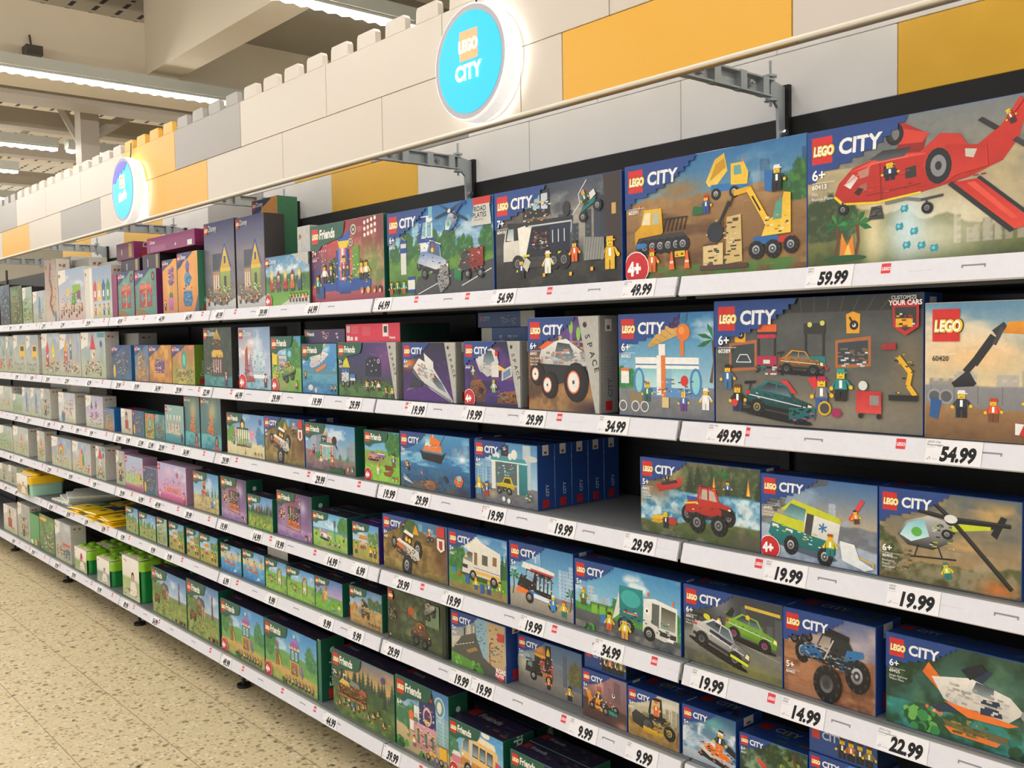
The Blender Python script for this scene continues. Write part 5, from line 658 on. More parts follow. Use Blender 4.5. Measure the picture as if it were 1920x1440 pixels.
@art
def p_treehouse(a):
    a.grad('e0b060', '6c7488', .62, 1); a.clouds(.7, 1, 'c89a78', .8, 1.5, 9, .4); a.firs(.5, .36, '2c4438', 26, 3); a.land(.56, '3c5a38', '5c7a3c', .04, 2, 5, '2c4a2c'); a.tex('8ca04c', 7, .5, 0, .4, 8, .56); a.soft(.5, .2, .6, .1, '7c8a44', .6); a.firs(.4, .46, '22382e', 1, 9, .82, .9)
    a.o(.12, .34, .6); 
    for x, w, h, c in ((.02, .42, .28, 'e0bc5c'), (.5, .44, .34, '7c8a80'), (.98, .3, .24, 'a8583c')): a.R('6c4028', x, .0, x+w, h, '4c2c1c'); a.P(c, [(x-.06, h-.02), (x+.1, h+.12), (x+w, h+.08), (x+w+.06, h-.04)]); a.D(['8c5434', '3c2418', 'a86c40', 'c89a5c'], 30, x, .0, x+w, h, .08)
    a.R('a8683c', -.02, -.06, 1.3, .0); a.E('7c5c3c', -.05, .1, .08); a.L('e8dcc8', .02, [(.2, .38), (.2, .56)]); a.P('e8dcc8', [(.2, .56), (.34, .52), (.2, .48)])
    a.o(.3, .16, .25); a.P('3c7cac', [(0, .1), (.1, .4), (.4, .5), (.6, .2), (.3, .0)]); a.wheel(.1, .08, .12); a.wheel(.5, .08, .12); a.o()
    for i in range(10): a.fig((.12+.08*i)*a.asp, .1+.06*((i*7) % 3), .13, ('c8603c', '4c7c8c', 'd8b87c', '6c8c4c', 'a84c4c')[i % 5], '5c4c34', None, 'd8a06c')
    a.D(['c8603c', 'd8c89c', '7c8c4c', '6c4c30'], 50, .05*a.asp, .1, .95*a.asp, .34, .05); a.E('5c4a84', .84*a.asp, .84, .05)
@art
def p_bakery(a):
    a.grad('a0c4dc', '3c74b4', .4, 1); a.clouds(.4, 1, 'dce8f0', .6, 2.5); a.city(.3, .5, '8cb0b8', '6c9c9c', 5, 4, .6, 1); a.trees(.3, .4, '3c7854', '609868', 5, 3, 0, .35); a.land(.3, 'c8b48c', 'a89870', .02, 2, 5, 'b8a47c', slope=-.1); a.bush(.1*a.asp, .05, .14); a.bush(.55*a.asp, .02, .1)
    a.E('c8d8d4', .84*a.asp, .8, .12, .14); a.E('5c98a0', .84*a.asp, .8, .1, .12); a.E('e8e0d0', .84*a.asp, .8, .05, .08)
    a.o(.36, .12, 1.0); a.R('d89aa8', 0, .0, .5, .34, 'c07c90'); a.R('23336c', .12, .34, .5, .66); a.P('2c2c38', [(.1, .66), (.5, .66), (.44, .82), (.16, .82)]); a.P('c04c48', [(.18, .7), (.42, .7), (.38, .8), (.22, .8)]); a.R('e8e8e4', .0, .4, .12, .56); a.E('e8b0b8', .31, .48, .1, .13); a.E('4c3c5c', .31, .47, .075, .1); a.R('e8c84c', .26, .38, .36, .42)
    for x in (.05, .22, .38): a.R('e0c070', x, .04, x+.1, .26, 'a88c5c'); a.R('5c6c70', x+.02, .06, x+.08, .24)
    a.R('e8b430', .34, -.08, .5, .02); a.D(['e8e4dc', 'd89aa8', '23336c', 'e8c84c', '8c5c4c'], 50, .0, .0, .5, .66, .05); a.E('e0703c', -.06, .4, .06, .08); a.R('f0e8e0', -.1, .2, .0, .34); a.R('e8b430', .58, .0, .74, .16)
    a.o()
    for i in range(5): a.E(('1c1410', '2f7c74', '2c5ca0', '1c1410', '2f7c74')[i], (.62+.08*i)*a.asp, .06, .05); a.E('c8906c', (.62+.08*i)*a.asp, .07, .03)
    a.fig(.36*a.asp, .1, .16, 'e8d0c0', '8c6c6c'); a.fig(.24*a.asp, .2, .12, 'c89a8c', '7c8c6c')
@art
def p_hotdog(a):
    a.grad('a8d4e8', '4a98d4', .3, 1); a.clouds(.5, 1, 'fff', .5, 3); a.city(.35, .35, 'b0bcd8', None, 5, 4, .7, 1); a.trees(.3, .4, '3c7854', '609868', 3, 3, 0, .15); a.land(.3, 'd0b488', 'a89068', .02, 2, 5)
    a.o(.22, .16, .95, -4); v_van(a, 'e8c07c', 'f0e4c8', 'c8843c'); a.E('c87040', .3, .92, .2, .07); a.P('e0a060', [(.1, .9), (.5, .88), (.5, .8), (.12, .82)]); a.E('f0e8d8', .66, .9, .12, .06); a.P('c84c5c', [(.95, .4), (1.1, .36), (1.1, .5), (.95, .54)]); a.o(.06, .26, .4); a.R('d87c8c', 0, 0, .6, .3); a.P('e8e0d8', [(-.05, .3), (.65, .3), (.5, .5), (.1, .5)]); a.o(); a.fig(.3*a.asp, .03, .22, 'e8a0b0', '5c7c9c'); a.fig(.9*a.asp, .06, .2, '7c9c5c', '4c4c5c')
@art
def p_purplenight(a):
    a.grad('4c3c7c', '2c2c64', 0, 1); a.soft(.5, .6, .5, .3, '8c5ca0', .7); a.land(.3, '3c5c4c', '2c3c40', .05); a.D(['c86c9c', 'e8b43c', '4c8ccc', 'eee', '5c3c8c'], 60, .2*a.asp, .1, .9*a.asp, .6, .08); a.fig(.4*a.asp, .1, .3, 'c86c9c', '333')
@art
def p_karaoke(a):
    a.grad('9c7cb0', '4c3460', 0, 1); a.soft(.4, .85, .4, .25, 'b84c60', .8); a.soft(.75, .72, .2, .2, 'c8c8e8', .8); a.soft(.2, .5, .2, .3, 'd0a8b8', .7); a.land(.24, 'a888bc', '7c5c98', .02, 2, 5, 'b898c8'); a.soft(.5, .22, .4, .1, 'e0a070', .6)
    a.o(.33, .22, .9); a.R('1c1c24', .0, .16, .48, .52)
    for i, c in enumerate(('3c5c4c', 'e8dcc0', 'c8502c', '8cac3c', '4c6cb0', '8c3c5c')): a.R(c, .03+.075*i, .18, .07+.075*i, .5, C(c)*.6)
    a.P('e0762c', [(-.04, .06), (.5, .02), (.56, .16), (0, .2)], 'b8541c'); a.D(['222', 'e0a03c', 'c8502c', 'eee', '4c6cb0'], 50, -.02, .06, .54, .4, .06); a.L('3c4c8c', .014, [(-.1, .0), (.6, -.05), (.6, .56)]); a.E('222', .56, .46, .06)
    a.o(); a.D(['e08c3c', '5c3434', 'eee'], 20, .06*a.asp, .36, .26*a.asp, .6, .07); a.fig(.14*a.asp, .4, .2, 'c8603c', '4c3434'); a.E('e8e04c', .68*a.asp, .8, .02, .04); a.L('d8c0e0', .006, [(.5*a.asp, .9), (.6*a.asp, .86), (.7*a.asp, .92)])
    for x, c in ((.84, '2c2420'), (.94, 'c8a05c')): a.E(c, x*a.asp, .1, .05); a.E('d8a07c', x*a.asp, .08, .032)
@art
def p_forest(a):
    a.grad('b0cce0', '4c84c4', .5, 1); a.clouds(.5, 1, 'eef4f8', .6, 3); a.firs(.4, .46, '24443c', 26, 3); a.land(.48, '5c8c3c', '8cac44', .04, 2, 5, '3c6c30'); a.tex('c8c84c', 8, .7, .1, .4, 8, .55); a.o(); a.D(['e8c84c', 'f0e890', '8c6c3c', 'c84c4c', '4c7c3c'], 70, .05*a.asp, .22, .95*a.asp, .42, .04); a.E('a84c5c', .45*a.asp, .6, .07, .08); a.R('5c6c3c', .44*a.asp, .4, .46*a.asp, .56); a.L('c8c8c0', .02, [(.86*a.asp, .4), (.88*a.asp, .8), (.95*a.asp, .76)]); a.fig(.3*a.asp, .12, .16, 'c86c4c', '4c6c4c'); a.fig(.7*a.asp, .1, .16, 'e8b43c', '4c6c4c')
@art
def p_desertanimal(a):
    a.grad('b0d0e4', '4c8cc8', .4, 1); a.clouds(.5, 1, 'eef4f8', .6, 3); a.firs(.4, .3, '4c7454', 8, 3, .3, 1); a.land(.42, 'd8c894', 'c8b074', .04, 2, 5, '9c8c5c'); a.o(.36, .3, .6); a.P('b8442c', [(-.1, .24), (.5, .2), (.52, .34), (-.06, .4)]); 
    for x in (-.04, .12, .28, .44): a.L('2c5c44', .04, [(x, -.2), (x+.02, .24)])
    a.E('c8742c', .2, .6, .16, .22); a.R('3c2c24', .1, .46, .3, .6); a.D(['b8442c', 'e8c87c', 'e8e0d0', '4c3c30'], 40, -.08, -.1, .5, .5, .08); a.o(); a.E('7c9cac', .8*a.asp, .26, .13, .12); a.E('5c7484', .74*a.asp, .2, .08, .1); a.E('d8e0e0', .84*a.asp, .3, .05); a.D(['c8a05c', '4c5c34', 'eee'], 30, .1*a.asp, .06, .9*a.asp, .24, .06)
@art
def p_ecar(a):
    a.grad('b8dcf0', '4ca0d8', .5, 1); a.clouds(.5, 1, 'fff', .6, 3); a.trees(.5, .44, '3c7c3c', '60a04c', 3, 3, .7, 1.02); a.land(.56, '4c84b8', '7cb44c', .02, 2, 5); a.land(.5, '8cc054', '7cb03c', .05, 2, 8, 'a8d06c'); a.tex('c8b084', 4, .5, 0, .2, 9); a.o(.2, .26, .62, -4); v_car(a, 'e0708c', 'e8e4e0', '8cb8c4', 'ddd'); a.P('eee', [(.3, .1), (.7, .1), (.6, .3), (.32, .3)]); a.o(); a.R('4c6c7c', .62*a.asp, .66, .68*a.asp, .84); a.R('3c9ca0', .63*a.asp, .3, .66*a.asp, .66)
    for x, s in ((.1, 'c86c4c'), (.5, '8cac4c'), (.66, '3c9ca0'), (.78, 'e8c8b0'), (.9, 'c8603c')): a.fig(x*a.asp, .12+.2*(x < .2 or x > .85), .18, s, '4c4c5c')
    a.D(['d8b48c', 'eee', '4c8c3c'], 24, .1*a.asp, .1, .9*a.asp, .34, .05)
@art
def p_kiosk(a):
    a.grad('b8d4e4', '4c94cc', .5, 1); a.clouds(.5, 1, 'fff', .5, 3); a.trees(.5, .34, '4c8448', 'c8a05c', 4, 3, .6, 1.02); a.land(.5, '9cac44', 'c8a05c', .05, 2, 5, '7c9c3c'); a.o(.28, .3, .7); a.R('e0d0b0', .0, .0, .06, .4); a.R('e0d0b0', .44, .0, .5, .4); a.P('e09a2c', [(-.08, .38), (.58, .38), (.46, .54), (.04, .54)], 'c87c1c'); a.R('a83c44', .02, .0, .48, .12); a.R('f0e8d8', .1, .14, .4, .34, 'b8a890'); a.D(['e8e0d0', 'c84c4c', '5c8c4c', '8c5c3c'], 34, .0, .0, .5, .36, .06); a.o()
    for x, s in ((.14, 'c86c4c'), (.7, 'e8b43c'), (.86, '7c4c2c')): a.fig(x*a.asp, .14, .3, s, '4c4c5c')
    a.E('e8b43c', .82*a.asp, .08, .04); a.E('e8b43c', .92*a.asp, .08, .04)
@art
def p_meadow(a):
    a.grad('b0cce0', '4c8ccc', .5, 1); a.clouds(.5, 1, 'fff', .5, 3); a.land(.5, '8ca854', 'a8b86c', .06, 2, 5, '6c9440'); a.trees(.42, .3, '4c8448', '7ca05c', 5); a.D(['c8603c', 'e8b43c', '3c6c8c', 'eee', '7c5c3c'], 60, .1*a.asp, .1, .9*a.asp, .5, .07); a.fig(.3*a.asp, .16, .24, 'c86c4c', '555'); a.fig(.75*a.asp, .1, .22, '8c5c9c', '555')
@art
def p_wagon(a):
    a.grad('b0c4dc', '4c7cac', .5, 1); a.clouds(.5, 1, '8ca4bc', .6, 2); a.trees(.5, .3, '3c5c3c', '5c7c4c', 6, 3, .4, 1); a.land(.52, 'c8a870', 'b8945c', .05, 2, 5, '8c7040'); a.o(.36, .24, .6); a.R('4c3424', .0, .1, .7, .3); a.R('4c88b0', -.16, .14, .02, .34); a.D(['5c3c28', 'a87c4c', '3c2c24', 'e8c87c', '4c88b0'], 50, .0, .06, .75, .56, .09); a.wheel(.14, .06, .09, hub='8c6c4c'); a.wheel(.56, .06, .09, hub='8c6c4c'); a.P('2c2420', [(.1, .52), (.6, .5), (.5, .66), (.24, .66)]); a.o(); a.P('c8843c', [(.1*a.asp, .4), (.2*a.asp, .38), (.22*a.asp, .5), (.16*a.asp, .6), (.1*a.asp, .52)]); a.fig(.4*a.asp, .5, .2, 'c86c4c', '555')
    for i in range(4): a.E('2c2018', (.6+.1*i)*a.asp, .1, .045); a.E('c8906c', (.6+.1*i)*a.asp, .09, .028)
@art
def p_slide(a):
    a.grad('b8a8d0', '3c74c0', .5, 1); a.soft(.8, .7, .3, .2, 'a890c0', .7); a.land(.48, '6cac3c', '8cc44c', .05, 2, 5, '549434'); a.trees(.45, .2, '3c7c4c', '5c9c5c', 4, 3, 0, .3); a.o(.3, .25, .7); a.R('e8c43c', .0, .1, .36, .5, 'd0a424'); a.P('c84c6c', [(-.14, .0), (.0, .04), (.14, .42), (.04, .44)]); a.R('f0e8c0', .12, .2, .2, .36); a.E('c8843c', .2, .62, .08, .12); a.E('8c5430', .28, .66, .06, .1); a.R('5cb0d0', .36, .06, .56, .2); a.D(['e8c43c', '4c7cc0', 'eee', 'e08c3c'], 34, .0, .08, .5, .5, .06); a.E('e07838', -.02, .8, .05); a.o(); a.fig(.88*a.asp, .1, .26, 'd8e0a0', 'c8a0c0'); a.fig(.68*a.asp, .06, .2, '5cb0d0', '7c5c9c')
@art
def p_arch(a):
    a.grad('a8d0e8', '4c94d4', .55, 1); a.clouds(.5, 1, 'fff', .6, 2.5); a.land(.62, '7cb848', '9ccc54', .05, 2, 5, '60a03c'); a.trees(.55, .24, '4c8448', '6ca858', 3, 3, -.02, .12); a.o(.56, .2, .74); a.R('8c4430', .0, .0, .07, .6); a.R('8c4430', .36, .0, .43, .6); a.E('8c4430', .215, .6, .215, .2, a0=0, a1=180); a.E('7cb0d4', .215, .58, .145, .12, a0=0, a1=180); a.R('a8c878', .07, .2, .36, .58); a.D(['e8c83c', 'f0dc70', 'c84c4c'], 22, .0, .66, .43, .84, .08); a.P('ecece8', [(.08, .1), (.1, .36), (.34, .36), (.34, .1), (.28, .1), (.27, .22), (.16, .22), (.14, .1)]); a.D(['7c5c48', 'eee'], 10, .1, .2, .34, .36, .06); a.o(); a.D(['3c74b0', '8c5c3c', 'e8b43c', 'd8a88c', '4c8c3c'], 40, .06*a.asp, .16, .5*a.asp, .5, .07); a.R('8c8c88', .88*a.asp, .3, .96*a.asp, .5); a.fig(.3*a.asp, .24, .2, 'e08c4c', '555'); a.E('c8a08c', .8*a.asp, .08, .04); a.E('c87c4c', .92*a.asp, .08, .04)
@art
def p_beach(a):
    a.grad('c8dcec', '4c98dc', .6, 1); a.land(.72, 'e0d0a4', 'd8c088', .04, 2, 5, '8ca4a8'); a.land(.52, '4ca8d4', '2474b8', .05, 2, 8, '3c94cc', slope=.05); a.tex('a0d8ec', 7, .5, .05, .5, 9, .62); a.palm(.84*a.asp, .5, .4, '3c8c5c'); a.D(['d85c3c'], 3, .7*a.asp, .84, .9*a.asp, .92, .1); a.P('c8503c', [(.06*a.asp, .34), (.46*a.asp, .4), (.4*a.asp, .3)]); a.P('c8503c', [(.36*a.asp, .3), (.72*a.asp, .4), (.68*a.asp, .28)]); a.fig(.24*a.asp, .37, .34, '4c9cac', 'e0a87c'); a.fig(.54*a.asp, .37, .34, 'e0704c', 'e0a87c'); a.P('c8d8e0', [(.62*a.asp, .06), (.7*a.asp, .2), (.8*a.asp, .14), (.74*a.asp, .1)]); a.D(['7c4c30', 'c8843c'], 10, .86*a.asp, .04, .98*a.asp, .14, .08)
@art
def p_flowerpot(a):
    a.grad('c8843c', 'e8a44c', 0, 1); a.soft(.5, .5, .2, .3, 'f0b86c', .7); a.P('c878b0', [(.42*a.asp, .06), (.7*a.asp, .06), (.76*a.asp, .3), (.36*a.asp, .3)], '9c548c'); a.L('3c7c3c', .02, [(.55*a.asp, .3), (.5*a.asp, .6)]); a.L('3c7c3c', .02, [(.6*a.asp, .3), (.66*a.asp, .56)]); a.D(['8c5ca8', 'b088c8', '6c4088'], 40, .36*a.asp, .52, .8*a.asp, .86, .1); a.fig(.16*a.asp, .06, .2, '5c4434', '3c3434'); a.bush(.56*a.asp, .34, .07)
@art
def p_blueorange(a):
    a.grad('c87c34', 'e8a44c', 0, 1); a.soft(.5, .5, .4, .3, 'f4b45c', .7); a.P('3c4a7c', [(.004, .996), (.5*a.asp, .996), (.2*a.asp, .78), (.004, .72)]); a.P('3c4468', [(.8*a.asp, .004), (.995*a.asp, .004), (.995*a.asp, .3)]); a.P('4a88b8', [(.3*a.asp, .36), (.7*a.asp, .36), (.74*a.asp, .2), (.66*a.asp, .1), (.34*a.asp, .1), (.26*a.asp, .2)], '2c6494'); a.E('4a94c4', .5*a.asp, .56, .14, .12); a.P('6c5cac', [(.44*a.asp, .66), (.56*a.asp, .66), (.62*a.asp, .8), (.5*a.asp, .88), (.4*a.asp, .78)]); a.D(['2c6494', '6cb0d4', '3c7cac', '244c74'], 40, .28*a.asp, .1, .72*a.asp, .6, .07); a.D(['c84c5c', 'e8b43c', '3c8c4c'], 10, .44*a.asp, .64, .58*a.asp, .74, .05)
@art
def p_redbag(a):
    a.grad('4c8474', '5c9484', 0, 1); a.soft(.5, .55, .4, .4, 'b0ccb4', .7); a.tex('3c6c64', 4, .4, .4, 1, 3); a.P('8c6c3c', [(.004, .004), (.7*a.asp, .004), (.4*a.asp, .12), (.004, .16)]); a.P('b84c50', [(.2*a.asp, .18), (.8*a.asp, .18), (.82*a.asp, .6), (.74*a.asp, .7), (.3*a.asp, .7), (.2*a.asp, .6)], '9c3840'); a.R('d87068', .24*a.asp, .58, .78*a.asp, .68); a.R('8c3038', .22*a.asp, .52, .8*a.asp, .55); a.E('3c94a4', .36*a.asp, .38, .09); a.E('3c94a4', .66*a.asp, .38, .09); a.R('e0b048', .5*a.asp, .2, .54*a.asp, .7); a.D(['9c3840', 'd87068', 'e0b048'], 30, .22*a.asp, .2, .8*a.asp, .68, .07); a.E('3c3428', .86*a.asp, .84, .1); a.E('a85c5c', .86*a.asp, .84, .06)
@art
def p_fourhouses(a):
    a.grad('d8d4c8', '8ca4c4', 0, 1); a.P('ece8e0', [(.004, .004), (.3*a.asp, .004), (.3*a.asp, .996), (.004, .996)]); a.R('dcd8ce', .004, .004, .2*a.asp, .996); a.land(.14, 'c8ccb0', 'b8bc98', .02)
    for x, c, d in ((.4, 'c84c3c', 'd86c5c'), (.56, 'e8b43c', 'f0c860'), (.72, '3c5c94', '5c84ac'), (.88, '3c8c54', '5ca46c')): a.R(c, (x-.06)*a.asp, .34, (x+.06)*a.asp, .62, d); a.P(c, [((x-.07)*a.asp, .62), ((x+.07)*a.asp, .62), (x*a.asp, .76)]); a.R('eee', (x-.03)*a.asp, .42, (x+.02)*a.asp, .54); a.fig(x*a.asp, .06, .22, c, c)
@art
def p_playground(a):
    a.grad('dcc8bc', '9cb4d4', 0, 1); a.land(.34, 'd8c0b4', 'ccb0a8', .02); a.clouds(.6, 1, 'fff', .6, 3); a.P('ece8e0', [(.004, .7), (.3*a.asp, .78), (.3*a.asp, .996), (.004, .996)]); a.R('8cb83c', .56*a.asp, .5, .86*a.asp, .68); a.P('4c9c3c', [(.5*a.asp, .3), (.7*a.asp, .3), (.66*a.asp, .52), (.54*a.asp, .5)]); a.R('e8c43c', .34*a.asp, .5, .44*a.asp, .62); a.R('8c4c5c', .72*a.asp, .4, .86*a.asp, .56); a.D(['4c9c3c', 'c84c4c', '4c6cac', 'e8c43c', 'eee'], 50, .1*a.asp, .2, .9*a.asp, .55, .06)
    for i in range(9): a.fig((.1+.1*i)*a.asp, .06+.05*(i % 3), .16, ('c84c4c', '4c5c9c', 'e8a0a0', '3c8c6c')[i % 4], '444')
def tower(a, x, y, w, h, c, rc): a.R(c, x-w/2, y, x+w/2, y+h, C(c)*.85); a.P(rc, [(x-w*.65, y+h), (x+w*.65, y+h), (x, y+h+w*1.3)]); a.R('eee', x-w*.2, y+h*.6, x+w*.2, y+h*.8); a.D([c, rc, 'eee'], 8, x-w/2, y, x+w/2, y+h, w*.3)
def duplo_bg(a, sky='9cb0c8', ground='b8b494'):
    a.grad(ground, sky, 0, 1); a.clouds(.5, 1, 'e8eef4', .5, 3); a.land(.34, ground, 'a8b088', .03, 2, 5); a.tex('c8ccc0', 5, .4); a.P('ece8e0', [(.004, .62), (.3*a.asp, .72), (.34*a.asp, .996), (.004, .996)]); 
    a.D(['b89868', 'a88c70', 'c86c5c'], 5, .14*a.asp, .82, .22*a.asp, .9, .06)
def simple(name, sky, ground, items, white=True):
    def f(a):
        if white: duplo_bg(a, sky, ground)
        else: a.grad(ground, sky, 0, 1); a.tex(C(ground)*.6, 4, .5)
        for it in items:
            k = it[0]
            if k == 't': tower(a, it[1]*a.asp, it[2], it[3], it[4], it[5], it[6])
            elif k == 'd': a.D(it[6], it[1], it[2]*a.asp, it[3], it[4]*a.asp, it[5], it[7] if len(it) > 7 else .1)
            elif k == 'e': a.E(it[1], it[2]*a.asp, it[3], it[4], it[5])
            elif k == 'f': a.fig(it[1]*a.asp, it[2], it[3], it[4], it[5])
            elif k == 'r': a.R(it[1], it[2]*a.asp, it[3], it[4]*a.asp, it[5])
    A[name] = f
mixc = ['c84c4c', 'e8b43c', '4c6cac', '3c8c5c', 'eee', '8c5c3c']
simple('redtower', '9cb0c8', '9cac8c', [('t', .5, .2, .3, .42, 'd0c8b0', 'd0303c'), ('d', 26, .2, .1, .8, .4, mixc), ('e', '4c4c94', .84, .74, .07, .07), ('r', '4c98a8', .7, .88, .98, .98), ('f', .2, .06, .2, 'c84c4c', '444'), ('f', .8, .06, .2, '3c8c8c', '444')])
simple('rainbowt', '8ca4cc', 'b8a894', [('t', .3, .3, .24, .3, 'c84c3c', 'e0a83c'), ('t', .55, .4, .16, .36, '6c7484', 'e8c84c'), ('d', 40, .1, .08, .95, .35, mixc)])
simple('twotowers', '9cb0c8', 'a8a894', [('t', .34, .2, .22, .36, 'c83c3c', 'd8303c'), ('t', .66, .25, .2, .3, 'e8c43c', 'f0c820'), ('d', 34, .1, .05, .95, .35, mixc)])
simple('yellowbus', '9cacc0', 'a8aca0', [('r', 'e8c030', .5, .42, .9, .74), ('r', '3c3c3c', .58, .58, .84, .7), ('d', 10, .5, .34, .95, .46, ['e8c030', '333']), ('d', 22, .05, .08, .95, .3, ['8c9098', 'aaa', '6c7078'])])
simple('orangebits', '8ca4ac', 'a8a894', [('d', 16, .5, .3, .9, .7, ['3c8484', '6c8c7c']), ('r', 'd86c3c', .3, .08, .5, .36), ('d', 12, .1, .1, .9, .4, ['d86c3c', '3c8484'])])
simple('bluerocket', 'a8b4c4', 'b0b4a4', [('e', '5c88b0', .55, .5, .12, .34), ('r', '8c90a4', .42, .12, .68, .3), ('d', 12, .3, .1, .9, .5, ['5c6c8c', 'ccc', '3c4c6c'])])
simple('pinktower', 'a8a0cc', 'c8c4d0', [('t', .36, .3, .2, .3, 'c878b8', '2c7c4c'), ('t', .62, .3, .16, .36, 'a878b8', '7c3c6c'), ('d', 40, .15, .08, .95, .5, ['c878b8', 'e8c84c', '6c4c8c', 'e0a0c0'])])
simple('bucket', 'b0b4c8', 'e8e4dc', [('e', '3c6ca4', .28, .2, .2, .2), ('r', 'd8a83c', .14, .34, .4, .38), ('d', 60, .3, .1, .9, .8, ['c8604c', 'e8c84c', '8c94c8', 'c84c4c', 'e0a83c'])])
simple('greybits', 'a4a8a8', 'a0a094', [('d', 30, .25, .1, .9, .7, ['5c5c54', '8c8474', 'c8b48c', '444']), ('f', .5, .1, .5, '6c4c3c', '3c3434')])
simple('redbits', 'c8c4bc', 'ccc4b8', [('e', '3c2c28', .5, .7, .12, .2), ('r', 'a83c3c', .36, .2, .66, .55), ('e', 'd8a88c', .5, .66, .07, .1), ('d', 12, .55, .1, .9, .3, ['333', 'c84c4c'])])
simple('greenbits', '9cb8b4', '7c9c64', [('d', 50, .1, .06, .95, .75, ['3c8c4c', '8cac4c', '4c6c3c', 'c85c4c', 'e8c84c'])])
simple('greenbits2', '7ca464', '5c8c54', [('d', 70, .1, .06, .95, .6, ['c84c4c', 'eee', '4c6c3c', 'c8a07c']), ('r', 'e8c43c', .1, .84, .5, .92)], False)
simple('tanbits', '7c9c7c', '4c6434', [('d', 60, .2, .06, .85, .8, ['c89858', 'a87c48', 'e0c084', '5c4c34'])], False)
simple('bluebits', '6c88a0', '4c545c', [('d', 60, .1, .06, .95, .85, ['3c5c8c', '2c3440', '8cb0c8', '5c5c54', 'bbb'])], False)
simple('goldbits', '3c7cc0', 'b88c5c', [('d', 60, .25, .1, .75, .8, ['e8b450', 'c88c3c', 'f0cc78', 'a86c34'])], False)
simple('pinkbits', '3c5484', '3c6c84', [('d', 60, .2, .1, .85, .8, ['c878a0', '8c5c9c', '3c94a0', 'e0b060', '2c3c64']), ('e', 'e0b43c', .15, .25, .1, .2)], False)
simple('purplebits', 'e0a44c', 'd08c3c', [('r', '5c4484', .28, .26, .7, .62), ('d', 50, .26, .24, .74, .66, ['7c5ca0', 'c86c9c', '4c3c6c', 'e8c070'])], False)
simple('tealbits', 'd8745c', 'c8c050', [('e', '2c9484', .55, .62, .16, .24), ('e', '6cc8b0', .55, .62, .09, .15), ('d', 50, .1, .08, .95, .4, ['2c7c6c', 'e8dcb0', '8c5c3c', '5c8c4c'])], False)
simple('redbits2', 'c84c6c', '8c3c5c', [('d', 40, .2, .1, .8, .7, mixc)], False)
simple('cottagebits', '8cb0ac', '3c8484', [('r', '7c5c44', .3, .3, .7, .55), ('d', 40, .2, .1, .9, .6, ['a8845c', '6c4c3c', 'c8b48c', '3c6c64'])], False)
simple('brownbits', 'e8e4e0', 'dcd8d4', [('d', 26, .2, .1, .9, .6, ['7c4434', '5c3428', 'a86c54'])])
simple('yellowbits', 'b0b8b4', 'b0ac94', [('d', 26, .3, .2, .8, .5, ['e0b43c', 'c89c34', '7c8c4c'])])
simple('carbits', 'a8b4c8', 'a89484', [('r', 'c8483c', .5, .42, .98, .48), ('r', '3c7484', .55, .1, .95, .34), ('d', 50, .1, .06, .95, .4, ['c8603c', '8c4c3c', '3c7484', 'eee', 'c89858'])])
simple('parrot', '8ca8cc', 'c8b8a4', [('e', 'e89c3c', .45, .42, .12, .28), ('e', '3c8c5c', .6, .42, .1, .24), ('e', 'd8303c', .55, .7, .08, .08), ('d', 26, .2, .06, .95, .36, mixc), ('e', 'd8403c', .88, .16, .06, .08)])
simple('redhut', 'b0bcc4', 'a8a888', [('t', .56, .3, .2, .24, 'd89c54', 'e06c38'), ('d', 34, .2, .08, .95, .5, ['a8a05c', 'c8843c', '7c8c54', 'd8c070'])])
def _rainbow(a):
    duplo_bg(a, '7c9ccc', 'c0b494')
    for i, c in enumerate(('d8403c', 'e8903c', 'e8cc4c', '5cac5c', '4c7cb8', '9cb0c8')): a.E(c, .5*a.asp, .4, .32-.05*i, .4-.06*i, a0=0, a1=180)
    a.D(mixc, 40, .1*a.asp, .1, .9*a.asp, .36, .08)
A['rainbow'] = _rainbow
@art
def p_browntower(a):
    a.grad('d0c0b0', 'a08c84', 0, 1); a.tex('c8b8a8', 4, .5); a.L('8c4c44', .08, [(.5*a.asp, .95), (.4*a.asp, .7), (.6*a.asp, .5), (.4*a.asp, .3), (.7*a.asp, .1)]); a.L('e0a84c', .05, [(.66*a.asp, .6), (.6*a.asp, .2)]); a.D(['8c4c44', '6c3c3c', 'c88c6c', '4c8cac'], 40, .2*a.asp, .05, .9*a.asp, .9, .05); a.E('4c8cac', .8*a.asp, .08, .05, .1)
@art
def p_canoe(a):
    a.grad('2c6c74', '5c7c80', 0, 1); a.soft(.6, .75, .2, .25, 'c8c484', .7); a.clouds(.4, 1, '3c5448', .7, 2.5); a.land(.3, '3c94a0', '2c7c8c', .05, 2, 5, '7cc8cc'); a.o(.3, .24, .9); a.P('c87840', [(0, .1), (.36, .02), (.42, .14), (.1, .24)], '8c4c28'); a.P('e0a068', [(.14, .2), (.18, .66), (.3, .4), (.34, .16)], 'b87444'); a.D(['c87840', 'e8b07c', '8c4c28'], 34, .05, .06, .38, .4, .05); a.o(); a.E('3c2420', .78*a.asp, .16, .07, .12); a.E('b87858', .78*a.asp, .16, .04, .07); a.R('b8504c', .68*a.asp, .004, .88*a.asp, .08)
@art
def p_palace(a):
    a.grad('7ca8b4', '8cb4ac', 0, 1); a.land(.24, '3c94a0', '2c7c8c', .04); a.R('c8c4b8', .1*a.asp, .24, .8*a.asp, .5)
    for x in (.14, .3, .5, .66, .8): a.R('d8d4c4', (x-.04)*a.asp, .3, (x+.04)*a.asp, .74, 'a8a498'); a.R('4c4844', (x-.012)*a.asp, .4, (x+.012)*a.asp, .6)
    a.D(['8c7464', 'e8e0d0', '5c544c', 'c86c5c'], 44, .1*a.asp, .16, .9*a.asp, .5, .06); a.E('3c2824', .88*a.asp, .16, .06, .12)
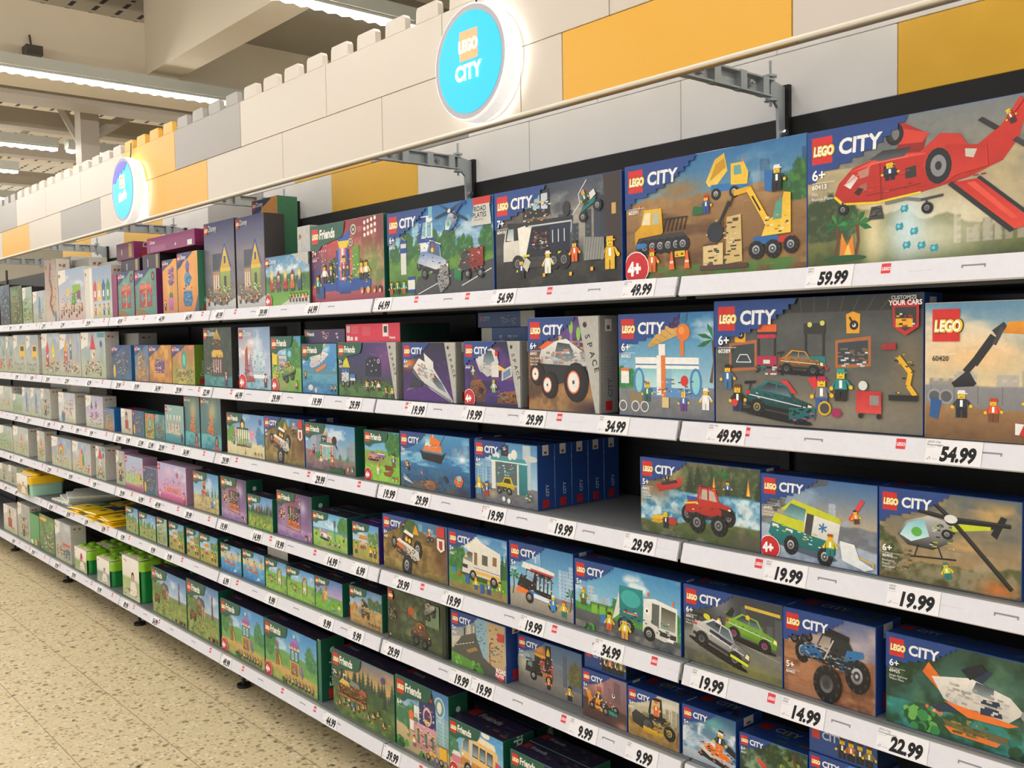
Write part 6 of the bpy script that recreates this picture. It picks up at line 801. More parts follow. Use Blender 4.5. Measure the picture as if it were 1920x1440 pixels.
@art
def p_pinkparty(a):
    a.grad('d890b8', 'b0b4e0', 0, 1); a.clouds(.5, 1, 'fff', .6, 3); a.soft(.4, .8, .3, .15, 'e8c0d8', .8); a.land(.2, 'd8689c', 'b84c84', .02); a.R('d8787c', .26*a.asp, .22, .8*a.asp, .4); a.R('e8a0a8', .26*a.asp, .36, .8*a.asp, .4); a.D(['e8b43c', '8cc8e0', 'f0e0f0', 'a05ca8', 'e0508c', '5c9cac'], 60, .2*a.asp, .22, .85*a.asp, .6, .07); a.E('c89cd8', .52*a.asp, .5, .08, .1); a.E('c84c60', .7*a.asp, .74, .07); a.fig(.08*a.asp, .04, .2, 'e8e0ec', 'e0a0c0'); a.fig(.92*a.asp, .02, .3, 'c87c5c', 'b84c84', None, 'd8a07c')
@art
def p_pinkgarden(a):
    a.grad('c8a0b8', 'a8c0e0', 0, 1); a.land(.5, '8cb07c', 'a8c88c', .05, 2, 5, 'c8d49c'); a.land(.16, 'c85c8c', 'b04c7c', .02); a.D(['e0a0b8', '6ca45c', 'e8c46c', 'c86c8c', '8c6cb0', 'eee'], 60, .1*a.asp, .16, .95*a.asp, .7, .07); a.E('e8b43c', .8*a.asp, .4, .07, .16); a.fig(.9*a.asp, .1, .3, 'e8b43c', 'c86c8c')
def _plain(a): a.grad('7c2c5c', '8c3468', 0, 1)
A['plain'] = _plain
def _plaind(a): a.grad('5c2444', '6c2c50', 0, 1); a.R('d0c0c8', .3*a.asp, .3, .34*a.asp, .62); a.R('b09040', .72*a.asp, .1, .9*a.asp, .9)
A['plaind'] = _plaind
def _darkp(a): a.grad('26203a', '2c2444', 0, 1); a.R('b09a54', .78*a.asp, .08, .9*a.asp, .92); a.R('ddd', .3*a.asp, .2, .33*a.asp, .7)
A['darkp'] = _darkp
def _sidetext(a): a.grad('8c2c6c', '9c3478', 0, 1); a.T('Disney', .55, .58, .22, 'fff', .01, 1, .15); a.R('d8443c', .2, .6, .42, .84); [a.L('c088b0', .02, [(.6, .12+.07*i), (3.2, .12+.07*i)]) for i in range(5)]; a.E('e8d0e0', a.asp*.62, .3, .1); a.R('eee', a.asp*.86, .08, a.asp*.95, .4)
A['sidetext'] = _sidetext
def _greyside(a): a.grad('a4a49c', 'b4b4ac', 0, 1); [a.L('8c8c88', .008, [(.15, .2+.06*i), (a.asp*.7, .2+.06*i)]) for i in range(6)]
A['greyside'] = _greyside
def _purpleside(a): a.grad('3c2c5c', '44305c', 0, 1); a.P('24503c', [(.004, .3), (.9, .3), (1.1, .996), (.004, .996)]); a.R('d8403c', .14, .5, .36, .86); a.T('Friends', .44, .54, .26, 'fff', .02, .9, .1); a.D(['e0a03c', 'c86c8c', 'f0e0c0', '8c5ca0'], 30, a.asp*.45, .15, a.asp*.65, .85, .2); a.D(['e8e0f0'], 6, a.asp*.78, .3, a.asp*.9, .7, .2)
A['purpleside'] = _purpleside
def _redside(a):
    a.grad('d8304c', 'd42c48', 0, 1); a.R('eee', .1, .55, .42, .88); [a.R('222', .13+.03*i, .57, .142+.03*i, .86) for i in range(9)]
    a.R('f0e0e0', a.asp*.7, .3, a.asp*.8, .94); a.R('333', a.asp*.72, .5, a.asp*.78, .84)
    for i in range(6): a.L('eda0a8', .012, [(.6, .5+.07*i), (1.3, .5+.07*i)]); a.L('eda0a8', .012, [(1.7, .4+.08*i), (2.5, .4+.08*i)])
    a.R('f4e4e4', .12, .1, .4, .36); a.R('f4e4e4', .46, .1, .74, .3); a.R('f4e4e4', .95, .1, 1.2, .3); a.T('Friends', a.asp*.82, .18, .13, 'fff', .02)
A['redside'] = _redside
def _greyblue(a): a.grad('24406c', '2a4a80', 0, 1); a.R('a8a89c', .004, .004, a.asp*.24, .996); a.D(['8cac3c', '6c7c3c'], 6, .06, .6, a.asp*.2, .8, .08); a.D(['8c9cb8', '4c6490', '6c809c'], 20, a.asp*.35, .55, a.asp*.9, .9, .1)
A['greyblue'] = _greyblue
def _bluegrey(a): a.grad('203c6c', '284880', 0, 1); a.R('a0a094', a.asp*.76, .004, a.asp*.995, .996); a.R('a83c34', .2, .4, .4, .75); a.T('CITY', .5, .45, .25, '8c9cb8', .02); a.D(['8c9cb8', '4c6490', '9c9c8c'], 24, a.asp*.4, .2, a.asp*.72, .8, .2)
A['bluegrey'] = _bluegrey
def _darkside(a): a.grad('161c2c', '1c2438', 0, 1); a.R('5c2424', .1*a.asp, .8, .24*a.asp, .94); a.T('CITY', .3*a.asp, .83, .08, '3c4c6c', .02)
A['darkside'] = _darkside
def _figrow(a):
    a.grad('284a88', '2c5094', 0, 1); a.R('c83c34', .12, .5, .4, .9); a.T('CITY', .5, .55, .26, 'c8d0e0', .02)
    for i in range(4): a.fig(a.asp*(.5+.13*i), .1, .7, ('333', 'c87040', '444', '8c7c3c')[i], '222')
A['figrow'] = _figrow
def _greenpanel(a): a.grad('3c8c54', '4c9c60', 0, 1); a.tex('60ac70', 4, .6); a.R('e8b43c', a.asp*.5, .02, a.asp*.68, .2); a.R('a83c44', a.asp*.7, .02, a.asp*.84, .2); a.R('e8e4d8', .05, .02, a.asp*.3, .16); a.R('222', a.asp*.86, .02, a.asp*.94, .2)
A['greenpanel'] = _greenpanel
def _swamp(a): a.grad('3c7c94', '4c84b8', 0, 1); a.land(.5, '3c6c4c', '2c5444', .06); a.o(.2, .3, .7); v_boat(a, '222', 'e07a2c', 'eee')
A['swampboat'] = _swamp
def _gs(a): a.grad('2c6c54', '307458', 0, 1)
A['greenspine'] = _gs
def _dg(a): a.grad('1c1c20', '222', 0, 1)
A['darkfront'] = _dg
# ------------------------------------------------------------------ the room
ROW = {'A': 1.635, 'B': 1.311, 'C': 1.035, 'D': .755, 'E': .525, 'F': .174}
ORD = {'A': 'top', 'B': 'second', 'C': 'third', 'D': 'fourth', 'E': 'fifth', 'F': 'bottom'}
W = 1.25; BAYS = list(range(-1, 8)); YB = .42
def math_node(nt, op, a, b=None):
    n = nt.nodes.new('ShaderNodeMath'); n.operation = op
    for i, k in enumerate((a, b)):
        if k is None: continue
        if isinstance(k, (int, float)): n.inputs[i].default_value = k
        else: nt.links.new(k, n.inputs[i])
    return n.outputs[0]
def mixc_node(nt, f, a, b):
    n = nt.nodes.new('ShaderNodeMix'); n.data_type = 'RGBA'; nt.links.new(f, n.inputs[0])
    for i, k in ((6, a), (7, b)):
        if isinstance(k, str): n.inputs[i].default_value = tuple(lin(C(k)))+(1,)
        else: nt.links.new(k, n.inputs[i])
    return n.outputs[2]
def floor_mat():
    m = bpy.data.materials.new('terrazzo_tiles'); m.use_nodes = True; nt = m.node_tree; b = nt.nodes['Principled BSDF']; L = nt.links.new
    tc = nt.nodes.new('ShaderNodeTexCoord'); sp = nt.nodes.new('ShaderNodeSeparateXYZ'); L(tc.outputs['Object'], sp.inputs[0])
    nz = nt.nodes.new('ShaderNodeTexNoise'); nz.inputs['Scale'].default_value = 22; nz.inputs['Detail'].default_value = 5; L(tc.outputs['Object'], nz.inputs['Vector'])
    col = mixc_node(nt, nz.outputs['Fac'], 'd8c69c', 'ecdcb6')
    big = nt.nodes.new('ShaderNodeTexNoise'); big.inputs['Scale'].default_value = 1.3; L(tc.outputs['Object'], big.inputs['Vector'])
    for sc, th, c, sm in ((60, .2, 'bfad84', .07), (36, .17, 'b0a07a', .06), (24, .15, '9c8c6c', .05), (44, .17, 'efe6cc', .07), (15, .085, '6a5d48', .04), (9, .05, '463c30', .04)):
        wv = nt.nodes.new('ShaderNodeTexNoise'); wv.inputs['Scale'].default_value = sc*.8; L(tc.outputs['Object'], wv.inputs['Vector'])
        va = nt.nodes.new('ShaderNodeVectorMath'); va.operation = 'MULTIPLY_ADD'; va.inputs[1].default_value = (.6/sc,)*3; L(wv.outputs['Color'], va.inputs[0]); L(tc.outputs['Object'], va.inputs[2])
        v = nt.nodes.new('ShaderNodeTexVoronoi'); v.inputs['Scale'].default_value = sc; L(va.outputs[0], v.inputs['Vector'])
        rnd = nt.nodes.new('ShaderNodeSeparateColor'); L(v.outputs['Color'], rnd.inputs[0])
        size = math_node(nt, 'MULTIPLY', rnd.outputs[0], th*2.4)
        f = math_node(nt, 'MULTIPLY', math_node(nt, 'SUBTRACT', size, v.outputs['Distance']), 18.0)
        n = nt.nodes.new('ShaderNodeClamp'); L(f, n.inputs[0]); col = mixc_node(nt, n.outputs[0], col, c)
    def groove(out, off, w, step=.3135):
        fr = math_node(nt, 'FRACT', math_node(nt, 'DIVIDE', math_node(nt, 'SUBTRACT', out, off), step))
        d = math_node(nt, 'ABSOLUTE', math_node(nt, 'SUBTRACT', fr, .5)); return math_node(nt, 'GREATER_THAN', d, .5-w/step/2)
    gx = groove(sp.outputs[0], -4.9, .0022); gy = groove(sp.outputs[1], -.055, .0036)
    col = mixc_node(nt, math_node(nt, 'MULTIPLY', gx, .55), col, '9c8a68'); col = mixc_node(nt, math_node(nt, 'MULTIPLY', gy, .85), col, '8a7a5a')
    L(col, b.inputs['Base Color']); b.inputs['Roughness'].default_value = .5; b.inputs['Specular IOR Level'].default_value = .3
    return m
def deck_mat():
    """cream metal roof deck with short dark slots"""
    m = bpy.data.materials.new('slotted_roof_deck'); m.use_nodes = True; nt = m.node_tree; b = nt.nodes['Principled BSDF']; L = nt.links.new
    tc = nt.nodes.new('ShaderNodeTexCoord'); sp = nt.nodes.new('ShaderNodeSeparateXYZ'); L(tc.outputs['Object'], sp.inputs[0])
    def band(o, step, w): return math_node(nt, 'LESS_THAN', math_node(nt, 'FRACT', math_node(nt, 'DIVIDE', math_node(nt, 'ADD', o, 100.0), step)), w)
    f = math_node(nt, 'MULTIPLY', math_node(nt, 'MULTIPLY', band(sp.outputs[0], .2, .66), band(sp.outputs[1], .19, .2)), band(sp.outputs[0], 1.2, .7))
    L(mixc_node(nt, f, 'f0e6d0', '2a2620'), b.inputs['Base Color']); b.inputs['Roughness'].default_value = .6
    return m
def st(name, m, *boxes, col='fff'):
    g = Geo()
    for bx in boxes: g.box(*bx)
    o = g.build(name, m); o['kind'] = 'structure'; return o
M_WHITE = mat('white_lacquer', 'efeeea', .45); M_BLACK = mat('black_steel', '131415', .5); M_DARK = mat('charcoal_steel', '35383a', .45)
M_ZINC = mat('galvanised_steel', 'b4bcc0', .42, .35, noise=.15, nscale=30); M_SHELF = mat('grey_shelf_steel', '7d8082', .5, .1, noise=.12, nscale=60)
M_EDGE = mat('light_grey_edge', 'a9adac', .35, .3); M_CONC = mat('painted_concrete', 'ddd2bd', .8, noise=.05, nscale=3, bump=.15); M_BEAMS = mat('grey_beam_paint', 'b3aa9d', .6)
g = Geo(); g.add([(-16, -7, 0), (7, -7, 0), (7, 6, 0), (-16, 6, 0)], [(0, 1, 2, 3)], C('fff')); g.build('floor', floor_mat())['kind'] = 'structure'
st('ceiling', mat('ceiling_grey', 'b0a99e', .8, noise=.08, nscale=2), (-6.6, 7, -7, 6, 4.35, 4.45))
st('ceiling', deck_mat(), (-22, -6.6, -7, 6, 4.32, 4.42))
st('wall_back', mat('wall_paint', 'b8b0a0', .8), (-22, 7, 6, 6.1, 0, 4.4))
st('wall_left', mat('wall_paint', 'b8b0a0', .8), (-22.1, -22, -7, 6, 0, 4.4))
st('wall_right', mat('wall_paint', 'b8b0a0', .8), (7, 7.1, -7, 6, 0, 4.4))
st('trim_1', M_CONC, (-7.1, -6.14, -7, 6, 3.56, 3.95))                 # broad concrete beam across the aisle
st('trim_2', M_CONC, (-6.14, 7, 1.13, 1.37, 3.56, 4.35))               # beam along the aisle
st('trim_3', mat('duct_grey', 'a9a59c', .7), (-6.14, -4.85, 1.9, 6, 3.95, 4.35)); st('trim_4', mat('duct_grey', 'a9a59c', .7), (-4.2, -1.2, 2.3, 6, 3.85, 4.35))
st('trim_5', M_BEAMS, (-7.7, -7.35, -7, 6, 3.56, 3.62), (-7.55, -7.5, -7, 6, 3.62, 3.9), (-7.7, -7.35, -7, 6, 3.9, 3.95))
st('trim_6', M_BEAMS, (-9.3, -9.1, -7, 6, 3.66, 3.84)); st('trim_7', M_BEAMS, (-10.9, -10.7, -7, 6, 3.66, 3.84)); st('trim_8', M_BEAMS, (-13.1, -12.9, -7, 6, 3.66, 3.84))
# column and diagonal braces of the roof truss
g = Geo(); g.box(-8.37, -8.2, 1.27, 1.44, 0, 4.0); g.box(-8.46, -8.1, 1.2, 1.5, 3.92, 3.98); o = g.build('support_column', mat('column_paint', 'b5ada2', .6)); tag(o, 'slim grey steel column rising behind the far end of the fascia', 'column')
def brace(a, b, r, lab):
    g = Geo(); g.rod(a, b, r, 6); tag(g.build('roof_brace', mat('column_paint', 'b5ada2', .6)), lab, 'brace', 'braces under the slotted roof deck')
brace((-8.3, 1.44, 3.5), (-8.3, 2.6, 4.31), .05, 'grey diagonal brace leaning away from the steel column'); brace((-8.4, 1.35, 3.4), (-9.6, 1.35, 4.31), .05, 'grey diagonal brace leaning left from the steel column')
brace((-12.2, .6, 3.5), (-12.9, 1.2, 4.31), .04, 'thin grey roof brace far off at the left picture edge, left one'); brace((-12.9, 1.2, 3.5), (-12.2, 1.9, 4.31), .04, 'thin grey roof brace far off at the left picture edge, right one')
g = Geo(); g.box(-6.13, -6.02, .25, .36, 3.545, 3.61); g.rod((-6.08, .3, 3.6), (-6.12, .3, 3.7), .008, 6)
tag(g.build('ceiling_sensor', mat('dark_plastic', '4a4438', .6)), 'small dark sensor box hanging under the broad concrete beam', 'sensor')
# ------------------------------------------------------------------ ceiling lights
M_LAMP = mat('lit_diffuser', 'fffaf4', .5, emit=LAMP); M_HOUSE = mat('lamp_housing', 'c3c7bf', .5)
def ceiling_light(x, y0, y1, z, lab):
    t = tag(empty('ceiling_light', (x, y0, z)), lab, 'ceiling light', 'long ceiling light strips'); n = int((y1-y0)/.09); L = y1-y0
    g = Geo(); g.box(-.07, .07, 0, L, .03, .11); g.box(-.045, .045, 0, L, .015, .03); g.build('housing', M_HOUSE, t)
    g = Geo(); w = .032; V = []                                          # ribbed diffuser: wavy edges, rounded underside
    for i in range(n*2+1):
        y = L*i/(n*2); k = w*(1.0 if i % 2 else .55); dz = .0 if i % 2 else .008
        V += [(-k, y, .014), (-k*.7, y, -.012+dz), (k*.7, y, -.012+dz), (k, y, .014)]
    F = [(i*4+j, i*4+j+1, i*4+j+5, i*4+j+4) for i in range(n*2) for j in range(3)]
    g.add(V, F, C('fff')); g.build('diffuser', M_LAMP, t)
ceiling_light(-6.02, -4.5, 3, 3.40, 'long lit strip under the broad concrete beam, largest in view at the left')
ceiling_light(-3.56, -4.5, 3, 3.40, 'lit strip at the top edge, ending behind the fascia studs')
ceiling_light(-1.05, -4.5, 3, 3.40, 'lit strip above the aisle, above the picture'); ceiling_light(1.45, -4.5, 3, 3.40, 'lit strip right above the viewer')
ceiling_light(3.9, -4.5, 3, 3.40, 'lit strip behind the viewer')
ceiling_light(-8.78, -3, 1.22, 3.40, 'lit strip left of the steel column, cut by the left picture edge'); ceiling_light(-8.78, 1.31, 3, 3.40, 'short lit strip continuing behind the steel column')
ceiling_light(-10.35, -3, 1.25, 3.40, 'faint far strip, smallest at the left picture edge')
for x, l in ((-12.6, 'far'), (-15.2, 'farthest')): ceiling_light(x, -3, 3, 3.40, l+' lit strip, hidden low behind the fascia end')
# ------------------------------------------------------------------ shelving
def nth(k): return ['half bay at the right edge', 'first whole bay from the right', 'second whole bay', 'third whole bay', 'fourth whole bay', 'fifth whole bay', 'sixth bay at the left', 'seventh bay beyond the left edge', 'eighth bay at the far end'][k+1]
for k in BAYS:
    x1 = -k*W; x0 = x1-W
    g = Geo(); g.box(x0+.003, x1-.003, YB, YB+.03, .06, 2.04)
    for i in range(1, 16): g.box(x0+.003, x1-.003, YB-.002, YB, .06+.124*i, .064+.124*i)
    tag(g.build('back_panel', mat('black_back_panel', '1b1d1e', .55)), 'dark back panel of the shelving, '+nth(k), 'back panel', 'back panels of the shelving')
    for r, z in ROW.items():
        t = tag(empty('shelf', ((x0+x1)/2, .2, z)), 'grey steel shelf with white price rail, %s shelf, %s' % (ORD[r], nth(k)), 'shelf', 'shelves of the wall fixture')
        a, b2 = -W/2+.003, W/2-.003
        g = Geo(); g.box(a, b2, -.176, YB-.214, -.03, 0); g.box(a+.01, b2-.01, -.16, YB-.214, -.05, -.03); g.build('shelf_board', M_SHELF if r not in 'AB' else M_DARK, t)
        g = Geo()                                                        # rounded front edge
        n = 6; V = []
        for i in range(n+1):
            an = math.pi*(1-i/n); V += [(a, -.188+.011*math.cos(an), -.0045+.0045*math.sin(an)), (b2, -.188+.011*math.cos(an), -.0045+.0045*math.sin(an))]
        V += [(a, -.177, -.04), (b2, -.177, -.04), (a, -.199, -.04), (b2, -.199, -.04)]; n2 = len(V)//2
        g.add(V, [(2*i, 2*((i+1) % n2), 2*((i+1) % n2)+1, 2*i+1) for i in range(n2)]+[tuple(range(0, 2*n2, 2))[::-1], tuple(range(1, 2*n2, 2))], C('fff')); g.build('front_edge', M_EDGE, t, smooth=False)
        g = Geo(); e = .003; V = []                                      # slanted price rail
        for x in (a+e, b2-e): V += [(x, -.2, 0), (x, -.212, -.042), (x, -.207, -.045), (x, -.196, -.001)]
        g.add(V, [(0, 1, 5, 4), (1, 2, 6, 5), (2, 3, 7, 6), (3, 0, 4, 7), (3, 2, 1, 0), (4, 5, 6, 7)], C('e0e0ea'))
        s = Art(W, .0437, .5, 5); s.o()
        for i in range(4):
            x = (.17+.31*i+.03*((ord(r)*7+k*3+i) % 3))/.0437
            if (ord(r)+k+i) % 5 != 4:
                s.R('d84450', x, .48, x+.42, .92); s.T('LEGO', x+.04, .62, .14, 'fff', .03, .72); s.L('cfcfd6', .02, [(x+1.2, .5), (x+2.2, .5)])
            x += 3.4; s.P('8c8c90', [(x, .5), (x, .64), (x+.95, .64), (x+.95, .5), (x+.88, .5), (x+.88, .57), (x+.07, .57), (x+.07, .5)])
        s.put(g, (-W/2, -.212, -.042), (1, 0, 0), (0, .2747, .9615), (0, -.9615, .2747), grid=False); g.build('price_rail', M_PAPER, t)
        if r == 'F':
            lx = W/2-.012
            g = Geo(); g.add([(lx+dx, yy, zz-z) for dx in (-.003, .003) for yy, zz in ((-.15, .12), (.19, .12), (.19, .03), (-.12, .05))], [(0, 3, 2, 1), (4, 5, 6, 7), (0, 1, 5, 4), (1, 2, 6, 5), (2, 3, 7, 6), (3, 0, 4, 7)], C('fff')); g.build('leg', M_BLACK, t)
            g = Geo(); g.cyl((lx, -.1, -z+.001), .03, 'z', .012, 20); g.cyl((lx, -.1, .012-z), .008, 'z', .05, 10); g.build('foot_pad', M_BLACK, t)
for k in range(-1, 9):
    x = -k*W
    g = Geo(); g.box(x-.015, x+.015, YB-.012, YB, .05, 2.12)
    tag(g.build('upright_post', M_BLACK), 'black slotted upright post, %s' % (['right of the picture', 'behind the rightmost bracket', 'behind the second bracket from the right', 'behind the third bracket', 'behind the fourth bracket', 'behind the fifth bracket', 'behind the sixth bracket', 'beyond the left picture edge', 'farther beyond the left edge', 'at the far end'][k+1]), 'post', 'upright posts of the shelving')
# ------------------------------------------------------------------ coloured brick panels: front fascia and wall above the shelves
MB = {c: mat('brick_panel_'+n, h, .4) for c, n, h in (('w', 'white', 'cdc4b8'), ('y', 'yellow', 'e2aa2c'), ('g', 'grey', '98948f'), ('p', 'pale_grey', 'c8bfb6'), ('W', 'white_lightened', 'ffffff'), ('Y', 'yellow_lightened', 'ffca44'), ('G', 'grey_lightened', 'aaa9a8'))}  # capital keys: wall panel copies, colour lightened to offset the fascia's shade
t = tag(empty('fascia', (0, -.08, 2.058)), 'long front fascia of white, yellow and grey brick shaped panels with studs on top', 'fascia')
def brick(parent, x, z, w, h, c, studs=0, th=.02, y=0):
    g = Geo(); g.bevbox(x+.0012, x+w-.0012, y, y+th, z+.0008, z+h-.0008, .0012, ['fff']*7)
    for i in range(studs):
        cx = x+.088+.15625*i; g.prism([(cx-.052, z+h-.0008), (cx+.052, z+h-.0008), (cx+.05, z+h+.034), (cx+.044, z+h+.043), (cx-.044, z+h+.043), (cx-.05, z+h+.034)], y, y+th)
    return g.build('brick_panel', MB[c], parent)
LJ = [1.59, .965, .34, -.285, -.435, -1.06, -1.685, -2.314, -2.94, -3.59, -4.24, -4.87, -5.5, -6.12, -6.5]
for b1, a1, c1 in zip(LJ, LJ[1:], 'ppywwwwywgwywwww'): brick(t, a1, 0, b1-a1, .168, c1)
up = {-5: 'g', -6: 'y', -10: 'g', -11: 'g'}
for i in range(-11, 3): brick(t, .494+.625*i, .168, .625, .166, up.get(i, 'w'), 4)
g = Geo(); g.rod((-6.5, .004, .004), (1.6, .004, .004), .0055, 10); g.build('bottom_trim', mat('trim_cream', 'e4ded2', .35), t)
g = Geo(); g.box(-6.5, 1.6, .0205, .03, .0, .33); g.build('backing_board', mat('board_grey', '8f8a84', .7), t)
t = tag(empty('upper_wall_panel', (0, YB, 2.04)), 'white, yellow and grey brick patterned panel above the shelves, behind the fascia', 'wall panel')
lowb = {0: 'y', 1: 'y', -4: 'y', -6: 'g', -8: 'y', -10: 'y'}
for i in range(-10, 2):
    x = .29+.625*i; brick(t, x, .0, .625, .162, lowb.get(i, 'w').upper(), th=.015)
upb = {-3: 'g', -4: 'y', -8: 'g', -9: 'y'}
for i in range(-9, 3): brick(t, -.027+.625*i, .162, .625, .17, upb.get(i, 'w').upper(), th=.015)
g = Geo(); g.box(-6.0, 1.6, .0155, .03, 0, .33); g.build('backing_board', mat('board_grey', '8f8a84', .7), t)
# brackets that carry the fascia
for k in range(0, 6):
    x = -k*W
    t = tag(empty('fascia_bracket', (x, YB-.012, 2.06)), 'galvanised bracket carrying the fascia, %s' % ['rightmost and nearest', 'second from the right, above the police boxes', 'third from the right', 'fourth, above the flower pot box', 'fifth, above the tower box', 'farthest at the left'][k], 'bracket', 'galvanised brackets carrying the fascia')
    g = Geo(); g.add([(-.004, 0, -.2), (-.004, -.02, -.2), (-.004, -.028, .0), (-.004, -.06, .03), (-.004, -.06, .065), (-.004, 0, .055)]+[(.004, 0, -.2), (.004, -.02, -.2), (.004, -.028, .0), (.004, -.06, .03), (.004, -.06, .065), (.004, 0, .055)],
        [(0, 1, 2, 3, 4, 5), (11, 10, 9, 8, 7, 6)]+[(i, 6+i, 6+(i+1) % 6, (i+1) % 6) for i in range(6)], C('fff')); g.build('corner_plate', M_ZINC, t)
    g = Geo(); g.box(-.01, -.006, -.467, -.05, .022, .064); g.box(-.01, .01, -.467, -.05, .061, .065); g.box(-.01, .01, -.467, -.05, .021, .025)
    for y in (-.38, -.28, -.18, -.09): g.box(-.011, .012, y-.012, y+.012, .02, .066)
    ao = g.build('arm', M_ZINC, t)
    for y in (-.33, -.14):
        g = Geo(); g.cyl((-.006, y, .043), .009, 'x', .012, 6); g.cyl((.006, y, .043), .004, 'x', .006, 8); g.build('bolt', M_ZINC, ao)
    g = Geo(); g.cyl((0, -.056, -.0), .004, 'z', .11, 8); g.cyl((0, -.056, .07), .016, 'z', .005, 14); g.cyl((0, -.056, .012), .016, 'z', .005, 14); g.cyl((0, -.056, .018), .009, 'z', .01, 6); g.build('threaded_rod', M_ZINC, t)
    g = Geo(); 
    for z in (-.06, -.14): g.cyl((.004, -.012, z), .008, 'x', .014, 8); g.box(.004, .016, -.018, -.006, z-.035, z-.012)
    g.build('hook', mat('bright_zinc', 'c9d0d4', .25, .9), t)
# ------------------------------------------------------------------ round lit signs
def lit(name, h, e): return mat(name, h, .4, emit=e)
def sign(cx, cz, lab, second=False):
    t = tag(empty('round_sign', (cx, -.0805, cz)), lab, 'sign', 'round lit signs on the fascia'); R = .147; N = 48
    g = Geo(); V = []; prof = [(R, -.02), (R, -.056), (R-.004, -.062), (R-.005, -.062)]
    for i in range(N):
        a = i*2*math.pi/N; V += [(q*math.cos(a), y, q*math.sin(a)) for q, y in prof]
    g.add(V, [(i*4+j, i*4+j+1, ((i+1) % N)*4+j+1, ((i+1) % N)*4+j) for i in range(N) for j in range(3)], C('fff')); g.build('rim', mat('frosted_rim', 'e6e6ea', .5, emit=.5), t, smooth=False)
    g = Geo(); g.cyl((0, -.0605, 0), R-.005, 'y', .03, N); g.build('front_ring', mat('ring_grey', 'b5b1b6', .4), t)
    g = Geo(); V = [(0, -.012, 0)]                                         # back ring that throws light on the fascia
    g.add([((R-.006)*math.cos(i*2*math.pi/N), yy, (R-.006)*math.sin(i*2*math.pi/N)) for yy in (-.006, -.019) for i in range(N)], [(i, N+i, N+(i+1) % N, (i+1) % N) for i in range(N)], C('fff')); g.build('halo_light', lit('lit_halo', 'fffaf0', 7), t)
    g = Geo(); g.cyl((0, -.0615, 0), R-.019, 'y', .02, N); g.build('face', lit('lit_cyan_face', '00a2e4' if not second else '00c0dc', .82), t)
    g = Geo(); g.cyl((0, -.021, 0), .1, 'y', .02, 24); g.build('mount', M_ZINC, t)
    def plate(name, pts, y, m):
        g = Geo(); g.prism(pts, y, y+.0015); g.build(name, m, t)
    OR = lit('lit_orange', 'f58a5c', 1.0); WH = lit('lit_white', 'ffffff', 1.6); PU = lit('lit_violet', '4438c0', .9)
    if not second:
        plate('logo_square', [(-.036, .006), (.036, .006), (.036, .08), (-.036, .08)], -.063, OR)
        for tx, z, h, sx in (('LEGO', .029, .027, .78), ('CITY', -.042, .036, .92)):
            V, F = text_mesh(tx, .045, 3); wd = V[:, 0].max()*h*sx; g = Geo(); g.add([(v[0]*h*sx-wd/2, -.0645, v[1]*h+z) for v in V], F, C('fff')); g.build('lettering', WH, t)
    else:
        plate('logo_square', [(-.032, .008), (.03, .008), (.03, .066), (-.032, .066)], -.063, WH); plate('logo_square', [(-.026, .046), (.024, .046), (.024, .061), (-.026, .061)], -.0645, OR); plate('logo_square', [(-.026, .013), (.024, .013), (.024, .024), (-.026, .024)], -.0645, OR)
        plate('emblem', [(-.048, -.052), (.045, -.042), (.05, -.02), (.036, -.01), (.03, .002), (.012, -.012), (-.01, -.02), (-.03, -.008), (-.048, -.018)], -.063, WH)
        a0 = [(R-.018)*math.cos(math.radians(a)) for a in range(50, 166, 10)]; plate('corner_patch', [((R-.018)*math.cos(math.radians(a)), (R-.018)*math.sin(math.radians(a))) for a in range(62, 172, 10)]+[(-.085, .04), (-.07, .062), (-.05, .06), (-.03, .085), (-.01, .074), (.01, .092), (.03, .082)], -.0628, PU)
    g = Geo(); g.rod((-.03, -.012, R-.004), (-.034, -.006, R+.03), .0025, 6); g.rod((-.034, -.006, R+.03), (-.034, -.004, R+.075), .0025, 6); g.build('cable', M_BLACK, t)
sign(-.562, 2.208, 'large round cyan sign with orange square, nearest on the fascia'); sign(-3.09, 2.196, 'far round cyan sign with violet corner, seen narrow at the left', True)
# ------------------------------------------------------------------ toy boxes
BLUE = '25478e'; GREEN = '1d5a48'
# style: side colour, top colour, edge colour
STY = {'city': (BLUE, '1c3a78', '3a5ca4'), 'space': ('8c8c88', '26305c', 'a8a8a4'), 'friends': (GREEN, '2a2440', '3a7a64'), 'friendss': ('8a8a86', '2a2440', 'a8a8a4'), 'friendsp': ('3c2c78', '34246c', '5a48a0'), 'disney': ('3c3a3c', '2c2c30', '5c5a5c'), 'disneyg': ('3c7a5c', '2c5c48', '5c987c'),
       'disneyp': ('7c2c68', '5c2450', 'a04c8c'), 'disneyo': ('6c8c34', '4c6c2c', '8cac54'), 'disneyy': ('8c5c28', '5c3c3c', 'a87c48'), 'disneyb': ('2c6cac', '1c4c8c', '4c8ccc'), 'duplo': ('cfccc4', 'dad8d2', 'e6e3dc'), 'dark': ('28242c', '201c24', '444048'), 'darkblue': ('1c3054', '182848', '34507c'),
       'magenta': ('8c2c60', '7c2858', 'b05088'), 'red': ('1f3c34', 'a02438', 'e0506c'), 'teal': ('2c7c7c', '246868', '4c9c9c'), 'bluebox': ('1f6cb8', '1c5ca0', '4c94d8'), 'pinkbox': ('b088a8', 'c8a8c8', 'd8b8d0'), 'plainlogo': (BLUE, 'c8b088', 'd8c8b0'), 'plainlogod': ('1c2c24', '1c2c20', '3c4c40'), 'darkg': ('1f3c2c', '1c3024', '3c5c48'), 'greenplain': ('2f7a48', '2f7a48', '54a06c')}
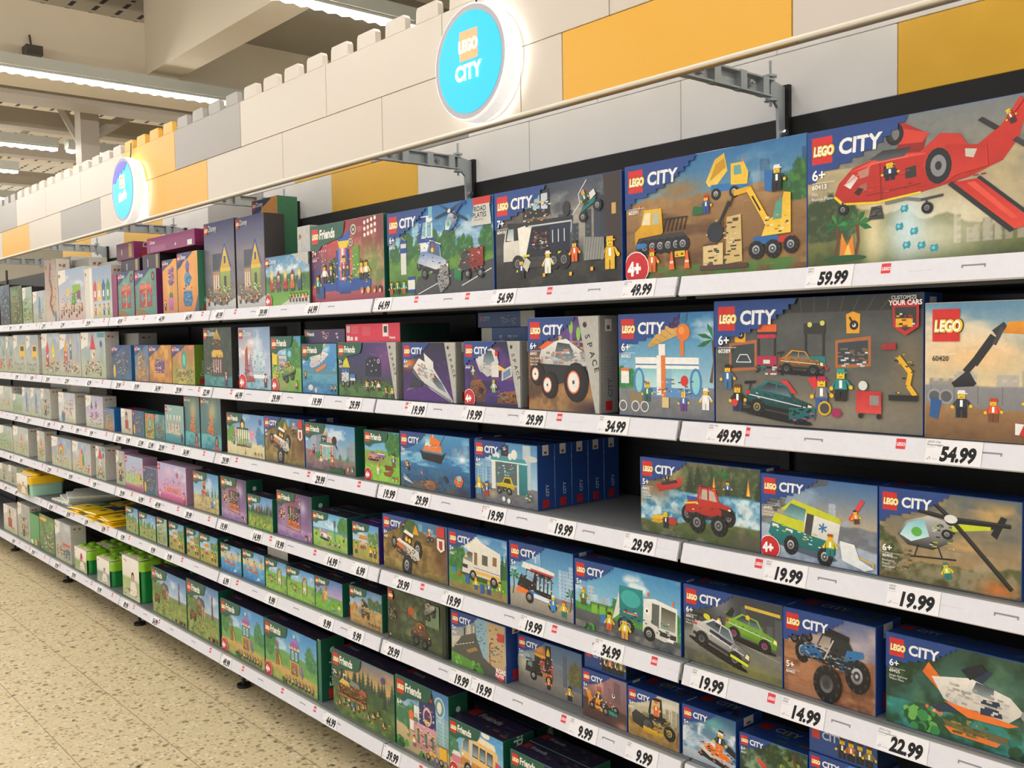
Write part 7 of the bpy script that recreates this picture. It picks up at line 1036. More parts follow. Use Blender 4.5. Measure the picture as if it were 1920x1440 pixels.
AGE = {'a1': ('6+', '60413', 'Fire', 'Rescue Plane'), 'a2': ('', '60391'), 'a3': ('7+', '60418'), 'a4': ('6+', '60316'), 'a5': ('7+', '42616'), 'b1': ('', '60420'), 'b2': ('6+', '60389'), 'b3': ('6+', '60363'), 'b4': ('6+', '60431', 'Space Explorer', 'Rover and', 'Alien Life'), 'b5': ('', '60429'), 'b6': ('6+', '60430'), 'b7': ('7+', '42603'), 'b8': ('6+', ''),
       'c1': ('6+', '60405', 'Emergency', 'Rescue', 'Helicopter'), 'c2': ('', '60403', 'Emergency', 'Ambulance'), 'c3': ('5+', '60412', '4x4 Fire', 'Engine with', 'Rescue Boat'), 'c4': ('6+', '60362'), 'c5': ('5+', '60377'), 'c7': ('6+', ''), 'c8': ('6+', '60387'), 'd1': ('6+', '60425', 'Jungle Explorer', 'Water Plane'), 'd2': ('5+', '60402'), 'd3': ('6+', '60415', 'Police Car and', 'Muscle Car'), 'd4': ('5+', '60386'), 'd5': ('5+', '60384'),
       'd6': ('5+', '60283'), 'd7': ('6+', '60387'), 'e2': ('6+', '60424'), 'e3': ('5+', '60376'), 'e4': ('5+', '60401'), 'e5': ('5+', '60400'), 'e6': ('5+', '60404'), 'e7': ('5+', '60304'), 'f3': ('6+', ''), 'f4': ('7+', '')}
def logo(a, x, y, s, far):
    """red square with the slanted white word; y is its top"""
    a.R('d42a28', x, y-s*1.18, x+s, y); 
    if not far:
        a.T('LEGO', x+s*.05, y-s*.82, s*.4, '1c1408', .11, .70, .12, 4); a.T('LEGO', x+s*.06, y-s*.81, s*.39, 'f4d23c', .085, .70, .12, 4)
    a.T('LEGO', x+s*.08, y-s*.8, s*.37, 'ffffff', .02, .70, .12, 3 if not far else 2)
def finish(a, sty, bid, far):
    a.o(); base = sty.rstrip('4') if sty[-1] == '4' else sty; m = min(1, a.asp/1.15)
    if base in ('city', 'space'):
        k = [(0, 1), (.78, 1), (.76, .95), (.71, .95), (.71, .91), (.66, .91), (.66, .875), (.6, .875), (.6, .84), (.53, .84), (.53, .8), (.45, .8), (.45, .765), (.36, .765), (.36, .735), (.26, .735), (.26, .705), (.12, .705), (.12, .665), (.07, .665), (.07, .62), (.0, .62)]
        P = [(x*m, 1-(1-y)*m) for x, y in k]; a.P(BLUE, P); logo(a, .045*m, 1-.05*m, .165*m, far)
        a.T('CITY', .26*m, 1-.195*m, .105*m, 'f2f4f6', .035, .98, .06)
        ax, ay = .045*m, 1-.36*m
    elif base.startswith('friends'):
        a.P(GREEN, [(0, 1), (.86*m, 1), (.84*m, 1-.12*m), (.78*m, 1-.2*m), (.3*m, 1-.27*m), (.2*m, 1-.34*m), (0, 1-.3*m)]); logo(a, .045*m, 1-.05*m, .16*m, far); a.T('Friends', .245*m, 1-.185*m, .115*m, 'f6f2ea', .035, .78, .05); ax, ay = .045*m, 1-.4*m
    elif base.startswith('disney'):
        if base != 'disney': a.P('2c3c74', [(0, 1), (.9*m, 1), (.6*m, 1-.14*m), (.3*m, 1-.22*m), (0, 1-.34*m)])
        s = .13*m; logo(a, .03*m, 1-.04*m, s, far); a.T('Disney', .19*m, 1-.15*m, .1*m, 'f0f0f2', .008, .8, .12); ax = None
    elif base in ('plainlogo', 'plainlogod'): logo(a, .06, .95, .2 if base == 'plainlogo' else .15, far); ax, ay = .06, .64
    elif base in ('pinkbox', 'teal', 'bluebox', 'darkg') and a.asp < 3: logo(a, .04*m, 1-.04*m, .14*m, True); ax = None
    elif base == 'duplo' and a.asp > .4: a.R('b84840', .06, .86, .12, .92); ax = None
    else: ax = None
    if base in ('space', 'friendss'):
        w = a.asp; a.P('b4b4ae', [(w-.3, .996), (w-.004, .996), (w-.004, .004), (w-.06, .004)])
        for i, ch in enumerate('SPACE'): a.T(ch, w-.2+.032*i, .8-.085*i, .066, '26262a', .02, 1, 0, 3, -76)
        a.E('2c2c30', w-.2, .91, .03); a.E('d8603c', w-.18, .93, .012)
    if ax is not None and bid in AGE and not far:
        A4 = AGE[bid]
        if bid in ('c1', 'd2'): ay = .3
        if A4[0]: a.T(A4[0], ax, ay, .072*m, 'fff', .02)
        a.L('f0f0f0', .004, [(ax, ay-.022*m), (ax+.18*m, ay-.022*m)])
        if A4[1]: a.T(A4[1], ax, ay-.068*m, .034*m, 'fff' if bid != 'b1' else '333', .015)
        for i, l in enumerate(A4[2:]): a.T(l, ax, ay-(.115+.036*i)*m, .025*m, 'eee', .005, .9, 0, 1)
    if sty[-1] == '4':
        r = .14; a.E('fff', r*.9, r*.72, r*1.06); a.E('c9252b', r*.9, r*.72, r); a.T('4+', r*.2, r*.32, r*.78, 'fff', .06, .85)
BOXES = [
('a1', 0.304, 0.776, 0.03, 1.631, 0.269, 0.075, 'city','plane','a big red fire plane dropping water', 1, 'A'),
('a2', -0.186, 0.303, 0.03, 1.631, 0.271, 0.075, 'city4','dig','yellow construction vehicles and a dump truck in a sand pit', 1, 'A'),
('a3', -0.673, -0.2, 0.03, 1.631, 0.267, 0.075, 'city','lab','a white and black police truck by night', 1, 'A'),
('a4', -1.204, -0.682, 0.03, 1.631, 0.266, 0.075, 'city','station','a police station with a helicopter and a blue car', 1, 'A'),
('a5', -1.701, -1.232, 0.03, 1.631, 0.273, 0.075, 'friends','stage','a music stage under red and green light', 1, 'A'),
('a6', -2.037, -1.698, 0.02, 1.631, 0.186, 0.06, 'disney4','train','a small train on a green meadow', 1, 'A'),
('a7', -2.374, -2.121, 0.06, 1.631, 0.372, 0.09, 'disney','house','a yellow house under a violet sky, right one of two', 1, 'A'),
('a8', -2.69, -2.389, 0.06, 1.631, 0.379, 0.09, 'disney','house','a yellow house under a violet sky, left one of two', 1, 'A'),
('a9', -2.407, -2.181, 0.152, 1.631, 0.453, 0.09, 'disneyg','blueorange','blue shapes on an orange ground, tall and set far back', 1, 'A'),
('a10', -2.002, -1.905, 0.14, 1.631, 0.307, 0.06, 'duplo','brownbits','brown bits on white, half hidden left of the stage box', 1, 'A'),
('a11', -2.921, -2.696, 0.03, 1.631, 0.267, 0.075, 'disneyg','blueorange','a blue creature shape on an orange ground', 1, 'A'),
('a12', -3.099, -2.927, 0.03, 1.631, 0.248, 0.075, 'disneyg','flowerpot','a violet flower in a pink pot', 1, 'A'),
('a13', -3.46, -3.179, 0.03, 1.631, 0.22, 0.05, 'disneyp','redbag','a red backpack on teal, right one of two', 1, 'A'),
('a14', -3.704, -3.474, 0.03, 1.631, 0.226, 0.075, 'disneyp','redbag','a red backpack on teal, left one of two', 1, 'A'),
('a15', -3.793, -3.72, 0.03, 1.631, 0.22, 0.1, 'magenta','plain','nothing but a narrow magenta spine', 1, 'A'),
('a16', -4.236, -3.801, 0.03, 1.631, 0.278, 0.075, 'duplo','fourhouses','a red, a yellow, a blue and a green tower', 1, 'A'),
('a17', -4.721, -4.245, 0.03, 1.631, 0.298, 0.075, 'duplo','playground','a green and yellow play house', 1, 'A'),
('a18', -4.994, -4.742, 0.03, 1.631, 0.373, 0.075, 'duplo','browntower','a tall brown winding tower', 1, 'A'),
('a19', -5.277, -5.006, 0.03, 1.631, 0.199, 0.075, 'duplo','bluerocket','a blue rocket shape', 1, 'A'),
('a20', -5.515, -5.289, 0.03, 1.631, 0.237, 0.075, 'dark','greenbits','yellow machines in green bushes', 1, 'A'),
('a21', -5.822, -5.528, 0.03, 1.631, 0.255, 0.075, 'dark','tanbits','a tan figure shape on green', 1, 'A'),
('a22', -6.094, -5.836, 0.03, 1.631, 0.276, 0.075, 'dark','bluebits','a blue machine on grey', 1, 'A'),
('a23', -6.43, -6.123, 0.03, 1.631, 0.292, 0.075, 'dark','greenbits','green machines, cut by the left picture edge', 1, 'A'),
('a24', -3.729, -3.47, 0.06, 1.857, 0.066, 0.1, 'dark','darkp','dark violet sides, left one under the stacked magenta boxes', 1, 'A'),
('a25', -3.427, -3.204, 0.06, 1.851, 0.078, 0.1, 'dark','darkp','dark violet sides, right one under the stacked magenta boxes', 1, 'A'),
('a26', -3.764, -3.517, 0.05, 1.923, 0.085, 0.13, 'magenta','plaind','a dark magenta end, lying on the left of the stack top', 1, 'A'),
('a27', -3.335, -2.766, 0.05, 1.928, 0.073, 0.15, 'magenta','sidetext','a magenta side, lying on the right of the stack top', 1, 'A'),
('a28', -5.201, -4.838, 0.14, 1.631, 0.401, 0.1, 'duplo','greyside','a plain grey side, left one behind the play house box', 1, 'A'),
('a29', -4.817, -4.487, 0.14, 1.631, 0.371, 0.1, 'duplo','greyside','a plain grey side, right one behind the play house box', 1, 'A'),
('a30', -4.273, -4.02, 0.14, 1.631, 0.319, 0.1, 'duplo','greyside','a plain grey side, behind the four tower box', 1, 'A'),
('b1', 0.552, 0.858, 0.02, 1.307, 0.245, 0.075, 'plainlogo','excavator','a big orange excavator against a sunset sky', 1, 'B'),
('b2', 0.074, 0.545, 0.03, 1.307, 0.266, 0.075, 'city','garage','a car tuning garage with a teal car', 1, 'B'),
('b3', -0.215, 0.071, 0.03, 1.307, 0.245, 0.075, 'city','icecream','an ice cream shop with a giant cone', 1, 'B'),
('b4', -0.534, -0.269, 0.02, 1.307, 0.244, 0.066, 'space','rover','a white space rover with big black wheels', 1, 'B'),
('b5', -0.824, -0.575, 0.03, 1.307, 0.183, 0.075, 'space4','asteroid','a small spaceship over orange rocks', 1, 'B'),
('b6', -1.139, -0.865, 0.03, 1.307, 0.181, 0.075, 'space','spaceship','a pointed white spaceship', 1, 'B'),
('b7', -1.532, -1.171, 0.03, 1.307, 0.183, 0.075, 'friendss','camp','a camper with a yellow tent at night', 1, 'B'),
('b8', -1.789, -1.543, 0.03, 1.307, 0.18, 0.075, 'friends','seaplane','a white and orange rescue plane over water', 1, 'B'),
('b9', -2.028, -1.797, 0.03, 1.307, 0.209, 0.075, 'friends4','vet','a teal arch and a yellow buggy', 1, 'B'),
('b10', -2.315, -2.037, 0.03, 1.307, 0.248, 0.075, 'disney4','icecastle','an ice palace with red sails', 1, 'B'),
('b11', -2.66, -2.382, 0.03, 1.307, 0.252, 0.075, 'disney','cottage','a yellow roofed cottage in a dark wood', 1, 'B'),
('b12', -3.018, -2.763, 0.03, 1.307, 0.178, 0.075, 'disneyo','tealbits','a teal mirror on an orange and red ground', 1, 'B'),
('b13', -3.305, -3.024, 0.03, 1.307, 0.179, 0.075, 'disneyy','purplebits','a purple book on a yellow ground', 1, 'B'),
('b14', -3.499, -3.312, 0.03, 1.307, 0.179, 0.075, 'disneyb','goldbits','a golden figure on blue', 1, 'B'),
('b15', -3.836, -3.552, 0.03, 1.307, 0.18, 0.075, 'disneyb','pinkbits','a pink castle on dark blue', 1, 'B'),
('b16', -4.341, -3.936, 0.03, 1.307, 0.253, 0.075, 'duplo','redtower','a red roofed tower with a clock', 1, 'B'),
('b17', -4.742, -4.36, 0.03, 1.307, 0.249, 0.09, 'duplo','rainbowt','a red and yellow tower with a grey bird', 1, 'B'),
('b18', -5.121, -4.753, 0.03, 1.307, 0.256, 0.09, 'duplo','twotowers','a red and a yellow pointed tower', 1, 'B'),
('b19', -5.474, -5.203, 0.03, 1.307, 0.25, 0.075, 'duplo','yellowbus','a yellow machine, right one of two', 1, 'B'),
('b20', -5.791, -5.487, 0.03, 1.307, 0.253, 0.075, 'duplo','yellowbus','a yellow machine, left one of two', 1, 'B'),
('b21', -5.988, -5.805, 0.03, 1.307, 0.247, 0.075, 'duplo','orangebits','orange and teal bits, right one of two', 1, 'B'),
('b22', -6.223, -6.002, 0.03, 1.307, 0.25, 0.075, 'duplo','orangebits','orange and teal bits, left one of two', 1, 'B'),
('b23', -1.803, -1.518, 0.05, 1.487, 0.051, 0.15, 'dark','purpleside','a dark violet side, lying across the rescue plane box', 1, 'B'),
('b24', -1.494, -1.167, 0.04, 1.49, 0.062, 0.2, 'red','redside','a bright red side with white lettering, lying on the camper box', 1, 'B'),
('b25', -0.903, -0.694, 0.16, 1.307, 0.223, 0.12, 'darkblue','greyblue','a blue and grey side, lower of two stacked', 1, 'B'),
('b26', -0.907, -0.648, 0.15, 1.53, 0.046, 0.12, 'darkblue','bluegrey','a blue and grey side, upper of two stacked', 1, 'B'),
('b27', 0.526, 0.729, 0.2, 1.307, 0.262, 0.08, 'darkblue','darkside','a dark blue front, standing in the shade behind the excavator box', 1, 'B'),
('b28', -4.016, -3.774, 0.15, 1.307, 0.242, 0.1, 'duplo','greyside','a plain grey side, behind the pink castle box', 1, 'B'),
('b29', -4.267, -4.024, 0.15, 1.307, 0.245, 0.1, 'duplo','greyside','a plain grey side, left behind the red tower box', 1, 'B'),
('c1', 0.459, 0.72, 0.03, 1.031, 0.174, 0.075, 'city','heli','a dark rescue helicopter with yellow tail', 1, 'C'),
('c2', 0.192, 0.456, 0.03, 1.031, 0.174, 0.075, 'city4','ambulance','a yellow and teal ambulance in the snow', 1, 'C'),
('c3', -0.148, 0.19, 0.03, 1.031, 0.18, 0.075, 'city','firetruck','a red fire truck in a river', 1, 'C'),
('c4', -0.783, -0.515, 0.03, 1.031, 0.177, 0.063, 'city','carwash','a car wash with a yellow car', 5, 'C'),
('c5', -1.164, -0.808, 0.03, 1.031, 0.177, 0.075, 'city','boat','an orange and black boat with divers below', 2, 'C'),
('c6', -1.376, -1.17, 0.03, 1.031, 0.168, 0.075, 'friends4','tractor','a violet car with a trailer in a field', 2, 'C'),
('c7', -1.78, -1.437, 0.03, 1.031, 0.17, 0.05, 'friends','diner','a street diner with a striped sign', 1, 'C'),
('c8', -2.103, -1.788, 0.03, 1.031, 0.176, 0.075, 'city','offroad','a white and orange off-road car, on the third shelf', 2, 'C'),
('c9', -2.448, -2.108, 0.03, 1.031, 0.173, 0.075, 'friends','greenhouse','a green glass house on pale sand', 2, 'C'),
('c10', -2.715, -2.506, 0.03, 1.031, 0.228, 0.075, 'disney','canoe','an orange canoe on teal water, right one of two', 1, 'C'),
('c11', -2.898, -2.727, 0.03, 1.031, 0.224, 0.075, 'disney','canoe','an orange canoe on teal water, left one of two', 1, 'C'),
('c12', -3.114, -2.892, 0.025, 1.031, 0.176, 0.075, 'disney','palace','a pale palace above water', 1, 'C'),
('c13', -3.261, -3.133, 0.03, 1.031, 0.122, 0.075, 'teal','cottagebits','a brown hut on teal', 1, 'C'),
('c14', -3.388, -3.268, 0.03, 1.031, 0.121, 0.075, 'teal','tealbits','a blue figure on teal', 1, 'C'),
('c15', -3.557, -3.402, 0.03, 1.031, 0.126, 0.075, 'teal','pinkbits','a pale violet castle on teal', 1, 'C'),
('c16', -3.728, -3.565, 0.03, 1.031, 0.129, 0.075, 'magenta','redbits','a red gown on magenta', 1, 'C'),
('c17', -3.984, -3.833, 0.03, 1.031, 0.119, 0.075, 'bluebox','goldbits','a yellow star on blue', 1, 'C'),
('c18', -4.298, -4.01, 0.03, 1.031, 0.177, 0.075, 'duplo','pinktower','pink and violet towers', 1, 'C'),
('c19', -4.811, -4.491, 0.03, 1.031, 0.177, 0.075, 'duplo','bucket','a blue bucket of bricks', 1, 'C'),
('c20', -5.183, -4.987, 0.03, 1.031, 0.188, 0.075, 'duplo','greybits','a small grey and yellow figure', 1, 'C'),
('c21', -5.415, -5.195, 0.03, 1.031, 0.185, 0.075, 'duplo','bluerocket','a grey rocket, right one of two', 1, 'C'),
('c22', -5.62, -5.427, 0.03, 1.031, 0.182, 0.075, 'duplo','bluerocket','a grey rocket, left one of two', 1, 'C'),
('c23', -5.863, -5.633, 0.03, 1.031, 0.13, 0.075, 'duplo','greenbits','green bits on white', 1, 'C'),
('c24', -6.225, -5.877, 0.03, 1.031, 0.175, 0.075, 'duplo','yellowbits','a yellow star shape', 1, 'C'),
('c25', -5.364, -4.978, 0.14, 1.031, 0.212, 0.1, 'duplo','greyside','a plain grey side, left one behind the bucket box', 1, 'C'),
('c26', -4.956, -4.577, 0.14, 1.031, 0.224, 0.1, 'duplo','greyside','a plain grey side, right one behind the bucket box', 1, 'C'),
('c27', -6.569, -6.255, 0.03, 1.031, 0.165, 0.075, 'duplo','greenbits','green bits, cut by the left picture edge', 1, 'C'),
('d1', 0.474, 0.787, 0.03, 0.751, 0.175, 0.075, 'city','waterplane','a white and orange water plane in the jungle', 1, 'D'),
('d2', 0.247, 0.453, 0.03, 0.751, 0.177, 0.1, 'city','monster','a blue and black monster truck', 1, 'D'),
('d3', -0.019, 0.244, 0.03, 0.751, 0.177, 0.075, 'city','sportscars','a white and a green racing car', 1, 'D'),
('d4', -0.377, -0.028, 0.03, 0.751, 0.177, 0.075, 'city','garbage','a teal garbage truck and street cleaners', 1, 'D'),
('d5', -0.636, -0.383, 0.03, 0.751, 0.185, 0.075, 'city','slushvan','a black van with a giant bottle', 1, 'D'),
('d6', -0.919, -0.647, 0.03, 0.751, 0.179, 0.075, 'city','camper','a white camper van in the woods', 1, 'D'),
('d7', -1.274, -0.925, 0.03, 0.751, 0.178, 0.075, 'city','offroad','a white and orange off-road car, on the fourth shelf', 1, 'D'),
('d8', -1.467, -1.303, 0.03, 0.751, 0.125, 0.075, 'friendsp','kiosk','a small kiosk in a meadow', 2, 'D'),
('d9', -1.74, -1.502, 0.03, 0.751, 0.129, 0.075, 'friends','ecar','a small white and pink car by a lake', 2, 'D'),
('d10', -2.018, -1.748, 0.03, 0.751, 0.173, 0.075, 'friends','karaoke','an orange and violet karaoke stage, right one of two', 1, 'D'),
('d11', -2.251, -2.038, 0.02, 0.751, 0.132, 0.075, 'friends','forest','a flower meadow before dark firs', 1, 'D'),
('d12', -2.526, -2.286, 0.03, 0.751, 0.178, 0.075, 'friends','karaoke','an orange and violet karaoke stage, left one of two', 1, 'D'),
('d13', -2.819, -2.553, 0.03, 0.751, 0.172, 0.075, 'friends','desertanimal','a red house on stilts in the sand', 1, 'D'),
('d14', -3.246, -2.903, 0.03, 0.751, 0.173, 0.08, 'pinkbox','pinkparty','a pink party table and a cat shape', 1, 'D'),
('d15', -3.436, -3.26, 0.03, 0.751, 0.132, 0.075, 'pinkbox','pinkbits','a small pink kitchen', 1, 'D'),
('d16', -3.694, -3.444, 0.03, 0.751, 0.169, 0.075, 'pinkbox','pinkgarden','a pink garden with a yellow figure', 1, 'D'),
('d17', -3.86, -3.73, 0.04, 0.751, 0.18, 0.075, 'pinkbox','greybits','a pale violet garden', 1, 'D'),
('d18', -4.156, -4.007, 0.03, 0.751, 0.181, 0.09, 'duplo','redtower','a small red roofed hut', 1, 'D'),
('d19', -4.576, -4.248, 0.03, 0.751, 0.18, 0.075, 'duplo','parrot','an orange and green parrot', 1, 'D'),
('d20', -4.992, -4.606, 0.03, 0.751, 0.179, 0.075, 'duplo','rainbow','a rainbow arch', 1, 'D'),
('d21', -5.308, -5.141, 0.03, 0.751, 0.192, 0.075, 'duplo','redhut','an orange hut, second from the rainbow box', 1, 'D'),
('d22', -5.894, -5.52, 0.03, 0.751, 0.188, 0.09, 'duplo','redhut','an orange hut beside a wide white spine', 1, 'D'),
('d23', -6.272, -5.922, 0.03, 0.751, 0.172, 0.075, 'duplo','greenbits','green and red bits', 1, 'D'),
('d24', -6.619, -6.303, 0.03, 0.751, 0.152, 0.075, 'duplo','greenbits','green bits at the left picture edge', 1, 'D'),
('e1', 0.307, 0.463, 0.03, 0.521, 0.116, 0.075, 'city','swampboat','a small blue picture, lower of two stacked', 1, 'E'),
('e1b', 0.304, 0.454, 0.035, 0.637, 0.06, 0.075, 'darkblue','figrow','a blue side with little figures, upper of two stacked', 1, 'E'),
('e2', 0.134, 0.303, 0.03, 0.521, 0.105, 0.1, 'city','jungle','a red lizard in green jungle', 1, 'E'),
('e3', -0.026, 0.124, 0.03, 0.521, 0.123, 0.1, 'city','snowmobile','an orange and white snowmobile', 1, 'E'),
('e4', -0.196, -0.035, 0.03, 0.521, 0.12, 0.1, 'city','roller','a black and yellow road roller', 1, 'E'),
('e5', -0.354, -0.2, 0.03, 0.521, 0.124, 0.075, 'city','karts','orange and teal go-karts', 1, 'E'),
('e5b', -0.356, -0.211, 0.04, 0.645, 0.06, 0.075, 'darkblue','figrow','a blue side with little figures, lying on the go-kart box', 1, 'E'),
('e6', -0.641, -0.386, 0.06, 0.521, 0.143, 0.075, 'city','burger','a black food truck with a giant burger', 1, 'E'),
('e7', -0.913, -0.658, 0.03, 0.521, 0.163, 0.08, 'city','roads','grey road plates in a city', 1, 'E'),
('e8', -1.258, -0.932, 0.03, 0.521, 0.166, 0.075, 'plainlogod','junglebuggy','a black and orange buggy in a dark jungle', 1, 'E'),
('e9', -1.495, -1.293, 0.03, 0.521, 0.128, 0.075, 'friends','wagon','a brown wagon on a dirt road', 1, 'E'),
('e10', -1.736, -1.545, 0.03, 0.521, 0.119, 0.08, 'friends','slide','a yellow slide on grass', 2, 'E'),
('e11', -1.953, -1.74, 0.03, 0.521, 0.117, 0.075, 'friends','arch','a brown arch with a calf, right one of two', 2, 'E'),
('e12', -2.131, -1.957, 0.03, 0.521, 0.119, 0.075, 'friends','arch','a brown arch with a calf, left one of two', 1, 'E'),
('e13', -2.336, -2.14, 0.03, 0.521, 0.122, 0.075, 'friends','beach','two paddle boards on blue water, right one of two', 1, 'E'),
('e14', -2.549, -2.351, 0.03, 0.521, 0.116, 0.075, 'friends','beach','two paddle boards on blue water, left one of two', 1, 'E'),
('e15', -2.767, -2.581, 0.03, 0.521, 0.126, 0.075, 'friends','kiosk','an orange roofed stand, right one of three', 1, 'E'),
('e16', -2.916, -2.773, 0.03, 0.521, 0.129, 0.075, 'friends','kiosk','an orange roofed stand, middle one of three', 1, 'E'),
('e17', -3.126, -2.947, 0.03, 0.521, 0.13, 0.075, 'friends','kiosk','an orange roofed stand, left one of three', 1, 'E'),
('e18', -3.281, -3.152, 0.03, 0.521, 0.13, 0.075, 'friends','greenbits','a pale red figure on green', 1, 'E'),
('e19', -3.518, -3.295, 0.03, 0.521, 0.126, 0.075, 'friends','meadow','orange bits on a meadow under blue sky', 1, 'E'),
('e20', -3.709, -3.533, 0.03, 0.521, 0.132, 0.075, 'friends','meadow','a bright meadow, right beside the yellow bags', 1, 'E'),
('e21', -5.833, -5.685, 0.03, 0.521, 0.138, 0.075, 'duplo','tanbits','a tan figure, left of the yellow lidded tub', 1, 'E'),
('e22', -6.059, -5.847, 0.03, 0.521, 0.132, 0.075, 'duplo','greybits','a dark animal, right one of two', 1, 'E'),
('e23', -6.311, -6.073, 0.03, 0.521, 0.125, 0.075, 'duplo','greybits','a dark animal, left one of two', 1, 'E'),
('e24', -2.169, -1.999, 0.06, 0.64, 0.055, 0.075, 'dark','greyside','a dark grey side, lying on the left arch box', 1, 'E'),
('f1', -0.646, -0.396, 0.03, 0.17, 0.168, 0.075, 'friends','purplenight','a violet night scene, lowest at the bottom picture edge', 2, 'F'),
('f2', -0.933, -0.678, 0.03, 0.17, 0.176, 0.12, 'friends4','hotdog','a yellow food van by the sea', 1, 'F'),
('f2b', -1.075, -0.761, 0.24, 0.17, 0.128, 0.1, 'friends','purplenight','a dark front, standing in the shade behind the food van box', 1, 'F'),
('f3', -1.222, -0.935, 0.03, 0.17, 0.235, 0.075, 'friends','bakery','a pink and navy shop house', 1, 'F'),
('f4', -1.624, -1.232, 0.03, 0.17, 0.226, 0.075, 'friends','treehouse','a brown forest cabin at dusk', 1, 'F'),
('f5', -2.153, -1.739, 0.03, 0.17, 0.222, 0.075, 'friends4','adventure','a playground castle, right one of two', 1, 'F'),
('f5b', -1.731, -1.708, 0.03, 0.17, 0.233, 0.1, 'friends','greenspine','a narrow green spine beside the playground box', 1, 'F'),
('f6', -2.564, -2.162, 0.03, 0.17, 0.223, 0.075, 'friends4','adventure','a playground castle, left one of two', 1, 'F'),
('f7', -2.933, -2.591, 0.03, 0.17, 0.242, 0.075, 'friends','farm','a brown farm house on a hill, right one of two', 1, 'F'),
('f8', -3.369, -2.945, 0.03, 0.17, 0.224, 0.075, 'friends','farm','a brown farm house on a hill, left one of two', 1, 'F'),
('f9', -4.992, -4.68, 0.03, 0.17, 0.237, 0.09, 'duplo','carbits','a red crane and teal ship', 1, 'F'),
('f10', -5.33, -5.003, 0.03, 0.17, 0.233, 0.075, 'darkg','greenbits2','red and white bits on green', 1, 'F'),
('f11', -5.555, -5.343, 0.03, 0.17, 0.207, 0.075, 'greenplain','greenpanel','a plain green panel with yellow and red blocks', 1, 'F'),
('f12', -5.861, -5.568, 0.03, 0.17, 0.242, 0.075, 'duplo','greybits','a grey train picture', 1, 'F'),
('f13', -6.249, -5.902, 0.03, 0.17, 0.183, 0.075, 'duplo','redbits','a child in a red top', 1, 'F')]
USED = set()
def near_box(r, x): return min((b for b in BOXES if b[11] == r and b[3] < .12 and b[0][-1].isdigit()), key=lambda b: max(b[1]-x, x-b[2], 0)+.01*abs((b[1]+b[2])/2-x))
def short(d, n):
    w = d.split(',')[0].split()[:n]
    while w[-1] in ('wide', 'white', 'yellow', 'brown', 'a', 'an', 'the', 'and', 'with', 'in', 'on', 'of', 'by', 'over', 'under', 'little', 'big', 'one', 'to', 'beside', 'before', 'against'): w.pop()
    return ' '.join(w)
def label_for(d, extra=''):
    l = 'cardboard toy box showing '+d+extra; w = l.split()
    if len(w) > 16: l = 'toy box showing '+d+extra
    return l
def spine(g, x, d, h, sty, far, seed):
    """right hand side print"""
    a = Art(d, h, 1, seed); a.o(); m = a.asp
    base = sty.rstrip('4')
    if base in ('city', 'space'):
        a.R('b8282c', m*.3, .03, m*.66, .03+m*.36); a.T('CITY', m*.66, .06+m*.4, .06 if m > .2 else m*.3, 'b8c4dc' if base == 'city' else '5c5c60', .03, 1, 0, 2, 90)
        a.R('d8d8d8', m*.3, .84, m*.66, .84+m*.38*1.2); a.R('8c4c3c', m*.4, .86, m*.56, .9)
        if base == 'space': [a.L('6c6c6c', .004, [(m*.25, .3+.03*i), (m*.8, .3+.03*i)]) for i in range(10)]
    elif base.startswith('friends'): a.R('c8302c', m*.3, .03, m*.66, .03+m*.36); a.T('Friends', m*.62, .06+m*.4, m*.28, 'dce8e0', .02, .9, 0, 2, 90); a.E('c8d8d0', m*.5, .8, m*.12)
    elif base.startswith('disney') or base == 'magenta': a.R('b8302c', m*.3, .03, m*.6, .03+m*.3); a.T('Disney', m*.62, .06+m*.4, m*.26, 'c8d0cc', .005, .9, 0, 2, 90)
    elif base == 'duplo':
        [a.L('a09e98', .004, [(m*.2, .2+.035*i), (m*(.6+.2*(i % 3 == 0)), .2+.035*i)]) for i in range(14)]; a.R('a8604c', m*.2, .88, m*.36, .92); a.D(['a8604c', '8c6c4c'], 4, m*.42, .87, m*.7, .93, .05)
    elif base == 'disneyo': a.R('a83c2c', m*.3, .04, m*.5, .12)
    a.put(g, (x, 0, 0), (0, 1, 0), (0, 0, 1), (1, 0, 0), grid=False)
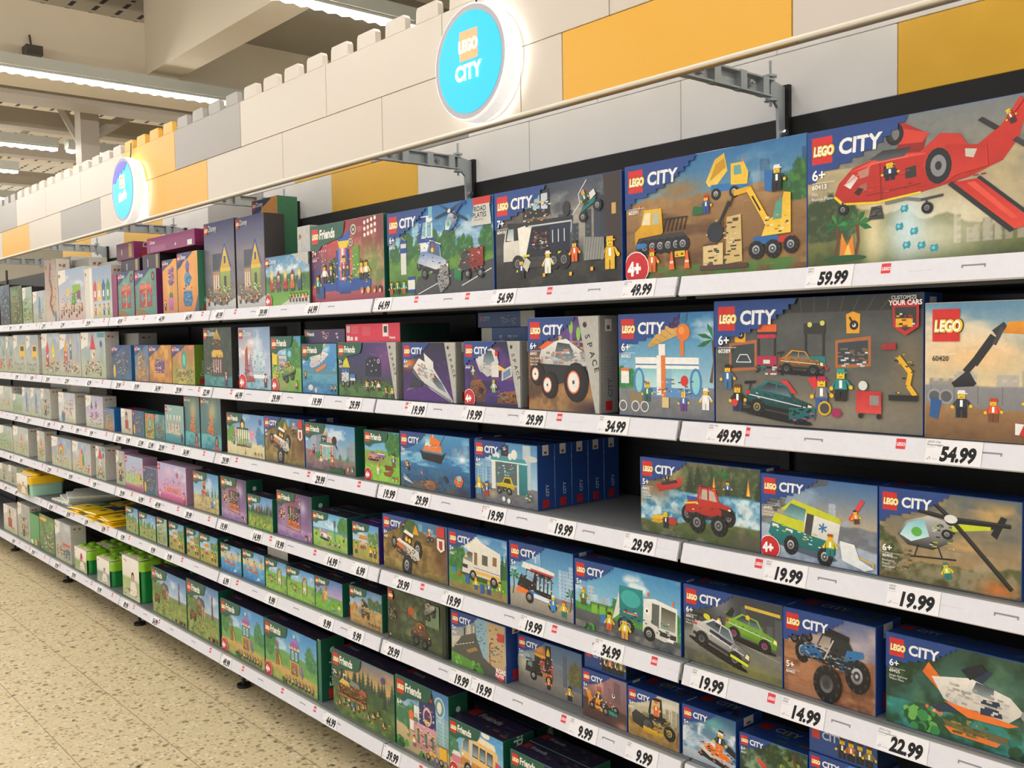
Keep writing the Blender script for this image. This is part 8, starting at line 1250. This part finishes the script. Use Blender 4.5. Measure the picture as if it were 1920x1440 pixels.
def toy_box(rec):
    bid, x1, x2, y, z0, h, d, sty, pic, desc, n, row = rec; w = x2-x1; far = x1 < -2.9
    cell = .0025 if x1 > -1.0 else .0033 if x1 > -1.9 else .0045 if x1 > -3 else .006 if x1 > -4.3 else .008
    seed = sum(ord(c)*(i+3) for i, c in enumerate(pic))
    a = Art(w, h, cell, seed); A[pic](a); finish(a, sty, bid, far)
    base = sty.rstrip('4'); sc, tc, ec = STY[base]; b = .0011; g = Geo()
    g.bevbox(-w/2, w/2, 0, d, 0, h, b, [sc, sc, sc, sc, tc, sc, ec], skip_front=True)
    a.put(g, (-w/2, 0, 0), (1, 0, 0), (0, 0, 1), (0, -1, 0), edge=b)
    if d > .05: spine(g, w/2, d, h, sty, far, seed)
    ta = Art(w, d, 1, seed); ta.o()                                        # printed marks on the top
    if base in ('city', 'friends', 'friendsp', 'space', 'disney') and d > .05:
        ta.D([C(tc)*1.5, C(tc)*.6, C('8c6c4c')*.7, C('5c7c4c')*.7], 10, .3*ta.asp, .15, .95*ta.asp, .85, .3); ta.R(C('b02c2c')*.8, .1, .5, .4, .85); ta.T('CITY' if base in ('city', 'space') else 'Friends' if base != 'disney' else 'Disney', .5, .56, .22, C('c8ccd8')*.8, .01, .9, 0, 2)
        ta.put(g, (-w/2, 0, h), (1, 0, 0), (0, 1, 0), (0, 0, 1), grid=False)
    o = g.build('toy_box', M_PRINT, loc=((x1+x2)/2, y, z0+.0045))
    l = label_for(desc); k = 1
    if l in USED: l = label_for(desc, ', %s shelf' % ORD[row])
    assert l not in USED, l
    USED.add(l); tag(o, l, 'toy box', 'toy boxes on the %s shelf' % ORD[row])
    for i in range(1, n):
        c = o.copy(); COL.objects.link(c); c.location.y += (d+.0015)*i; c.location.x += (.004, -.005, .002)[i % 3] if n < 4 else 0
        wd = (['right behind the front one'] if n == 2 else ['second in its row', 'third in its row', 'fourth in its row', 'last in its row'])[i-1]
        c['label'] = 'toy box with %s, %s' % (short(desc, 8), wd)
for rec in BOXES: toy_box(rec)
# ------------------------------------------------------------------ price tags
TAGS = {'A':[(0.386,'59.99'),(-0.104,'49.99'),(-0.588,'54.99'),(-1.178,'64.99'),(-1.63,'64.99'),(-2.008,'39.99'),(-2.403,'49.99'),(-2.715,'64.99'),(-3.026,'44.99'),(-3.577,'49.99'),(-4.075,'29.99'),(-4.534,'12.99'),(-4.92,'12.99'),(-5.437,'9.99'),(-5.688,'9.99')],'B':[(0.629,'54.99'),(0.141,'49.99'),(-0.189,'34.99'),(-0.478,'29.99'),(-0.73,'19.99'),(-1.004,'19.99'),(-1.367,'29.99'),(-1.617,'19.99'),(-1.924,'29.99'),(-2.242,'44.99'),(-2.555,'52.99'),(-2.854,'29.99'),(-3.102,'34.99'),(-3.378,'19.99'),(-3.634,'29.99'),(-4.096,'42.99'),(-4.495,'32.99'),(-4.876,'29.99'),(-5.224,'19.99'),(-5.579,'19.99')],'C':[(-0.108,'29.99'),(0.287,'19.99'),(0.557,'19.99'),(-0.373,'19.99'),(-0.644,'19.99'),(-0.995,'29.99'),(-1.172,'19.99'),(-1.609,'29.99'),(-2.386,'29.99'),(-2.794,'34.99'),(-3.081,'20.99'),(-3.215,'15.99'),(-3.348,'15.99'),(-3.524,'9.99'),(-3.663,'15.99'),(-4.092,'9.99'),(-4.333,'9.99'),(-4.623,'5.99'),(-4.892,'9.99'),(-5.339,'12.99'),(-5.636,'12.99')],'D':[(0.091,'19.99'),(0.327,'14.99'),(0.537,'22.99'),(-0.213,'34.99'),(-0.494,'19.99'),(-0.844,'19.99'),(-1.105,'29.99'),(-1.355,'6.99'),(-1.539,'14.99'),(-1.927,'19.99'),(-2.118,'14.99'),(-2.421,'19.99'),(-2.787,'39.99'),(-3.153,'49.99'),(-3.375,'14.99'),(-3.638,'29.99'),(-4.071,'9.99'),(-4.496,'19.99'),(-4.919,'12.99'),(-5.56,'9.99'),(-5.83,'9.99')],'E':[(-0.305,'9.99'),(-0.109,'9.99'),(-0.709,'19.99'),(-0.813,'19.99'),(-1.168,'29.99'),(-1.389,'9.99'),(-1.587,'9.99'),(-2.006,'9.99'),(-2.417,'6.99'),(-3.029,'9.99'),(-3.235,'9.99'),(-3.654,'9.99'),(-3.949,'8.99'),(-4.235,'8.99'),(-4.566,'18.99'),(-4.917,'18.99'),(-5.716,'6.99'),(-5.996,'6.99')],'F':[(-1.188,'39.99'),(-1.578,'44.99'),(-2.437,'49.99'),(-3.24,'54.99'),(-3.643,'89.99'),(-4.058,'19.99'),(-4.509,'39.99'),(-4.843,'59.99'),(-5.355,'29.99'),(-5.84,'59.99')]}
NUM = {'A': {.386: ('LEGO', '60413'), -.104: ('LEGO City', '60391'), -.588: ('LEGO', '60418')}, 'B': {.629: ('LEGO City', 'Raupenbagger'), .141: ('LEGO City', '60389'), -.189: ('LEGO', '60363'), -.478: ('LEGO', '60431'), -.73: ('LEGO', '60429')},
       'C': {-.108: ('LEGO', '60412'), .287: ('LEGO', '60403'), .557: ('LEGO', '60405'), -.373: ('LEGO City', '60373'), -.644: ('LEGO City', '60362'), -.995: ('LEGO City', '60377')}, 'D': {.091: ('LEGO', '60405'), .327: ('LEGO', '60402'), .537: ('LEGO City', 'Dschungelforsche'), -.213: ('LEGO City', '60386'), -.494: ('LEGO City', '60384'), -.844: ('LEGO City', '60283'), -1.105: ('LEGO City', '60387')},
       'E': {-.305: ('LEGO', '60394'), -.109: ('LEGO', '60401'), -.709: ('LEGO', ''), -.813: ('LEGO City', '')}, 'F': {}}
TL = {}
for r, lst in TAGS.items():
    for x, t in lst:
        if x < -6.2: continue
        near = near_box(r, x); TL.setdefault((r, t, near[9]), []).append(x)
for r, lst in TAGS.items():
    for x, t in lst:
        far = x < -3.0; wt = .1; a = Art(wt, .0437, 1, 3); a.o(); pw = .066 if len(t) == 5 else .053
        V, F = text_mesh(t, .045, 3); sc = (pw-.004)/(V[:, 0].max()*.0245); g = Geo()
        g.box(-wt/2+.0005, wt/2, 0, .0437, 0, .0004, 'ececf2')
        a.o(); H = .0437; a.T(t, (wt/2-pw/2+.010)/H, .14, .0245/H, '1a1a1e', .05, sc, .13)
        if not far:
            n = NUM[r].get(x, ('LEGO', '')); a.T(n[0], .06, .85, .085, '4a4a50', .01, 1, 0, 2)
            if n[1]: a.T(n[1], .06, .73, .08, '4a4a50', .01, 1, 0, 2)
            a.D(['55555a', '88888e'], 9, .08, .14, .26, .28, .05); a.L('b8b8c0', .02, [(.32, .18), (.55, .18)]); a.L('c8c8d0', .02, [(.06, .66), (.4, .66)])
        else: a.L('8c8c92', .04, [(.1, .85), (.6, .85)])
        a.put(g, (-wt/2, 0, .0004), (1, 0, 0), (0, 1, 0), (0, 0, 1), grid=False)
        o = g.build('price_tag', M_PAPER); z = ROW[r]
        ex, ev, en = Vector((1, 0, 0)), Vector((0, .2747, .9615)), Vector((0, -.9615, .2747))
        Mx = Matrix((ex, ev, en)).transposed().to_4x4(); Mx.translation = Vector((x-.012, -.012, z-.042))+en*.0009; o.matrix_world = Mx
        near = near_box(r, x); same = TL.get((r, t, near[9]), [x])
        l = 'price tag reading %s, %s shelf, near %s' % (t, ORD[r], short(near[9], 6))
        if len(same) > 1: l += ', left one' if x == min(same) else ', right one'
        k = 0
        base = l
        while l in USED: k += 1; l = base+' '+['farther left', 'leftmost', 'beyond'][k-1]
        USED.add(l); tag(o, l, 'price tag', 'price tags in the shelf rails')
# ------------------------------------------------------------------ lidded tubs, flat sets and yellow bags
def rrect(w, d, r, n=5):
    P = []
    for cx, cy, a0 in ((w/2-r, d-r, 0), (-w/2+r, d-r, 90), (-w/2+r, r, 180), (w/2-r, r, 270)):
        P += [(cx+r*math.cos(math.radians(a0+90*i/n)), cy+r*math.sin(math.radians(a0+90*i/n))) for i in range(n+1)]
    return P
def loft(g, rings, col='fff'):
    n = len(rings[0]); V = [p for r in rings for p in r]
    g.add(V, [(k*n+i, k*n+(i+1) % n, (k+1)*n+(i+1) % n, (k+1)*n+i) for k in range(len(rings)-1) for i in range(n)]+[tuple(range(n))[::-1], tuple(range((len(rings)-1)*n, len(rings)*n))], C(col))
def tub(x, y, z, w, d, h, body, lid, lab, grp, pic, nst=2):
    t = tag(empty('storage_tub', (x, y, z)), lab, 'tub', grp); hl = h-.036
    g = Geo(); loft(g, [[(px*s, d/2+(py-d/2)*s, zz) for px, py in rrect(w, d, .02)] for zz, s in ((0, .93), (.006, .95), (hl, 1.0))]); g.build('body', mat('tub_'+body, body, .35), t)
    g = Geo(); ww, dd = w+.014, d+.014; loft(g, [[(px*s, d/2+(py-dd/2)*s, zz) for px, py in rrect(ww, dd, .026)] for zz, s in ((hl-.03, 1.0), (hl+.012, 1.0), (hl+.02, .96), (hl+.02, .9))])
    lo = g.build('lid', mat('lid_'+lid, lid, .35), t)
    nx, ny = nst, 2
    for i in range(nx):
        for j in range(ny):
            g = Geo(); g.cyl((w*(-.5+(i+.5)/nx), d*(j+.5)/ny, hl+.02), min(w/nx, d/ny)*.36, 'z', h-hl-.02, 20); g.build('lid_stud', mat('lid_'+lid, lid, .35), lo)
    a = Art(w*.86, h*.9, .008, 11+int(x*-7)); pic(a); g = Geo(); ya = -.0085                                   # printed paper sleeve over front and top
    g.add([(-w*.43, ya, h*.02), (w*.43, ya, h*.02), (w*.43, ya, hl+.022), (-w*.43, ya, hl+.022), (-w*.43, ya+.001, h*.02), (w*.43, ya+.001, h*.02), (w*.43, ya+.001, hl+.022), (-w*.43, ya+.001, hl+.022)], [(0, 1, 2, 3), (7, 6, 5, 4), (0, 3, 7, 4), (1, 5, 6, 2), (0, 4, 5, 1)], C('f0ece4'))
    g.add([(-w*.43, ya, hl+.022), (w*.43, ya, hl+.022), (w*.43, d*.45, hl+.024), (-w*.43, d*.45, hl+.024)], [(0, 1, 2, 3)], C('e8d8c8'))
    a.H = (hl+.02)-h*.02; a.W = w*.86; a.asp = a.W/a.H; a.u = a.u/a.u.max()*a.asp; a.put(g, (-w*.43, ya-.0004, h*.02), (1, 0, 0), (0, 0, 1), (0, -1, 0), edge=0); g.build('paper_sleeve', M_PAPER, t)
def slv(pal, head='3c2c28', red=False):
    def f(a):
        a.grad('d8d0c0', 'f2eee8', 0, 1); a.land(.5, pal, 'c8c8b0', .05, 2, 5); a.tex(pal, 6, .5, 0, .5); a.D(['b05c4c', 'a88c60'], 5, .1, .85, .3, .93, .07)
        if red: a.E('c8344c', .6*a.asp, .62, .16, .22)
        a.E(head, .62*a.asp, .56, .1, .12); a.E('d8ac90', .62*a.asp, .53, .07, .09); a.P('e8e0dc', [(.4*a.asp, .1), (.9*a.asp, .1), (.76*a.asp, .44), (.5*a.asp, .44)]); a.D(['c84c5c', 'e8c84c', '4c6c8c', '6c9c4c'], 20, .1*a.asp, .06, .9*a.asp, .26, .08)
    return f
LIME, TUBG = '8fc832', '17853f'
for i in range(3): tub(-4.47, .03+.175*i if False else .03+.125*i, .1745, .25, .105, .15, TUBG, LIME, 'small green tub with lime lid and red picture sleeve, %s of its row' % ['front', 'middle', 'back'][i], 'green tubs on the bottom shelf', slv('8ca45c', red=True))
for i in range(3): tub(-4.075, .03+.125*i, .1745, .24, .105, .155, TUBG, LIME, 'small green tub with lime lid and pale sleeve, %s of the second row' % ['front', 'middle', 'back'][i], 'green tubs on the bottom shelf', slv('8c9c9c'))
for i in range(3): tub(-3.645, .03+.125*i, .1745, .28, .105, .232, TUBG, LIME, 'tall green tub with lime lid and child on the sleeve, %s of its row' % ['front', 'middle', 'back'][i], 'green tubs on the bottom shelf', slv('a8b878'))
tub(-5.41, -.035, .5256, .29, .21, .145, 'a9d8c4', 'f5c51c', 'mint green tub with yellow studded lid on the fifth shelf', None, slv('b89860'), 4)
g0 = None
for i in range(4):
    g = Geo(); w, d, hh = .36, .3, .016; g.bevbox(-w/2, w/2, -d/2, d/2, 0, hh, .003, ['d8dcd4', 'c0c8bc', 'c8ccc4', 'c8ccc4', 'eef0ea' if i else 'f4f4f0', 'ccc', 'e4e8e0']); a = Art(w, hh, 1, 5); a.o(); 
    for k in range(4): a.R('5c6458', 2+4*k, .2, 3+4*k, .6)
    a.put(g, (-w/2, -d/2, 0), (1, 0, 0), (0, 0, 1), (0, -1, 0), grid=False)
    o = g.build('flat_box', M_PRINT, loc=(-4.86+.035*i, .185+.012*i, .5256+.0165*i)); o.rotation_euler.z = math.radians((2, -9, -14, -22)[i]); tag(o, 'flat white box beside the mint tub, %s of the stack of four' % ['lowest', 'second', 'third', 'topmost'][i], 'flat box', 'flat white boxes on the fifth shelf')
def bag(x, y, z, rz, seed, lab, back):
    rs = np.random.RandomState(seed); n = 22; w, d = .19, .2; U, Vv = np.meshgrid(np.linspace(-1, 1, n), np.linspace(-1, 1, n)); nz = vnoise(U+3, Vv+3, seed, 2.2, 4)
    hgt = .0022+.0085*(1-U**4)*(1-Vv**4)*(.6+.8*nz); q = np.stack([U*w/2, Vv*d/2+.004*(nz-.5), hgt], -1).reshape(-1, 3); bt = q.copy(); bt[:, 2] = .0
    col = np.tile(C('f6cf12'), (n*n, 1)); m = ((Vv > .1) & (np.abs(U) < .86)).ravel(); col[m] = C(back); m2 = ((Vv < -.1) & (Vv > -.5) & (U > .1) & (U < .5)).ravel(); col[m2] = C('4c4c4c')*.8+.2*C('f6cf12')
    g = Geo(); i = (np.arange(n-1)[:, None]*n+np.arange(n-1)[None]).ravel(); F = np.stack([i, i+1, i+n+1, i+n], 1); g.add(np.concatenate([q, bt]), F.tolist()+(F[:, ::-1]+n*n).tolist(), np.concatenate([col, col]))
    rim = list(range(n))+[k*n+n-1 for k in range(1, n)]+list(range(n*n-2, n*n-n-1, -1))+[k*n for k in range(n-2, 0, -1)]
    g.f += [(rim[k], n*n+rim[k], n*n+rim[(k+1) % len(rim)], rim[(k+1) % len(rim)]) for k in range(len(rim))]
    o = g.build('foil_bag', mat_bag, loc=(x, y, z), smooth=True); o.rotation_euler.z = rz; tag(o, lab, 'bag', 'yellow foil bags on the fifth shelf')
mat_bag = print_mat('glossy_foil', .22, .6, .3)
k = 0
for s, (x, n, bk) in enumerate(((-4.49, 3, '2c7c3c'), (-4.2, 4, '24407c'), (-3.95, 4, '24407c'))):
    for i in range(n):
        for j, y in enumerate((.09, .31)):
            if j and i > 1: continue
            k += 1; bag(x+.008*((i*7+s) % 3), y+.006*((i*5) % 3), .5256+.0112*i, math.radians((4, -6, 9, -3)[(i+s) % 4]), 40+k, 'flat yellow foil bag, %s %s pile, %s from below' % (['left', 'middle', 'right'][s], ['front', 'back'][j], ['lowest', 'second', 'third', 'topmost'][i]), bk)
